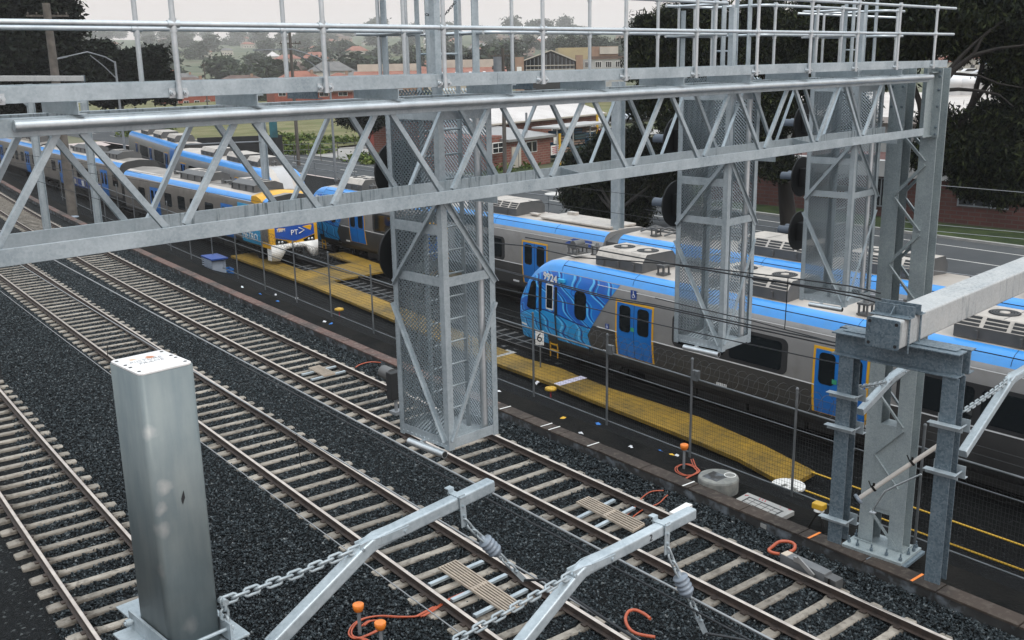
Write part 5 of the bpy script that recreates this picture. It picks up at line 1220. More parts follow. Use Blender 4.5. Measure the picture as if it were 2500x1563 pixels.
for f, w in ((.14, .035), (.86, .035), (.28, .012), (.42, .012), (.57, .012), (.71, .012)):
    stroke(mb, bi(f, .18), bi(f, .82), w)
for f, w in ((.2, .035), (.8, .035), (.35, .012), (.5, .012), (.65, .012)): stroke(mb, bi(.12, f), bi(.88, f), w)
mb.build("grid_line", MT['inkb'], lid)
mb = MB(); red = mat('red_spray', (.35, .02, .035), None, 4, .8)
for k in range(9): s, t = random.choice([(random.random(), .08), (random.random(), .92), (.05, random.random()), (.94, random.random())]); stroke(mb, bi(s, t, .006), bi(min(1, s+random.uniform(-.06, .06)), min(1, max(0, t+random.uniform(-.07, .07))), .006), .025)
for s in (.3, .36, .42): stroke(mb, bi(s, .04, .006), bi(s+.02, .13, .006), .018)
mb.build("spray_mark", red, lid)
wc = thing("manhole_cover", "round worn white cover at the end of the yellow walkway, seen through the fence", "cover", GZ(1925, 1183, -1.1))
c = GZ(1925, 1183, -1.05); mb = MB(); mb.lathe(c - Z*.06, [(.42, 0), (.42, .055), (.0, .06)], 26, 0, Z, False); mb.build("disc", mat('chipped_white', (.55, .54, .52), (.10, .10, .09), 3, .8, 0, 0, 1, .1, .55, .6), wc)
def stake(x, y, label, z=-.2, h=.62, coil=None):
    th = thing("marker_stake", label, "stake", GZ(x, y, z), "orange-capped stakes"); o = GZ(x, y, z)
    mb = MB(); mb.tube(o - Z*.05, o + Z*h, .032, 10); mb.build("pipe", MT['pole'], th)
    mb = MB(); mb.lathe(o + Z*h, [(.04, -.10), (.075, -.08), (.098, -.015), (.10, .045), (.088, .052), (.0, .055)], 20); mb.build("cap", MT['orange'], th); return o
def cable(label, pts, r=.016, n=2, mt=None):
    th = thing("orange_cable", label, "cable", pts[0]); 
    for k in range(n):
        mb = MB(); P = []; Q = [Vector(p) + V3(.03*k, .04*k*(-1)**k, .012*k) for p in pts]
        for i in range(len(Q)-1):
            p0, p1, p2, p3 = Q[max(0, i-1)], Q[i], Q[i+1], Q[min(len(Q)-1, i+2)]
            for t in np.linspace(0, 1, 7)[:-1]: P.append(.5*((2*p1) + (p2-p0)*t + (2*p0-5*p1+4*p2-p3)*t*t + (3*p1-p0-3*p2+p3)*t**3))
        P.append(Q[-1]); mb.path(P, r, 7); mb.build("strand", mt or MT['redcable'], th)
    return th
k5 = lambda a, b: (820 + a/4.63, 1440 + b/4.63)
stake(*k5(272, 490), "orange-capped stake standing in the ballast, left of a pair near the bottom edge", -.2, .52)
stake(*k5(518, 690), "orange-capped stake in the ballast near the bottom edge, the nearer of a close pair", -.2, .50)
G = lambda L, z=-.17: [GZ(x, y, z) for x, y in L]
cable("orange cable looped round two orange-capped stakes and running under the middle track", G([k5(430, 640), k5(300, 560), k5(190, 545), k5(145, 490), k5(190, 400), k5(300, 330), k5(480, 300), k5(700, 310), k5(880, 305), k5(960, 270), k5(1100, 195)]), .017, 2)
cable("orange cable coil between two orange-capped stakes", G([k5(290, 410), k5(360, 360), k5(450, 355), k5(520, 390), k5(470, 450), k5(380, 500), k5(260, 545), k5(180, 540)]), .017, 2)
i4 = lambda a, b: (1600 + a/4.83, 950 + b/4.83)
stake(*i4(335, 945), "orange-capped stake standing alone by the brown trough with a coil at its foot", -.24, .60)
cable("red-orange cable coil lying at the foot of the lone stake by the trough", G([i4(420, 830), i4(460, 930), i4(500, 970), i4(440, 1010), i4(340, 1020), i4(250, 980), i4(235, 930), i4(290, 895), i4(370, 890), i4(450, 920), i4(490, 965), i4(460, 1000), i4(360, 1050), i4(300, 1100)], -.20), .013, 2)
r4 = lambda a, b: (834 + a/2.9, 1042 + b/2.9)
cable("orange cable curling from the ballast at the bottom edge, right of arm 2", G([r4(2185, 1360), r4(2150, 1330), r4(2080, 1298), r4(2030, 1310), r4(2010, 1360), r4(2030, 1420), r4(2090, 1465), r4(2220, 1490)], -.1), .03, 1)
cable("orange cable crossing under track three beside a slatted cover", G([r4(2000, 640), r4(2060, 590), r4(2120, 510), r4(2190, 460), r4(2280, 452)], -.16), .014, 1)
cable("short orange cable end rising from the ballast near the trough", G([r4(2060, 640), r4(2130, 590), r4(2240, 545), r4(2290, 500), r4(2308, 485)], -.16), .014, 1)
cable("thin red cable beside track three, left of the nearest mesh cage", G([(868, 897), (880, 890), (905, 884), (935, 886)], -.15), .018, 1)
cable("pair of orange cables passing beneath the slatted cover of the middle track", G([r4(560, 1345), r4(640, 1300), r4(760, 1220), r4(890, 1165)], -.14) , .015, 2)
j6 = lambda a, b: (1860 + a/3.947, 1220 + b/3.947)
cable("thick orange cable hoop at the end of the grey train-stop box", G([j6(170, 525), j6(95, 510), j6(68, 485), j6(100, 455), j6(160, 410), j6(230, 402), j6(300, 420), j6(320, 455), j6(300, 490), j6(265, 500)], -.05), .035, 1)
ts = thing("train_stop", "long grey train-stop box with a short raised arm, beside track three", "train stop", G([j6(480, 640)], -.2)[0])
a, b = G([j6(215, 510), j6(750, 760)], .08); d = (b-a).normalized(); sd = V3(d.y, -d.x, 0)
mb = MB(); mb.bar(a - Z*.11, a + (b-a)*.80 - Z*.11, .23, .24); mb.build("case", mat('grey_case', (.13, .135, .14), (.10, .105, .11), 3, .5), ts, .006)
mb = MB(); mb.bar(a + (b-a)*.805 - Z*.13, b - Z*.13, .23, .20); mb.build("end_case", MT['acs'] if 'acs' in MT else MT['t_acs'], ts, .006)
mb = MB(); mb.bar(a + d*.0 + Z*.012, a + d*.14 + Z*.012, .2, .006); mb.build("label_plate", mat('cream_plate', (.48, .40, .32), None, 4, .6), ts)
mb = MB(); m0 = a + (b-a)*.32 - sd*.0; s0 = V3(-abs(sd.x), sd.y if sd.x < 0 else -sd.y, 0); mb.bar(m0 + s0*.13 + Z*.10, m0 + s0*.16 + d*.42 - Z*.10, .035, .10); mb.box(m0 + s0*.12 + Z*.05, .16, .05, .10, (d, s0, Z)); mb.build("trip_arm", MT['t_silver'], ts, .004)
mb = MB(); mb.bar(m0 + s0*.14 + d*.75 - Z*.22, m0 + s0*.14 + d*.75 - Z*.02, .03, .03); mb.box(m0 + d*.4 - Z*.2, .9, .5, .04, (d, s0, Z)); mb.build("mounting", MT['darksteel'], ts)
def slat_cover(label, pts, brackets, n=7, split=True):
    th = thing("slatted_cover", label, "track equipment", pts[0], "slatted covers between the rails"); A, B, C_, D = pts
    f = lambda s, t, z=0: A*((1-s)*(1-t)) + B*(s*(1-t)) + C_*(s*t) + D*((1-s)*t) + Z*z
    mt = mat('tan_slat', (.40, .33, .26), (.30, .25, .20), 6, .6)
    mb = MB()
    for i in range(n): t = i/(n-1); mb.bar(f(0, t, 0), f(1, t, 0), .026, .05)
    for s in ([0, .5, 1] if split else [0, 1]): mb.bar(f(s, -.03, -.01), f(s, 1.03, -.01), .03 if s != .5 else .09, .045)
    for s in (.25, .75): mb.bar(f(s, 0, -.012), f(s, 1, -.012), .02, .03)
    mb.build("slats", mt, th)
    for a, b in brackets: mb = MB(); mb.bar(a, b, .09, .05); mb.build("bracket", MT['galv'], th)
slat_cover("long slatted tan cover between the rails of the middle track, behind the second arm's chain", G([r4(690, 1000), r4(1165, 1320), r4(1275, 1265), r4(805, 950)], -.05), [G([r4(620, 1120), r4(1000, 955)], -.10), G([r4(780, 1230), r4(1165, 1050)], -.10), G([r4(940, 1340), r4(1310, 1155)], -.10)])
slat_cover("long slatted tan cover between the rails of track three, above the second arm", G([r4(1665, 535), r4(2060, 740), r4(2140, 690), r4(1745, 500)], -.05), [G([r4(1670, 650), r4(1930, 520)], -.10), G([r4(1790, 720), r4(2070, 575)], -.10)], 6)
k3 = lambda a, b: (400 + a/4.838, 841 + b/4.838)
slat_cover("small slatted pale cover between the rails of track three, left of the nearest cage", G([k3(1715, 280), k3(1890, 372), k3(2020, 345), k3(1830, 252)], -.05), [G([k3(1630, 360), k3(2030, 262)], -.09), G([k3(1740, 420), k3(2140, 318)], -.09)], 7, False)
# white point box, yellow litter, small yellow-topped device
wb = thing("white_block", "white block lying by the rail under the brown trough, at the second arm's tip", "block", G([i4(270, 1470)], -.2)[0])
a, b = G([i4(200, 1500), i4(400, 1385)], .0)
mb = MB(); mb.bar(a, b, .17, .16); mb.build("body", MT['white'], wb, .012)
for k, (px, py_, z, w, mt, lb) in enumerate([(790, 445, -1.05, .17, 'yellow', "yellow-topped marker on a thin stem between the fence and the walkway, right of the cage"), ]):
    pass
def mushroom(x, y, z, label):
    th = thing("yard_marker", label, "marker", GZ(x, y, z), "yellow-topped markers"); o = GZ(x, y, z)
    mb = MB(); mb.tube(o, o + Z*.34, .025, 6); mb.build("stem", red, th); mb = MB(); mb.lathe(o + Z*.34, [(.05, -.05), (.20, -.02), (.19, .05), (.08, .085), (0, .09)], 14); mb.build("top", MT['yellow'], th)
h3 = lambda a, b: (1180 + a/4.83, 850 + b/4.83)
mushroom(*h3(795, 600), -1.3, "yellow-topped marker by the white stripe of the walkway"); e1 = lambda a, b: (560 + a/5.76, 560 + b/5.76)
mushroom(*e1(1550, 1240), -.9, "yellow-topped marker behind the fence, left of the nearest mesh cage")
lit = mat('white_litter', (.55, .56, .58), None, 4, .7); blit = mat('blue_litter', (.02, .14, .42), None, 4, .7); ylit = mat('yellow_litter', (.60, .36, .03), None, 4, .7)
mb = MB()
for x, y, m in [(*h3(920, 820), 2), (*e1(430, 915), 1), (*e1(690, 1020), 1), (*e1(655, 915), 0), (*e1(945, 967), 0), (*e1(1340, 1295), 0), (*e1(1420, 1330), 1), (*e1(185, 812), 0), (*i4(60, 740), 1), (*i4(160, 775), 2), (*i4(100, 765), 0), (*i4(240, 785), 0), (*h3(640, 410), 0), (*h3(1160, 1000), 0), (*h3(1210, 1075), 0), (*h3(1760, 1165), 0), (*h3(1365, 898), 1), (*i4(1275, 1235), 0), (*h3(200, 520), 0)]:
    p = GZ(x, y, -.4); 
    ee = p.x - E3(p.y); p = GZ(x, y, lerp(ee, EP) + .03)
    for k in range(2):
        q_ = p + V3(random.uniform(-.06, .06), random.uniform(-.08, .08), .0); s = random.uniform(.04, .09); a = random.random()*3
        d1 = V3(math.cos(a), math.sin(a), random.uniform(-.3, .5))*s; d2 = V3(-math.sin(a), math.cos(a), random.uniform(-.2, .5))*s*.7; mb.add([q_-d1-d2, q_+d1-d2*.6, q_+d1*1.1+d2, q_-d1*.5+d2*1.2, q_ + Z*s*.6], [(0, 1, 4), (1, 2, 4), (2, 3, 4), (3, 0, 4)], m)
o = mb.build("litter", [lit, blit, ylit]); o["kind"] = 'stuff'
# number board 6 on the fence line
nb = thing("number_board", "white board with a black 6 standing behind the fence, in front of the wave-painted nose", "sign", GZ(1316, 840, -1.9))
c = AU(1317.5, 825, SA(26.5)-1.0); mb = MB(); mb.box(c, .03, .34, .56, (XX*.94 + YY*.34, -XX*.34 + YY*.94, Z)); mb.build("board", MT['white'], nb, .004)
text_mesh("6", .5, MT['inkb'], c - (XX*.94 + YY*.34)*.02, (XX*.34 - YY*.94), Z, "number", nb, .006)
mb = MB(); mb.tube((c.x+.03, c.y, -2.0), (c.x+.03, c.y, c.z), .03, 8); mb.build("stand", MT['fence'], nb)
# cabinets at far end of the walkway
cb = thing("grey_cabinet", "low grey ribbed cabinet with blue trim by the fence, left end of the yellow walkway", "cabinet", GZ(530, 655, -1.0))
c = GZ(528, 680, -1.0); t, sd = head(E3, c.y); mb = MB(); mb.box(c + Z*.50, .7, 1.2, 1.0, (sd, t, Z)); 
for k in range(9): mb.box(c + Z*(.15 + .11*k) - sd*.41, .03, 1.4, .035, (sd, t, Z))
mb.build("case", mat('pale_blue_grey', (.20, .24, .30), (.26, .30, .36), 2, .6), cb); mb = MB(); mb.box(c + Z*1.12, .86, 1.56, .07, (sd, t, Z)); mb.build("lid", MT['sign_blue'], cb)
bx = thing("blue_crate", "small bright blue crate on the ground beside the ribbed cabinet", "crate", GZ(553, 678, -1.0)); c = GZ(553, 678, -1.0)
mb = MB(); 
for dx, dy, sx, sy in ((-.3, 0, .03, .6), (.3, 0, .03, .6), (0, -.3, .6, .03), (0, .3, .6, .03)):
    for k in range(3): mb.box(c + sd*dx + t*dy + Z*(.1+.17*k), sx, sy, .09, (sd, t, Z))
mb.box(c + Z*.03, .6, .6, .03, (sd, t, Z)); mb.build("body", MT['t_door'], bx)
# trackside signal at the nearest cage: black case with a round grey hood
lo = thing("ground_signal", "black boxed ground signal with a grey cylindrical hood, left of the nearest cage", "signal", GZ(972, 1020, -.2))
c = GZ(968, 1010, -.2); mb = MB(); t, sd = head(T3, c.y); mb.tube(c, c + Z*.5, .05, 8); mb.box(c + Z*.05, .3, .3, .1); mb.build("stand", MT['pole'], lo)
mb = MB(); mb.box(c + Z*.86, .42, .28, .80, (sd, t, Z)); mb.build("case", MT['black'], lo, .02)
mb = MB(); mb.tube(c + Z*1.12 + t*.14, c + Z*1.12 + t*.62, .19, 18, 0, True); mb.build("hood", MT['t_acs'], lo)
tr_ = thing("survey_box", "small yellow-topped device on a short dark stand, left of the left hanging post", "device", GZ(1995, 1290, -.2)); c = GZ(1997, 1290, -.2)
mb = MB(); mb.box(c + Z*.52, .20, .26, .13); mb.build("top", MT['yellow'], tr_, .02); mb = MB(); mb.lathe(c + Z*.40, [(.11, 0), (.11, .05), (0, .05)], 14); mb.build("plate", MT['white'], tr_)
mb = MB(); 
for a in (0, 2.1, 4.2): mb.tube(c + V3(math.cos(a)*.2, math.sin(a)*.2, 0), c + Z*.42, .025, 6)
mb.build("legs", MT['darksteel'], tr_)

# ---------------------------------------------------------------- overhead wires
def wire(label, pts, r=.008, mt=None, g=None):
    mb = MB(); mb.path(pts, r, 5); o = mb.build("overhead_wire", mt or MT['wire']); return tag(o, label, "wire", g)
vv = list(np.arange(-1, 95, 4.0))
wg = "overhead wires above the railway"
wire("overhead wire running above the left rail of the middle track as the photo shows it", [(T1(v)+.02, v, 5.5) for v in vv], .009, MT['wire_lt'], wg)
wire("upper of the paired overhead wires crossing the ballast left of track three", [(T1(v)+.08, v, 6.0) for v in vv], .010, MT['wire_lt'], wg)
wire("lower of the paired overhead wires crossing the ballast left of track three", [(T1(v)+.07 + .01*math.sin(v), v, 5.97 - .05*math.sin(min(1, max(0, (12-v)/14))*3.14)) for v in vv if v < 13], .008, MT['wire'], wg)
wire("thin contact wire above the lower left ballast beside the capped post", [(T1(v)-.0, v, 4.5) for v in vv], .007, MT['wire_lt'], wg)
e_ = end1 if end1 is not None else V3(5, 4, 6); wire("wire running from the first arm's insulator towards the bottom right", [e_, GZ(1330, 1415, 6.1), GZ(1560, 1566, 6.05)], .010, MT['wire'], wg)
wire("wire passing from the second arm's insulator off the bottom edge", [end2, end2 + V3(.35, -.75, .0), end2 + V3(.9, -2.0, .05)], .010, MT['wire'], wg)
tt = lambda a, b: (1200 + a/4.83, 560 + b/4.83); t2 = lambda a, b: (1600 + a/4.83, 650 + b/4.83)
def W2_(label, L, z, r=.010, mt=None): 
    P = [GZ(x, y, z) for x, y in L]; d = (P[-1]-P[0]); wire(label, [P[0] - d*.0] + P[1:], r, mt, "wires passing in front of the trains")
W2_("upper dark cable of the bundle crossing the wave-painted train", [tt(-900, 300), tt(30, 455), tt(1400, 800), t2(0, 455), t2(1100, 690), t2(2140, 905), (2075, 855)], 6.25, .010)
W2_("middle dark cable of the bundle crossing the wave-painted train", [tt(-900, 315), tt(30, 468), tt(1400, 822), t2(0, 475), t2(1100, 720), t2(2140, 945), (2075, 866)], 6.2, .010)
W2_("thin dark wire crossing the train doors and windows to the left hanging post", [tt(-900, 470), tt(30, 680), tt(1300, 960), t2(0, 680), t2(1100, 920), t2(2080, 1130), (2075, 893)], 6.0, .008)
W2_("thin wire along the roof line of the wave-painted train", [tt(30, 160), tt(440, 200), tt(1000, 330), tt(2150, 880-470+0), t2(1560, 135), t2(2300, 235), (2150, 716)], 6.9, .009)
W2_("lower strand crossing the train roof behind the middle cage", [tt(400, 95), tt(1000, 195), tt(2160, 415), t2(1140, 135), t2(2000, 265), t2(2415, 330), (2170, 735)], 6.8, .011)
W2_("pale strand crossing the train roofs towards the mast", [t2(1140, 150), t2(1500, 195), t2(2000, 290), t2(2415, 372), (2160, 745)], 6.75, .010)
W2_("thin wire along the side of the wave-painted train below its roof", [t2(0, 375), t2(220, 430), t2(1130, 640), t2(1500, 740), t2(2140, 905)], 6.1, .008)
# dropper
mb = MB(); mb.path([t2_ for t2_ in (GZ(*t2(1565, 130), 6.9), GZ(*t2(1525, 740), 6.1))], .006, 4); o = mb.build("dropper_wire", MT['wire']); tag(o, "thin vertical dropper with a small loop hanging in front of the train roof", "wire")
for px, L in ((905, 3), ): pass
for k, (a, b) in enumerate([((30, 655), (28, 675)), ((724.5, 1061), (735, 1138)), ((262, 842), (263, 875))]):
    A = GZ(*a, 6.0); B = GZ(*b, 4.9); mb = MB(); mb.path([A, B], .005, 4); o = mb.build("dropper_wire", MT['wire']); tag(o, ["dropper wire at the far left between two overhead wires", "dropper wire between overhead wires above the middle track, right of the capped post", "dropper wire just above the capped post"][k], "wire", "droppers between overhead wires")
for k, (L, d) in enumerate([([(2260, 450), (2500, 470)], 34), ([(2190, 540), (2500, 568)], 34), ([(2190, 556), (2500, 584)], 34), ([(2120, 640), (2500, 690)], 30), ([(0, 392), (340, 440), (700, 505), (960, 585)], 36), ([(0, 415), (300, 505), (560, 590)], 34), ([(1180, 430), (1500, 470), (1660, 490)], 33), ([(1290, 490), (1640, 540)], 31), ([(40, 375), (500, 445), (790, 470)], 46), ([(0, 372), (200, 395), (345, 425)], 48)]):
    o = wire(["thin wire across the brick building at the right edge", "upper of two thin wires crossing the dark verge at the right edge", "lower of two thin wires crossing the dark verge at the right edge", "thin wire along the far road at the right edge", "thin wire crossing the older train from the left edge", "lower thin wire crossing the older train from the left edge", "thin wire in front of the bushy tree at the centre", "thin wire over the road behind the centre cage", "thin wire across the pale-cab train roof", "short thin wire at the far left over the older train"][k], [AD(x, y, d) for x, y in L], .008, MT['wire_lt'] if k < 4 else MT['wire'], "thin wires over the sidings")
# ---------------------------------------------------------------- plants
def leaves(name, blobs, n, leaf, mt, parent, droop=.0, fill=.55):
    """leaf-sized faces gathered in clumps through the crown's volume"""
    P = []; tot = sum(b[1]**2 for b in blobs); cl = []
    for c, r, fz in blobs:
        k = max(4, int(n/14*r*r/tot))
        d = rng.normal(size=(k, 3)); d /= np.linalg.norm(d, axis=1)[:, None]
        rad = r*(fill + (1.08-fill)*rng.random((k, 1))**.6); cl.append(np.array(c)[None] + d*rad*np.array([1, 1, fz]))
    cl = np.concatenate(cl); m = 14; N_ = len(cl)*m
    cs = np.repeat(leaf*(1.6 + 2.2*rng.random((len(cl), 1))), m, 0)
    c = np.repeat(cl, m, 0) + rng.normal(0, .55, (N_, 3))*cs*np.array([1, 1, .6])
    a = rng.normal(size=(N_, 3)); a[:, 2] = a[:, 2]*(.6) - droop*1.2; a /= np.linalg.norm(a, axis=1)[:, None]
    b = np.cross(a, rng.normal(size=(N_, 3))); b /= np.linalg.norm(b, axis=1)[:, None]
    s = leaf*(.6 + .9*rng.random((N_, 1))); w = .42 if droop < .5 else .26
    v = np.stack([c - a*s, c + b*s*w, c + a*s, c - b*s*w], 1).reshape(-1, 3)
    org = np.array(ORG[parent.name]) if parent is not None else np.zeros(3)
    me = bpy.data.meshes.new(name); me.vertices.add(N_*4); me.vertices.foreach_set("co", (v-org).reshape(-1))
    me.loops.add(N_*4); me.loops.foreach_set("vertex_index", np.arange(N_*4, dtype=np.int32)); me.polygons.add(N_); me.polygons.foreach_set("loop_start", np.arange(0, N_*4, 4, dtype=np.int32))
    me.update(calc_edges=True); me.materials.append(mt); o = bpy.data.objects.new(name, me); COL.objects.link(o)
    if parent is not None: o.parent = parent; ORG[o.name] = ORG[parent.name]
    return o
def pxblobs(L, D, spread=.35):
    out = []
    for x, y, r in L:
        d = D*(1 + random.uniform(-1, 1)*spread*r/F_); p = AD(x, y, d); dep = (p - V3(0, 0, CAMH)).dot(V3(*(RW @ np.array([0, 0, 1.])))); out.append((tuple(p), r*dep/F_, .9))
    return out
def tree(label, base, blobs, n, leaf, mt, name="tree", tr=.35, limbs=5, droop=0, group=None, fill=.5, extra=None):
    th = thing(name, label, "tree", base, group); base = Vector(base)
    cen = sum((Vector(b[0]) for b in blobs), V3(0, 0, 0))/len(blobs); zt = min(b[0][2] - b[1]*.4 for b in blobs)
    fork = V3(base.x*.85+cen.x*.15, base.y*.85+cen.y*.15, max(base.z + 1.5, base.z + (cen.z-base.z)*.45))
    mb = MB(); mb.path([base - Z*.3, base + Z*.5, base*.45 + fork*.55, fork], [tr*1.35, tr, tr*.85, tr*.7], 8)
    for b in sorted(blobs, key=lambda b: -b[1])[:limbs]:
        c = Vector(b[0]); m_ = fork*.5 + c*.5 + V3(random.uniform(-.4, .4), random.uniform(-.4, .4), -.1*b[1]); mb.path([fork - Z*.2, m_, c], [tr*.5, tr*.32, tr*.10], 6)
    if extra:
        for L, r in extra: mb.path(L, [r*(1 - .75*i/(len(L)-1)) for i in range(len(L))], 6)
    mb.build("trunk", MT['bark'], th); leaves("crown", blobs, n, leaf, mt, th, droop, fill); return th
tree("huge dark tree filling the top left corner", GZ(60, 290, -2), pxblobs([(20, 60, 90), (95, 40, 70), (150, 75, 45), (60, 150, 85), (150, 160, 55), (110, 215, 60), (25, 235, 70), (-50, 120, 80), (175, 205, 35), (150, 20, 35), (40, -30, 70), (120, -20, 40)], 120), 70000, .30, MT['leaf_dark'], "broad_tree", .6)
tree("dark rounded tree right of the huge corner tree, behind the far street lamp", GZ(300, 290, -2), pxblobs([(240, 140, 36), (215, 190, 42), (285, 165, 36), (330, 155, 32), (365, 165, 38), (390, 205, 34), (320, 205, 45), (260, 215, 45), (380, 135, 20), (248, 118, 16), (405, 225, 26)], 135), 48000, .30, MT['leaf_dark'], "broad_tree", .5)
tree("leafy low tree with drooping crown in front of the road at the centre", GZ(1500, 575, -1), pxblobs([(1420, 400, 42), (1470, 370, 38), (1530, 360, 42), (1590, 380, 42), (1445, 450, 45), (1510, 440, 52), (1570, 455, 50), (1440, 505, 38), (1500, 520, 40), (1555, 520, 36), (1405, 480, 32), (1480, 335, 22), (1555, 330, 26), (1640, 470, 40), (1660, 400, 45)], 66), 60000, .15, MT['leaf_gum'], "gum_tree", .25, 5, .9)
tk = AD(1928, 575, 62)
tree("tall spreading gum tree with a thick trunk behind the third mesh cage", (tk.x, tk.y, -1.1), pxblobs([(1590, 110, 52), (1640, 60, 50), (1570, 160, 40), (1690, 130, 60), (1625, 190, 50), (1720, 40, 55), (1790, 90, 60), (1860, 40, 55), (1850, 130, 60), (1930, 90, 60), (1990, 40, 60), (1940, 170, 60), (2040, 120, 60), (2090, 50, 60), (1760, 190, 60), (2020, 210, 55), (2090, 190, 50), (1600, 235, 40), (1690, 240, 50), (1800, 260, 60), (1900, 270, 60), (1650, 300, 45), (1740, 320, 50), (1560, 260, 30), (1840, 340, 55), (1780, 400, 40), (1700, 400, 40), (1900, 400, 45), (2080, 280, 50), (1560, 100, 22), (1570, 60, 24)], 60), 150000, .15, MT['leaf_gum'], "gum_tree", .55, 9, .9, None, .3)
b2 = GZ(2300, 520, -.9); J = lambda x, y, d=44: AD(x, y, d)
tree("gum tree at the right edge with bare dark boughs against the pale roof", J(2262, 470, 46)*1.0 + V3(0, 0, -2), pxblobs([(2180, 60, 70), (2260, 30, 70), (2340, 50, 70), (2430, 40, 80), (2500, 90, 80), (2240, 120, 45), (2160, 130, 45), (2440, 110, 50), (2500, 170, 45), (2190, 190, 35), (2340, 120, 35), (2400, 280, 35), (2460, 300, 40), (2500, 260, 45), (2390, 330, 40), (2290, 300, 40), (2340, 370, 55), (2430, 380, 60), (2500, 400, 60), (2280, 380, 50), (2380, 440, 50), (2460, 460, 50), (2300, 350, 40), (2425, 190, 20), (2455, 225, 22)], 46), 110000, .125, MT['leaf_gum'], "gum_tree", .4, 4, .9, None, .3,
     [([J(2290, 215), J(2330, 170), J(2375, 135), J(2440, 118), J(2510, 110)], .16), ([J(2300, 190), J(2345, 140), J(2380, 105), J(2420, 70)], .12), ([J(2285, 222), J(2340, 218), J(2395, 222), J(2440, 232), J(2475, 262)], .10), ([J(2330, 180), J(2390, 185), J(2440, 205), J(2500, 215)], .07), ([J(2375, 135), J(2400, 90), J(2450, 50)], .08), ([J(2265, 330), J(2280, 260), J(2290, 210)], .22)])
tree("small street tree with a thin trunk by the pale driveway", GZ(904, 386, -.9), pxblobs([(850, 283, 22), (880, 278, 26), (905, 290, 26), (925, 282, 24), (895, 305, 20), (870, 300, 18)], 118), 5000, .28, MT['leaf_dark'], "street_tree", .16, 3, .6)
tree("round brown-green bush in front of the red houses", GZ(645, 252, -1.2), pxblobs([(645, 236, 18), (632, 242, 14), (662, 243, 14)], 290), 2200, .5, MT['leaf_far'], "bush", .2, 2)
tree("dark tree beside the orange-red shed left of the nearest cage", GZ(872, 245, -1.2), pxblobs([(868, 228, 16), (885, 232, 14), (852, 236, 12)], 270), 1800, .5, MT['leaf_dark'], "bush", .2, 2)
# weeds and rough grass along the far kerb
def weed_patch(name, L, n, size, mt):
    c = []
    for x, y, r in L:
        p = GZ(x, y, -.85); dep = math.hypot(p.x, p.y); c.append(((p.x, p.y, -.75), r*dep/F_, .45))
    o = leaves(name, c, n, size, mt, None, 0, .1); o["kind"] = 'stuff'; return o
weed_patch("verge_weeds", [(430, 395, 30), (480, 390, 35), (545, 395, 30), (600, 385, 30), (660, 365, 40), (705, 370, 40), (750, 372, 40), (690, 345, 35), (790, 372, 25), (740, 345, 30), (830, 352, 28), (870, 348, 28), (800, 350, 25), (880, 390, 30), (920, 396, 30), (330, 330, 40), (380, 320, 40), (420, 310, 40), (1240, 418, 14), (1290, 410, 10), (1215, 420, 12)], 16000, .28, MT['weeds'])

# ---------------------------------------------------------------- buildings
def local(x, y, d, yaw=0):
    """axes of a facade met by the sight line (x, y) at distance d: r to the right, f away"""
    p = AD(x, y, d); a = math.atan2(p.y, p.x) + R_(yaw); return p, V3(math.sin(a), -math.cos(a), 0), V3(math.cos(a), math.sin(a), 0)
MT['roof_red'] = wave_metal('terracotta_tiles', (.19, .075, .052), (.27, .115, .08), 'Z', 5, .3, .85)
MT['roof_brown'] = wave_metal('brown_tiles', (.085, .055, .045), (.13, .09, .075), 'Z', 5, .3, .85)
MT['roof_grey'] = wave_metal('grey_tiles', (.10, .10, .10), (.15, .145, .14), 'Z', 5, .3, .8)
MT['wall_red'] = mat('red_house_brick', (.20, .052, .034), (.25, .075, .05), 2, .9, 0, .2, 8, .02); MT['wall_cream'] = mat('cream_render', (.46, .42, .36), (.38, .35, .30), .6, .9)
MT['wall_tan'] = mat('tan_brick', (.24, .155, .11), (.29, .20, .15), 1, .9); MT['wall_grey'] = mat('pale_grey_wall', (.36, .36, .35), (.29, .29, .29), .6, .8)
MT['tin'] = wave_metal('pale_tin_roof', (.42, .39, .37), (.52, .49, .47), 'X', 1.6, .4, .5, .03)
def block(th, o, r, f, w, d, z0, z1, mt, name="wall"):
    mb = MB(); mb.box(o + f*(d/2) + Z*((z0+z1)/2 - o.z), w, d, z1-z0, (r, f, Z)); return mb.build(name, mt, th)
def hiproof(th, o, r, f, w, d, z, h, mt, ov=.6, ridge=None, par=None):
    mb = MB(); a, b = w/2+ov, d/2+ov; c = o + f*(d/2); c = V3(c.x, c.y, z); rl = max(.3, (w-d)/2 if ridge is None else ridge)
    B = [c - r*a - f*b, c + r*a - f*b, c + r*a + f*b, c - r*a + f*b]; T = [c - r*rl + Z*h, c + r*rl + Z*h]
    mb.add(B + T + [p - Z*.25 for p in B], [(0, 1, 5, 4), (1, 2, 5), (2, 3, 4, 5), (3, 0, 4), (6, 7, 1, 0), (7, 8, 2, 1), (8, 9, 3, 2), (9, 6, 0, 3), (6, 9, 8, 7)]); return mb.build("roof", mt, th)
def win(th, o, r, f, x, z, w, h, mullions=2, par=None, rows=1):
    mb = MB(); c = o + r*x; c = V3(c.x, c.y, z) - f*.03; mb.box(c, w, .06, h, (r, f, Z), 0); mb.box(c - f*.04, w-.16, .03, h-.16, (r, f, Z), 1)
    for k in range(1, mullions+1): mb.box(c - r*(w/2) + r*(w*k/(mullions+1)) - f*.06, .06, .03, h-.1, (r, f, Z), 0)
    for k in range(1, rows): mb.box(c - f*.065 + Z*(h*(k/rows-.5)), w-.1, .03, .06, (r, f, Z), 0)
    return mb.build("window", [MT['white'], MT['glass']], par or th)
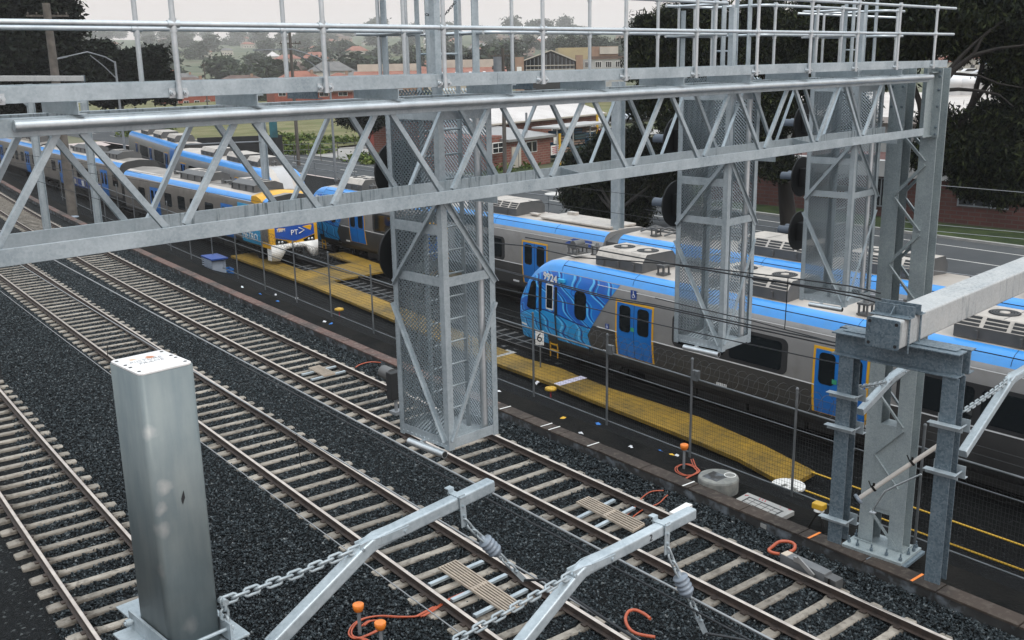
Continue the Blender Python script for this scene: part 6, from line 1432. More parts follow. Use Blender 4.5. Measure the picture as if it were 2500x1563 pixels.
def house(label, px, py_, d, w, dep, h, rh, wall, roof, yaw=0, z0=-1.3, nwin=3, storeys=1, group=None, chim=True):
    p, r, f = local(px, py_, d, yaw); o = V3(p.x, p.y, z0); th = thing("house", label, "house", o, group)
    wl = block(th, o, r, f, w, dep, z0, z0+h, MT[wall]); rf = hiproof(th, o, r, f, w, dep, z0+h, rh, MT[roof])
    for s in range(storeys):
        for k in range(nwin): win(th, o, r, f, -w/2 + w*(k+.5)/nwin, z0 + 1.5 + s*2.8, min(2.2, w/nwin*.5), 1.3, 1)
    if chim: mb = MB(); mb.box(o + f*(dep*.4) + r*(w*.2) + Z*(h+rh*.8), .7, .7, 1.8, (r, f, Z)); mb.build("chimney", MT['wall_tan'], rf)
    return th
house("two-storey red brick house with a wide terracotta hip roof, left of the street lamp pole", 745, 240, 262, 15, 11, 6.2, 3.4, 'wall_red', 'roof_red', 12, -1.2, 4, 2)
house("red brick house with a low porch gable right of the big terracotta roof", 815, 245, 250, 9, 9, 4.8, 2.4, 'wall_red', 'roof_brown', -8, -1.2, 2, 2)
house("dark-tiled brick house with a row of white windows left of the timber pole", 480, 240, 300, 15, 11, 5.6, 2.8, 'wall_red', 'roof_brown', 18, -1.3, 5, 2)
house("low brown-roofed house with a pale solar panel", 585, 232, 330, 17, 10, 5.8, 2.6, 'wall_tan', 'roof_brown', -12, -1.2, 3, 1)
house("pale weatherboard house with a grey roof above the dark-tiled house", 452, 196, 400, 13, 9, 5.4, 2.4, 'wall_cream', 'roof_grey', 10, 0, 4, 1)
house("house with a terracotta hip roof just left of the bent handrail", 833, 196, 300, 11, 10, 6.4, 2.3, 'wall_tan', 'roof_red', 8, -1.2, 2, 1)
house("small dark-walled house with a tan wall between handrail posts", 868, 180, 330, 9, 8, 7.2, 1.8, 'wall_grey', 'roof_grey', 0, -1.2, 2, 1)
house("dark brown house with a pale gable left of the nearest cage's rails", 938, 182, 345, 13, 9, 8.0, 2.6, 'wall_tan', 'roof_brown', -15, -1.2, 3, 1)
p, r, f = local(585, 200, 326, -12)
sh = thing("shed", "orange-red painted shed behind the grass field, left of the nearest cage", "shed", GZ(850, 262, -1)); o = GZ(836, 250, -1.0); r, f = local(836, 250, 200)[1:]
block(sh, o, r, f, 10, 8, -1, 3.4, mat('orange_red_wall', (.38, .085, .045), (.32, .07, .04), 1, .8)); win(sh, o, r, f, -1.5, 1.6, 1.6, 1.2)
sh2 = thing("shed", "dark red shed at the end of the pale driveway behind the street tree", "shed", GZ(920, 350, -1)); p, r, f = local(935, 345, 132, 0); o = V3(p.x, p.y, -1)
block(sh2, o, r, f, 4.2, 6, -1, 5.2, mat('dark_red_shed', (.20, .042, .03), (.16, .035, .028), 1, .8))
for lab, x0, x1, yt, d, wallm in (("warehouse with a long terracotta roof and white skylight strips, left of the nearest cage rails", 868, 1030, 178, 210, 'wall_tan'), ("warehouse with a terracotta roof and white skylight strips, right of the nearest cage rails", 1062, 1235, 171, 190, 'wall_cream')):
    th = thing("warehouse", lab, "warehouse", AD((x0+x1)/2, 240, d)); p, r, f = local((x0+x1)/2, yt+22, d, 0); w = (x1-x0)*d/F_; z1 = p.z; o = V3(p.x, p.y, -1)
    block(th, o, r, f, w, 16, -1, z1, MT[wallm]); mb = MB(); c = V3(o.x, o.y, z1); h = 2.0
    mb.add([c - r*(w/2+.4) - f*.5, c + r*(w/2+.4) - f*.5, c + r*(w/2+.4) + f*16 + Z*h, c - r*(w/2+.4) + f*16 + Z*h, c - r*(w/2+.4) - f*.5 - Z*.2, c + r*(w/2+.4) - f*.5 - Z*.2, c + r*(w/2+.4) + f*16, c - r*(w/2+.4) + f*16], [(0, 1, 2, 3), (4, 7, 6, 5), (0, 4, 5, 1), (1, 5, 6, 2), (3, 2, 6, 7), (0, 3, 7, 4)]); rf = mb.build("roof", MT['roof_red'], th)
    for k in range(5): x = -w/2 + w*(k+.5)/5; mb = MB(); mb.bar(c + r*x + f*4 + Z*(h*.29+.03), c + r*x + f*9 + Z*(h*.59+.03), .5, .04, Z); mb.build("skylight", MT['t_white'], rf)
    mb = MB(); mb.box(c + f*16.1 + Z*(h+.7), w*.95, .2, 1.6, (r, f, Z)); mb.build("parapet", MT['wall_cream'], th)
# factory with a glazed gable
fa = thing("factory", "brick factory with a dark glazed gable front and cream roof boxes, behind the brick workshop", "factory", AD(1345, 240, 215)); D = 215; S_ = D/F_*1.02
p, r, f = local(1342, 175, D, 4); o = V3(p.x, p.y, -1.0); zz = lambda y: AD(1342, y, D).z; xx = lambda x: (x-1342)*S_
mb = MB(); P = [(xx(1283), -1.0), (xx(1403), -1.0), (xx(1403), zz(150)), (xx(1345), zz(124)), (xx(1283), zz(146))]; mb.prism(P, o, r, Z, f*14); 
for q_ in range(0): pass
mb2 = MB(); mb2.prism([(x, z+1.0) for x, z in P], o, r, Z, f*14); mb2.build("wall", MT['seam'], fa)
mb = MB(); mb.prism([(xx(1286), zz(176)+1), (xx(1400), zz(176)+1), (xx(1400), zz(152)+1), (xx(1345), zz(129)+1), (xx(1286), zz(149)+1)], o - f*.15, r, Z, f*.12); mb.build("glazing", MT['glass'], fa)
for k in range(13):
    x = xx(1288 + k*9.2); zt_ = lerp(1288 + k*9.2, [(1286, zz(149)), (1345, zz(129)), (1400, zz(152))]); mb = MB(); c = o + r*x - f*.2; mb.bar((c.x, c.y, zz(190)), (c.x, c.y, zt_), .10, .10); mb.build("mullion", MT['pole'], fa)
for y in (160, 170): mb = MB(); mb.bar(V3(o.x, o.y, zz(y)) + r*xx(1286) - f*.22, V3(o.x, o.y, zz(y)) + r*xx(1400) - f*.22, .12, .16); mb.build("transom", MT['wall_cream'], fa)
mb = MB(); a, b, c_ = [V3(o.x, o.y, zz(y)) + r*xx(x) - f*.3 for x, y in ((1281, 147), (1345, 123), (1404, 150))]; mb.bar(a, b, .3, .22); mb.bar(b, c_, .3, .22); mb.build("barge_board", MT['wall_cream'], fa)
for x0, x1, yt in ((1262, 1282, 138), (1403, 1419, 136)): block(fa, o + r*((xx(x0)+xx(x1))/2) - f*.6, r, f, (x1-x0)*S_, 1.6, -1, zz(yt), MT['wall_tan'], "brick_pier")
block(fa, o + r*((xx(1365)+xx(1437))/2) + f*3, r, f, 72*S_, 8, zz(150), zz(117), mat('yellowed_cream', (.40, .33, .19), (.34, .28, .17), .5, .8), "roof_box")
block(fa, o + r*((xx(1447)+xx(1510))/2) + f*6, r, f, 63*S_, 8, zz(170), zz(115), MT['wall_tan'], "roof_box"); block(fa, o + r*((xx(1466)+xx(1510))/2) + f*5.6, r, f, 44*S_, .5, zz(134), zz(116), MT['wall_cream'], "roof_box")
block(fa, o + r*((xx(1420)+xx(1522))/2) + f*.5, r, f, 102*S_, 6, -1, zz(147), MT['wall_grey'], "office_wall"); block(fa, o + r*((xx(1436)+xx(1525))/2) + f*.2, r, f, 90*S_, 4, zz(140), zz(146), MT['roof_brown'], "office_roof")
for x in (1432, 1456, 1480, 1503): win(fa, o + f*.5, r, f, xx(x), zz(160), 15*S_, 14*S_, 2)
mb = MB(); mb.box(V3(o.x, o.y, zz(169)) + r*xx(1271) - f*.75, 11*S_, .06, 13*S_, (r, f, Z)); mb.build("notice_board", MT['white'], fa)
for x in (1240, 1330): pass
# brick workshop and its lean-to
O0 = GZ(1462, 353, -1.0); dirx = V3(.985, .172, 0); n_ = V3(-.172, .985, 0); ang = math.atan2(.172, .985)
BR = brick('workshop_brick', (.20, .062, .043), (.155, .05, .036), (.20, .15, .125), ang, .62)
ws = thing("brick_workshop", "red brick workshop with a pale tin roof and white-framed windows, right of the nearest cage", "workshop", O0); zt_ = 5.9 - .3
zt_ = CAMH + ray(1462, 276)[2]/math.hypot(*ray(1462, 276)[:2])*math.hypot(O0.x, O0.y)
o = O0 - dirx*12.5; mb = MB(); mb.box(o + n_*8 + Z*((zt_+1)/2), 25, 16, zt_+1, (dirx, n_, Z)); mb.build("wall", BR, ws)
mb = MB(); c = V3(o.x, o.y, zt_); h = 2.6
A_ = [c - dirx*13.1 - n_*.7, c + dirx*13.1 - n_*.7, c + dirx*13.1 + n_*8 + Z*h, c - dirx*13.1 + n_*8 + Z*h, c + dirx*13.1 + n_*16.7, c - dirx*13.1 + n_*16.7]
mb.add(A_ + [p - Z*.22 for p in A_], [(0, 1, 2, 3), (3, 2, 4, 5), (6, 7, 1, 0), (6, 9, 8, 7), (9, 11, 10, 8), (1, 7, 8, 2), (2, 8, 10, 4), (0, 3, 9, 6), (3, 5, 11, 9)]); mb.build("roof", MT['tin'], ws)
mb = MB(); mb.bar(c - dirx*13.1 - n_*.78 - Z*.06, c + dirx*13.1 - n_*.78 - Z*.06, .14, .16); mb.build("gutter", MT['wall_cream'], ws)
def wpt(x, y): p = plane_hit(x, y, O0, n_); return p
def plane_hit(x, y, p0, nn): d = V3(*ray(x, y)); o_ = V3(0, 0, CAMH); t = (p0 - o_).dot(nn)/d.dot(nn); return o_ + d*t
for x0, x1, y0, y1 in ((1347, 1395, 299, 327), (1423, 1453, 295, 336)):
    a, b = plane_hit(x0, y1, O0, n_), plane_hit(x1, y0, O0, n_); m_ = (a+b)/2; win(ws, V3(m_.x, m_.y, 0), dirx, n_, 0, m_.z, (b-a).dot(dirx), b.z-a.z, 3, None, 3)
A0 = V3(78.9, 74.6, -1.0); ax_ = thing("brick_annex", "small brick annex with a grey skillion roof and white door, in front of the workshop", "annex", A0)
hA = CAMH + ray(1346, 328)[2]/math.hypot(*ray(1346, 328)[:2])*math.hypot(A0.x, A0.y)
wA = (plane_hit(1346, 380, A0, n_) - plane_hit(1240, 380, A0, n_)).length
oA = A0 - dirx*(wA/2); mb = MB(); mb.box(oA + n_*4.5 + Z*((hA+1)/2), wA, 9, hA+1, (dirx, n_, Z)); mb.build("wall", BR, ax_)
mb = MB(); c = V3(oA.x, oA.y, hA); mb.add([c - dirx*(wA/2+.3) - n_*.5, c + dirx*(wA/2+.3) - n_*.5, c + dirx*(wA/2+.3) + n_*9 + Z*.9, c - dirx*(wA/2+.3) + n_*9 + Z*.9, c - dirx*(wA/2+.3) - n_*.5 - Z*.25, c + dirx*(wA/2+.3) - n_*.5 - Z*.25], [(0, 1, 2, 3), (4, 5, 1, 0), (4, 0, 3), (5, 2, 1)]); mb.build("roof", MT['t_silver'], ax_)
block(ax_, oA - dirx*(wA/2+2.2) - n_*-.6, dirx, n_, 4.6, 8, -1, hA+.4, BR, "wall")
def onA(x0, x1, y0, y1): a, b = plane_hit(x0, y1, A0, n_), plane_hit(x1, y0, A0, n_); return (a+b)/2, abs((b-a).dot(dirx)), b.z-a.z
m_, w, h = onA(1249, 1270, 357, 411); mb = MB(); mb.box(m_ - n_*.05, w, .12, h, (dirx, n_, Z)); dd = mb.build("door", MT['wall_cream'], ax_); mb = MB(); mb.box(m_ - n_*.13 + dirx*.3, .05, .06, h*.9, (dirx, n_, Z)); mb.build("door_edge", MT['pole'], dd)
m_, w, h = onA(1284, 1310, 343, 374); win(ax_, V3(m_.x, m_.y, 0), dirx, n_, 0, m_.z, w, h, 1)
m_, w, h = onA(1200, 1226, 346, 376); win(ax_, V3(m_.x, m_.y, 0) - n_*.1, dirx, n_, 0, m_.z, w, h, 1, None, 2)
mb = MB(); p = plane_hit(1324, 345, A0, n_); mb.tube(V3(p.x, p.y, hA-.2) + n_*2, V3(p.x, p.y, hA+2.3) + n_*2, .12, 8); mb.build("flue", MT['pole'], ax_)
rk = thing("pallet_rack", "open shelter stacked with blue pallets between the annex and the workshop windows", "rack", GZ(1395, 390, -1)); o = GZ(1398, 385, -1)
for i in range(3):
    for j in range(5):
        mb = MB(); c = o + dirx*((i-1)*2.9) + Z*(.5+.62*j) + n_*random.uniform(-.3, .3); mb.box(c, 2.4, 1.6, .42, (dirx, n_, Z), 0); mb.box(c - n_*.82, 2.4, .04, .12, (dirx, n_, Z), 1); mb.build("pallet", [random.choice([mat('rack_blue', (.01, .08, .16), None, 4, .7), mat('rack_teal', (.02, .06, .07), None, 4, .7), MT['wall_tan']]), MT['seam']], rk)
mb = MB(); mb.box(o + Z*3.6, 11, 3.5, .18, (dirx, n_, Z)); 
for x in (-5, -1.8, 1.8, 5): mb.box(o + dirx*x - n_*1.2 + Z*1.8, .12, .12, 3.6, (dirx, n_, Z))
mb.build("shelter", MT['wall_grey'], rk)
sg = thing("notice_sign", "white notice board on a post in front of the annex corner", "sign", GZ(1357, 395, -1)); c = GZ(1357, 396, -1); zc = CAMH + ray(1357, 366)[2]/math.hypot(*ray(1357, 366)[:2])*math.hypot(c.x, c.y)
mb = MB(); mb.tube(c, V3(c.x, c.y, zc+1), .05, 6); mb.build("pole", MT['pole'], sg); mb = MB(); mb.box((c.x, c.y, zc), 1.9, .05, 1.0, (dirx, n_, Z)); mb.box((c.x, c.y, zc+1.0), .8, .05, .7, (dirx, n_, Z)); bd_ = mb.build("board", MT['white'], sg)
mb = MB()
for k in range(4): mb.box(V3(c.x, c.y, zc + .3 - .2*k) - n_*.04, 1.5 - .2*(k % 2), .02, .08, (dirx, n_, Z))
mb.build("writing_line", red, bd_)
bo = thing("bollard", "yellow bollard beside the white notice board", "bollard", GZ(1367, 402, -1)); c = GZ(1367, 402, -1); mb = MB(); mb.tube(c, c + Z*3.2, .14, 10); mb.build("tube", MT['yellow'], bo)
bo = thing("bollard", "yellow post at the right corner of the brick workshop", "bollard", GZ(1457, 365, -1)); c = GZ(1458, 366, -1); mb = MB(); mb.tube(c, c + Z*4.2, .16, 10); mb.build("tube", MT['yellow'], bo)
mr = thing("traffic_mirror", "round white and red disc sign at the workshop's right corner", "sign", GZ(1464, 380, -1)); p = plane_hit(1466, 298, O0 - n_*2, n_); mb = MB(); mb.lathe(p, [(.0, -.05), (.72, -.04), (.72, .04), (.0, .05)], 20, 0, n_); mb.lathe(p - Z*1.5, [(.0, -.05), (.62, -.04), (.62, .04), (.0, .05)], 20, 1, n_); mb.build("disc", [MT['white'], red], mr)
# ---- brick building and pale roofs at the right
O1 = V3(63.7, 36, -1.0); rb = thing("brick_shopfront", "long dark brick building with a white fascia at the right edge, under the gum trees", "building", O1)
zf = AU(2230, 432, 63.6).z; zf1 = AU(2260, 398, 63.6).z
mb = MB(); mb.bb(63.7, 80, -6, 44, -1, zf-.1); mb.build("wall", brick('dark_shop_brick', (.085, .026, .02), (.065, .022, .018), (.07, .05, .045), 0, .62), rb)
mb = MB(); mb.bb(63.4, 64.2, -6, 44, zf-.1, zf1); fs_ = mb.build("fascia", MT['wall_grey'], rb)
for k in range(4):
    mb = MB(); y = AU(2306 + k*22, 415, 63.4).y; mb.box((63.38, y, (zf+zf1)/2+.1), .04, .55, .62); mb.box((63.36, y-.3, (zf+zf1)/2-.12), .04, .5, .2); mb.build("fascia_lettering", MT['inkb'], fs_)
for x0, x1 in ((2340, 2470), (2130, 2165)):
    a, b = AU(x0, 490, 63.7), AU(x1, 440, 63.7); mb = MB(); mb.box((63.66, (a.y+b.y)/2, (a.z+b.z)/2-.1), .08, abs(a.y-b.y), 1.9, None, 0); mb.box((63.63, (a.y+b.y)/2, (a.z+b.z)/2-.1), .05, abs(a.y-b.y)-.16, 1.7, None, 1)
    for k in range(4): mb.box((63.6, a.y + (b.y-a.y)*k/3, (a.z+b.z)/2-.1), .05, .07, 1.9, None, 0)
    mb.build("window", [MT['pole'], MT['glass']], rb)
ir = thing("pale_roof_hall", "industrial hall with a wide pale ribbed roof and round vents behind the right edge trees", "hall", (95, 38, -1))
zr0 = AU(2400, 290, 84).z; mb = MB(); mb.bb(84, 150, -10, 62, -1, zr0-.3); mb.build("wall", MT['wall_grey'], ir)
mb = MB(); P = [V3(83, -12, zr0), V3(83, 64, zr0), V3(112, 64, zr0+1.0), V3(112, -12, zr0+1.0), V3(150, 64, zr0-.4), V3(150, -12, zr0-.4)]; mb.add(P + [p - Z*.5 for p in P], [(0, 3, 2, 1), (3, 5, 4, 2), (0, 1, 7, 6), (1, 2, 8, 7), (0, 6, 9, 3), (2, 4, 10, 8), (3, 9, 11, 5)]); rf = mb.build("roof", wave_metal('pale_hall_roof', (.40, .36, .33), (.50, .46, .43), 'Y', 1.2, .5, .5, .05), ir)
for x, y in ((2362, 190), (2398, 205), (2425, 212), (2335, 200), (2450, 216)):
    p = AD(x, y, 118); mb = MB(); mb.lathe((p.x, p.y, zr0+.4), [(.9, 0), (.9, 1.5), (1.25, 1.6), (1.25, 2.1), (.3, 2.5), (0, 2.5)], 16); mb.build("roof_vent", MT['t_white'], rf)
# ---- parked cars in the distance
def car(label, x, y, d, col, yaw):
    p, r, f = local(x, y, d, yaw); th = thing("parked_car", label, "car", p, "cars parked beyond the pale roof"); A = (r, f, Z)
    prof = [(-2.2, .35), (-2.2, .85), (-1.9, .98), (-1.0, 1.02), (-.45, 1.45), (1.0, 1.48), (1.65, 1.05), (2.2, .95), (2.25, .4)]
    mb = MB(); mb.prism(prof, p - f*.85, r, Z, f*1.7); mb.build("body", mat('car_paint_' + label[:5], col, None, 4, .3), th, .05)
    mb = MB(); mb.prism([(-.9, 1.04), (-.42, 1.40), (.98, 1.42), (1.5, 1.06)], p - f*.87, r, Z, f*1.74); mb.build("windows", MT['glass'], th)
    for sx in (-1.4, 1.35):
        for sy in (-.8, .8): mb = MB(); mb.lathe(p + r*sx + f*sy + Z*.33, [(.1, -.1), (.33, -.1), (.33, .1), (.1, .1)], 14, 0, f); mb.build("wheel", MT['black'], th)
car("white car parked beyond the pale roof, left of two", 2362, 188, 205, (.6, .6, .6), 20); car("pale silver car parked beyond the pale roof, right of the white one", 2400, 192, 200, (.45, .46, .48), 200)
car("blue-grey car farther up beyond the pale roof, under the bough", 2415, 160, 260, (.25, .30, .38), 10)
car("white van-like car beyond the driveway, behind the centre tree", 1548, 295, 150, (.5, .55, .6), 60)

# ---------------------------------------------------------------- poles and lamps
def hpole(label, x0, y0, x1, y1, d, w=.3, cat="pole"):
    b = AD(x1, y1, d); th = thing("overhead_line_pole", label, cat, b); t = CAMH + ray(x0, y0)[2]/math.hypot(*ray(x0, y0)[:2])*d
    mb = MB(); z0 = min(b.z, -1.5)
    mb.bb(b.x, b.x+.02, b.y-w/2, b.y+w/2, z0, t); mb.bb(b.x+w-.02, b.x+w, b.y-w/2, b.y+w/2, z0, t); mb.bb(b.x+.02, b.x+w-.02, b.y-.01, b.y+.01, z0, t); mb.build("shaft", MT['galv'], th); return th, b, t
hpole("pale steel column standing behind the gantry in front of the bushy centre tree", 1505, 200, 1500, 545, 44, .42)
th, b, t = hpole("short steel column by the road above the pale-cab train", 645, 270, 640, 400, 66, .36)
mb = MB(); mb.tube(b + Z*(t-b.z-2.2) + V3(-2.5, 6, 0), b + Z*(t-b.z-1.9), .05, 6); mb.build("bracket_arm", MT['pole'], th)
fp_ = thing("far_portal", "distant grey beam on several steel columns at the far left, over the parked trains", "portal", AV(60, 480, 58)); vq = 58
a_, b_ = AV(-80, 192, vq), AV(203, 192, vq); mb = MB(); mb.sect(a_, b_, rrect(.32, .30, .03)); mb.build("beam", MT['beam'], fp_); mb = MB(); mb.box(b_ + V3(.0, 0, 0), .06, .36, .36); mb.box(b_ + V3(-.1, 0, -.28), .5, .3, .08); mb.build("end_cap", MT['galv_dk'], fp_)
for x, yb in ((68, 540), (200, 560)):
    p = AV(x, 205, vq); mb = MB(); q_ = .17; mb.bb(p.x-q_, p.x-q_+.015, vq-q_, vq+q_, -1.9, p.z); mb.bb(p.x+q_-.015, p.x+q_, vq-q_, vq+q_, -1.9, p.z); mb.bb(p.x-q_+.015, p.x+q_-.015, vq-.008, vq+.008, -1.9, p.z); mb.build("column", MT['galv'], fp_)
for (x0, y0, x1, y1) in ((35, 232, 68, 260), (80, 228, 125, 262)): mb = MB(); mb.tube(AV(x0, y0, vq), AV(x1, y1, vq), .05, 6); mb.build("strut", MT['galv'], fp_)
def timber(label, top, base, d, r=.17, arms=(), mt=None, name="power_pole"):
    b = AD(*base, d); z1 = CAMH + ray(*top)[2]/math.hypot(*ray(*top)[:2])*d; th = thing(name, label, "power pole", (b.x, b.y, -1.2))
    mb = MB(); mb.tube((b.x, b.y, min(b.z, -1.2)), (b.x, b.y, z1), r, 12, 0, True, r*.72); mb.build("shaft", mt or MT['wood_pole'], th)
    rr = V3(math.sin(math.atan2(b.y, b.x)), -math.cos(math.atan2(b.y, b.x)), 0)
    for z, L in arms:
        mb = MB(); mb.bar(V3(b.x, b.y, z1-z) - rr*L, V3(b.x, b.y, z1-z) + rr*L, .1, .12)
        for k in (-.9, -.5, .5, .9): mb.lathe(V3(b.x, b.y, z1-z+.06) + rr*L*k, [(.03, 0), (.06, .06), (.05, .16), (0, .18)], 8)
        mb.build("crossarm", MT['wood_pole'], th)
    return th, V3(b.x, b.y, z1), rr
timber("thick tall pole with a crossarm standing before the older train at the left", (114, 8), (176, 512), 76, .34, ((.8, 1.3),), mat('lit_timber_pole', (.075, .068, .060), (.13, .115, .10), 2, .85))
p = AD(172, 480, 75); pg = thing("pole_guard", "pale ribbed sleeve wrapped round the foot of the thick pole at the left", "guard", (p.x, p.y, -1.5)); mb = MB()
for k in range(16): mb.tube((p.x, p.y, -1.75 + k*.10), (p.x, p.y, -1.67 + k*.10), .40, 14, 0, True, .37)
mb.build("sleeve", mat('pale_blue_sleeve', (.22, .26, .31), None, 4, .6), pg)
th, tp, rr = timber("dark timber power pole at the edge of the grass field", (699, 75), (726, 352), 112, .20, ((1.3, 1.1),))
timber("timber power pole with a transformer, beside the brick annex", (1198, 118), (1233, 422), 84, .19, ((.6, 1.2), (1.6, .9)))
p = AD(1200, 155, 84); mb = MB(); mb.tube((p.x+.3, p.y-.4, p.z-.8), (p.x+.3, p.y-.4, p.z+.5), .35, 10); tf_ = thing("transformer", "grey drum transformer on the timber pole beside the annex", "transformer", p); mb.build("drum", MT['pole'], tf_)
timber("thin distant pole among the houses left of the big terracotta roof", (500, 155), (506, 250), 260, .18, ((.4, .9),))
def lamp(label, base, knee, tip, d, mt):
    b = AD(*base, d); zk = CAMH + ray(*knee)[2]/math.hypot(*ray(*knee)[:2])*d; th = thing("street_lamp", label, "street lamp", (b.x, b.y, -1)); k = V3(b.x, b.y, zk)
    mb = MB(); mb.tube((b.x, b.y, -1.1), k, .13, 12, 0, True, .08); mb.build("pole", mt, th)
    t = AD(*tip, d*.985); mb = MB(); m_ = k*.45 + t*.55 + Z*.55
    mb.path([k - Z*.1, k*.8 + t*.2 + Z*.28, m_, t], [.06, .055, .05, .04], 8); mb.path([k - Z*1.4, k*.75 + t*.25 - Z*.45, k*.5+t*.5 + Z*.3], [.05, .045, .04], 6); mb.build("arm", mt, th)
    dv = (t-m_).normalized(); mb = MB(); mb.bar(t - dv*.1, t + dv*.8, .26, .12); mb.build("lantern", mt, th)
lamp("street lamp with a long arm beside the guard fence of the road", (820, 443), (793, 152), (640, 122), 97, MT['pole'])
lamp("street lamp with a curved arm in front of the dark trees at the far left", (293, 262), (278, 150), (160, 139), 92, MT['pole'])
# guard rail fence on the near edge of the road
gr = thing("road_guard_fence", "low pipe guard fence along the near edge of the road beyond the trains", "fence", (RN(80)+.5, 80, -1))
for v in np.arange(30, 112, 4.0): mb = MB(); mb.tube((RN(v)+.3, v, -1.1), (RN(v)+.3, v, .15), .045, 6); mb.build("post", MT['pole'], gr)
for z in (.12, -.42): mb = MB(); mb.path([(RN(v)+.3, v, z) for v in np.arange(28, 114, 6)], .035, 6); mb.build("rail", MT['pole'], gr)
# field fence and hoarding
ff = thing("field_fence", "sagging wire fence on thin posts across the dry grass field", "fence", GZ(700, 345, -.8))
pp = [(690, 345), (716, 340), (752, 338), (781, 345), (823, 348), (866, 345), (900, 335)]
for x, y in pp: b = AD(x, y, 118); mb = MB(); mb.tube((b.x, b.y, -1), (b.x, b.y, 1.1), .05, 6); mb.build("post", MT['wood_pole'], ff)
for z in (.95, .3): mb = MB(); mb.path([(AD(x, y, 118).x, AD(x, y, 118).y, z) for x, y in pp], .02, 4); mb.build("wire", MT['pole'], ff)
bb_ = thing("billboard", "small dark teal hoarding leaning on the field fence beside the timber pole", "hoarding", GZ(668, 340, -.9)); p, r, f = local(668, 322, 120, 20); mb = MB(); mb.box(p + Z*.3, .9, .1, 1.9, (r, f, Z)); mb.build("board", mat('teal_board', (.012, .05, .06), (.02, .12, .15), .8, .6), bb_)
mb = MB(); mb.bar(p - r*.7 - Z*1.2, p - r*1.0 + Z*1.3, .12, .12); mb.build("prop", MT['wood_pole'], bb_)
bk = thing("black_screen", "long black screen fence beside the field, above the parked trains", "screen", GZ(580, 330, -.9)); p, r, f = local(585, 325, 122, 0); mb = MB(); mb.box(V3(p.x, p.y, .4), 9.5, .15, 2.8, (r, f, Z)); mb.build("panel", MT['black'], bk)

# ---------------------------------------------------------------- far hillside: houses and trees one by one
HL = [("tiny hazy house with a pale roof on the far hillside", 'roof_grey', 'wall_cream'), ("tiny hazy house with an orange tile roof on the far hillside", 'roof_red', 'wall_cream'), ("tiny hazy house with a brown roof on the far hillside", 'roof_brown', 'wall_tan'), ("tiny hazy pale house with a light tin roof on the far hillside", 'tin', 'wall_cream')]
proto = []
for k, (lab, rf_, wl_) in enumerate(HL):
    mb = MB(); w, d, h, rh = 15, 10, 5.0, 3.0; mb.bb(-w/2, w/2, -d/2, d/2, -3, h, 0); a, b, rl = w/2+.7, d/2+.7, 3.4
    mb.add([(-a, -b, h), (a, -b, h), (a, b, h), (-a, b, h), (-rl, 0, h+rh), (rl, 0, h+rh)], [(0, 1, 5, 4), (1, 2, 5), (2, 3, 4, 5), (3, 0, 4), (0, 3, 2, 1)], 1)
    for x in (-5, -1.6, 1.8, 5): mb.box((x, -d/2-.02, 1.6), 1.6, .1, 1.3, None, 2); mb.box((x, d/2+.02, 1.6), 1.6, .1, 1.3, None, 2)
    o = mb.build("hillside_house", [MT[wl_], MT[rf_], MT['glass']]); tag(o, lab, "house", "houses on the far hillside" + (" with %s roofs" % ["pale", "orange", "brown", "light"][k])); proto.append(o)
first = [True]*4; n = 0
for i in range(230):
    d = 430 + 1650*random.random()**1.1; t = R_(random.uniform(14, 76)); k = random.choice([0, 1, 1, 2, 2, 3])
    o = proto[k] if first[k] else proto[k].copy()
    if not first[k]: COL.objects.link(o)
    first[k] = False; o.location = (d*math.cos(t), d*math.sin(t), hz(d, t)); o.rotation_euler = (0, 0, t + random.choice([1.57, 1.2, 1.9, 0])); s = random.uniform(.8, 1.25); o.scale = (s, s, s*random.uniform(.85, 1.25))
tp_ = []
for k, (fz, nn) in enumerate(((1.0, 700), (.75, 700), (1.7, 600))):
    bl = [((random.uniform(-.5, .5)*3.0, random.uniform(-.5, .5)*3.0, 4.5 + random.uniform(-1.4, 1.6)*fz), random.uniform(1.6, 2.6), fz) for _ in range(7)]
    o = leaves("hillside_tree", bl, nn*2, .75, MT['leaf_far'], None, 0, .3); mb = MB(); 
    tag(o, ["tiny hazy round tree on the far hillside", "tiny hazy spreading tree on the far hillside", "tiny hazy upright tree on the far hillside"][k], "tree", ["round trees on the far hillside", "spreading trees on the far hillside", "upright trees on the far hillside"][k]); tp_.append(o)
first = [True]*3
for i in range(290):
    ridge = i % 4 == 0
    d = random.uniform(1700, 2500) if ridge else 400 + 1500*random.random(); t = R_(random.uniform(13, 77)); k = random.choice([0, 0, 1, 1, 2])
    if first[k]: o = tp_[k]; first[k] = False
    else: o = tp_[k].copy(); COL.objects.link(o)
    s = random.uniform(1.1, 2.2)*(1.9 if ridge else 1.15); o.location = (d*math.cos(t), d*math.sin(t), hz(d, t) - .6*s); o.rotation_euler = (0, 0, random.uniform(0, 6.3)); o.scale = (s*random.uniform(.9, 1.4), s*random.uniform(.9, 1.4), s*random.uniform(.85, 1.1))
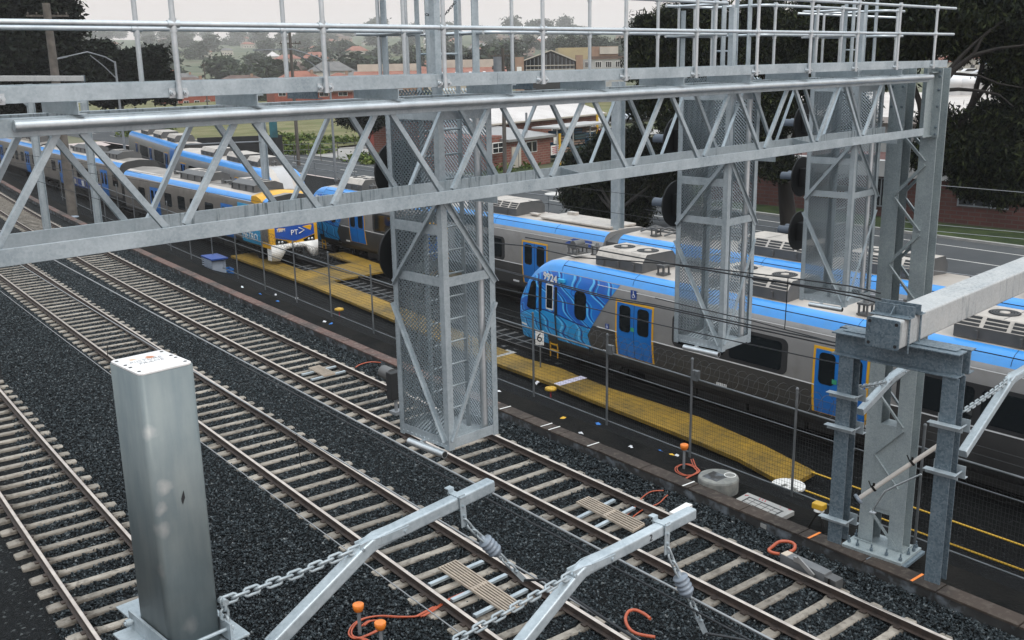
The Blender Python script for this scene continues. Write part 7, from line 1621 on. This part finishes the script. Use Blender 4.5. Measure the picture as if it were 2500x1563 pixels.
# big crowns on the ridge and dark conifers before it
for k, (x, y, r, d) in enumerate([(505, 118, 13, 1710), (552, 110, 15, 1805), (575, 116, 11, 1710), (622, 103, 15, 1900), (655, 112, 14, 1862), (728, 97, 12, 1710), (640, 150, 13, 728), (930, 130, 17, 784), (900, 140, 16, 840), (1080, 95, 18, 1520), (820, 118, 12, 1558), (1390, 100, 24, 588), (1440, 100, 26, 588), (1470, 112, 20, 602), (1365, 112, 18, 602), (1290, 100, 14, 840), (1340, 105, 12, 896), (400, 130, 13, 1615), (1240, 105, 12, 1330), (1530, 112, 18, 630)]):
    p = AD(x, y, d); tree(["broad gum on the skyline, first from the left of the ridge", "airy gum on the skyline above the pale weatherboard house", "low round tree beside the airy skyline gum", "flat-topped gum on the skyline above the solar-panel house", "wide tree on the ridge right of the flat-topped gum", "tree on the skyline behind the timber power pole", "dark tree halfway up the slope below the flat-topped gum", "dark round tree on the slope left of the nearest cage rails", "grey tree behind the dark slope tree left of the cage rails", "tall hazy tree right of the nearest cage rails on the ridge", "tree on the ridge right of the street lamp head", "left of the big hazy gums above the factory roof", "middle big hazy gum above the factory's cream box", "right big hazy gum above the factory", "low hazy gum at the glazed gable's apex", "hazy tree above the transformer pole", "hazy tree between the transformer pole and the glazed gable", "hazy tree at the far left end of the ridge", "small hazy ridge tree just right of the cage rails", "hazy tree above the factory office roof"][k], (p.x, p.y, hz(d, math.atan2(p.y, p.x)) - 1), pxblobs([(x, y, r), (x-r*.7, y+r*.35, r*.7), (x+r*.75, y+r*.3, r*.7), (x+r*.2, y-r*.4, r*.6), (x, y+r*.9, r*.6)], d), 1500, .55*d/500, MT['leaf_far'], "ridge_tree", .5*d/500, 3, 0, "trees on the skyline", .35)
for k, (x, y, r) in enumerate([(1068, 142, 11), (1092, 140, 12), (1104, 144, 9), (1130, 148, 10), (1150, 142, 10), (1166, 148, 10), (1062, 158, 10), (1210, 152, 8)]):
    p = AD(x, y, 300); tree(["first dark conifer from the left behind the warehouse", "tallest dark conifer behind the warehouse", "narrow dark conifer next to the tallest one", "dark conifer in the middle of the row behind the warehouse", "dark pointed conifer right of the row's middle", "last dark conifer of the row before the transformer pole", "low dark conifer at the left foot of the row", "small dark conifer right of the transformer pole"][k], (p.x, p.y, -1.3), [(tuple(AD(x, y + j*r*.8, 300)), r*300/F_*(.5+.28*j), 1.5) for j in (-.6, .3, 1.2)], 1500, .34, MT['leaf_dark'], "conifer", .25, 2, 0, "conifers behind the warehouse", .3)

# ---------------------------------------------------------------- haze
hm = bpy.data.materials.new("haze_air"); hm.use_nodes = True; nt = hm.node_tree; nt.nodes.clear(); out = nt.nodes.new("ShaderNodeOutputMaterial"); pv = nt.nodes.new("ShaderNodeVolumePrincipled")
pv.inputs["Color"].default_value = (.97, .95, .95, 1); pv.inputs["Density"].default_value = .0002; pv.inputs["Anisotropy"].default_value = .0; nt.links.new(pv.outputs[0], out.inputs["Volume"])
mb = MB(); mb.bb(-300, 3400, -300, 3400, -9, 190); h = mb.build("haze", hm); h["kind"] = 'stuff'
# ---------------------------------------------------------------- light
SUN_EL, SUN_AZ = R_(50), R_(262)        # azimuth counter-clockwise from +X
W = bpy.data.worlds.new("World"); SC.world = W; W.use_nodes = True; nt = W.node_tree; bg = nt.nodes["Background"]
sky = nt.nodes.new("ShaderNodeTexSky"); sky.sky_type = 'NISHITA'; sky.sun_disc = False
sky.sun_elevation = SUN_EL; sky.sun_rotation = R_(90) - SUN_AZ; sky.air_density = 1.6; sky.dust_density = 6.0; sky.ozone_density = 1.0
# overcast veil: mostly even white cloud over the clear-sky colours, brighter overhead
tc = nt.nodes.new("ShaderNodeTexCoord"); sx = nt.nodes.new("ShaderNodeSeparateXYZ"); nt.links.new(tc.outputs["Generated"], sx.inputs[0])
cl = ramp(nt, sx.outputs[2], [(0.0, (9.6, 8.6, 8.4)), (.10, (9.8, 9.0, 8.8)), (.30, (11.5, 11.8, 12.2)), (.6, (18, 19.5, 20.8)), (1.0, (23, 25.2, 27))])
nt.links.new(mixc(nt, .85, sky.outputs[0], cl), bg.inputs["Color"]); bg.inputs["Strength"].default_value = .085
sl = bpy.data.lights.new("sun", 'SUN'); sl.energy = 1.2; sl.angle = R_(22); sl.color = (1, .93, .85)
so = bpy.data.objects.new("sun", sl); COL.objects.link(so)
d = V3(math.cos(SUN_EL)*math.cos(SUN_AZ), math.cos(SUN_EL)*math.sin(SUN_AZ), math.sin(SUN_EL))
so.rotation_euler = d.to_track_quat('Z', 'Y').to_euler()
SC.view_settings.view_transform = 'Standard'; SC.view_settings.look = 'None'; SC.view_settings.exposure = .15; SC.view_settings.gamma = 1
SC.cycles.max_bounces = 6; SC.cycles.diffuse_bounces = 3; SC.cycles.glossy_bounces = 3; SC.cycles.volume_bounces = 1; SC.cycles.transparent_max_bounces = 8
SC.cycles.use_adaptive_sampling = True; SC.cycles.adaptive_threshold = .015; SC.cycles.use_denoising = True
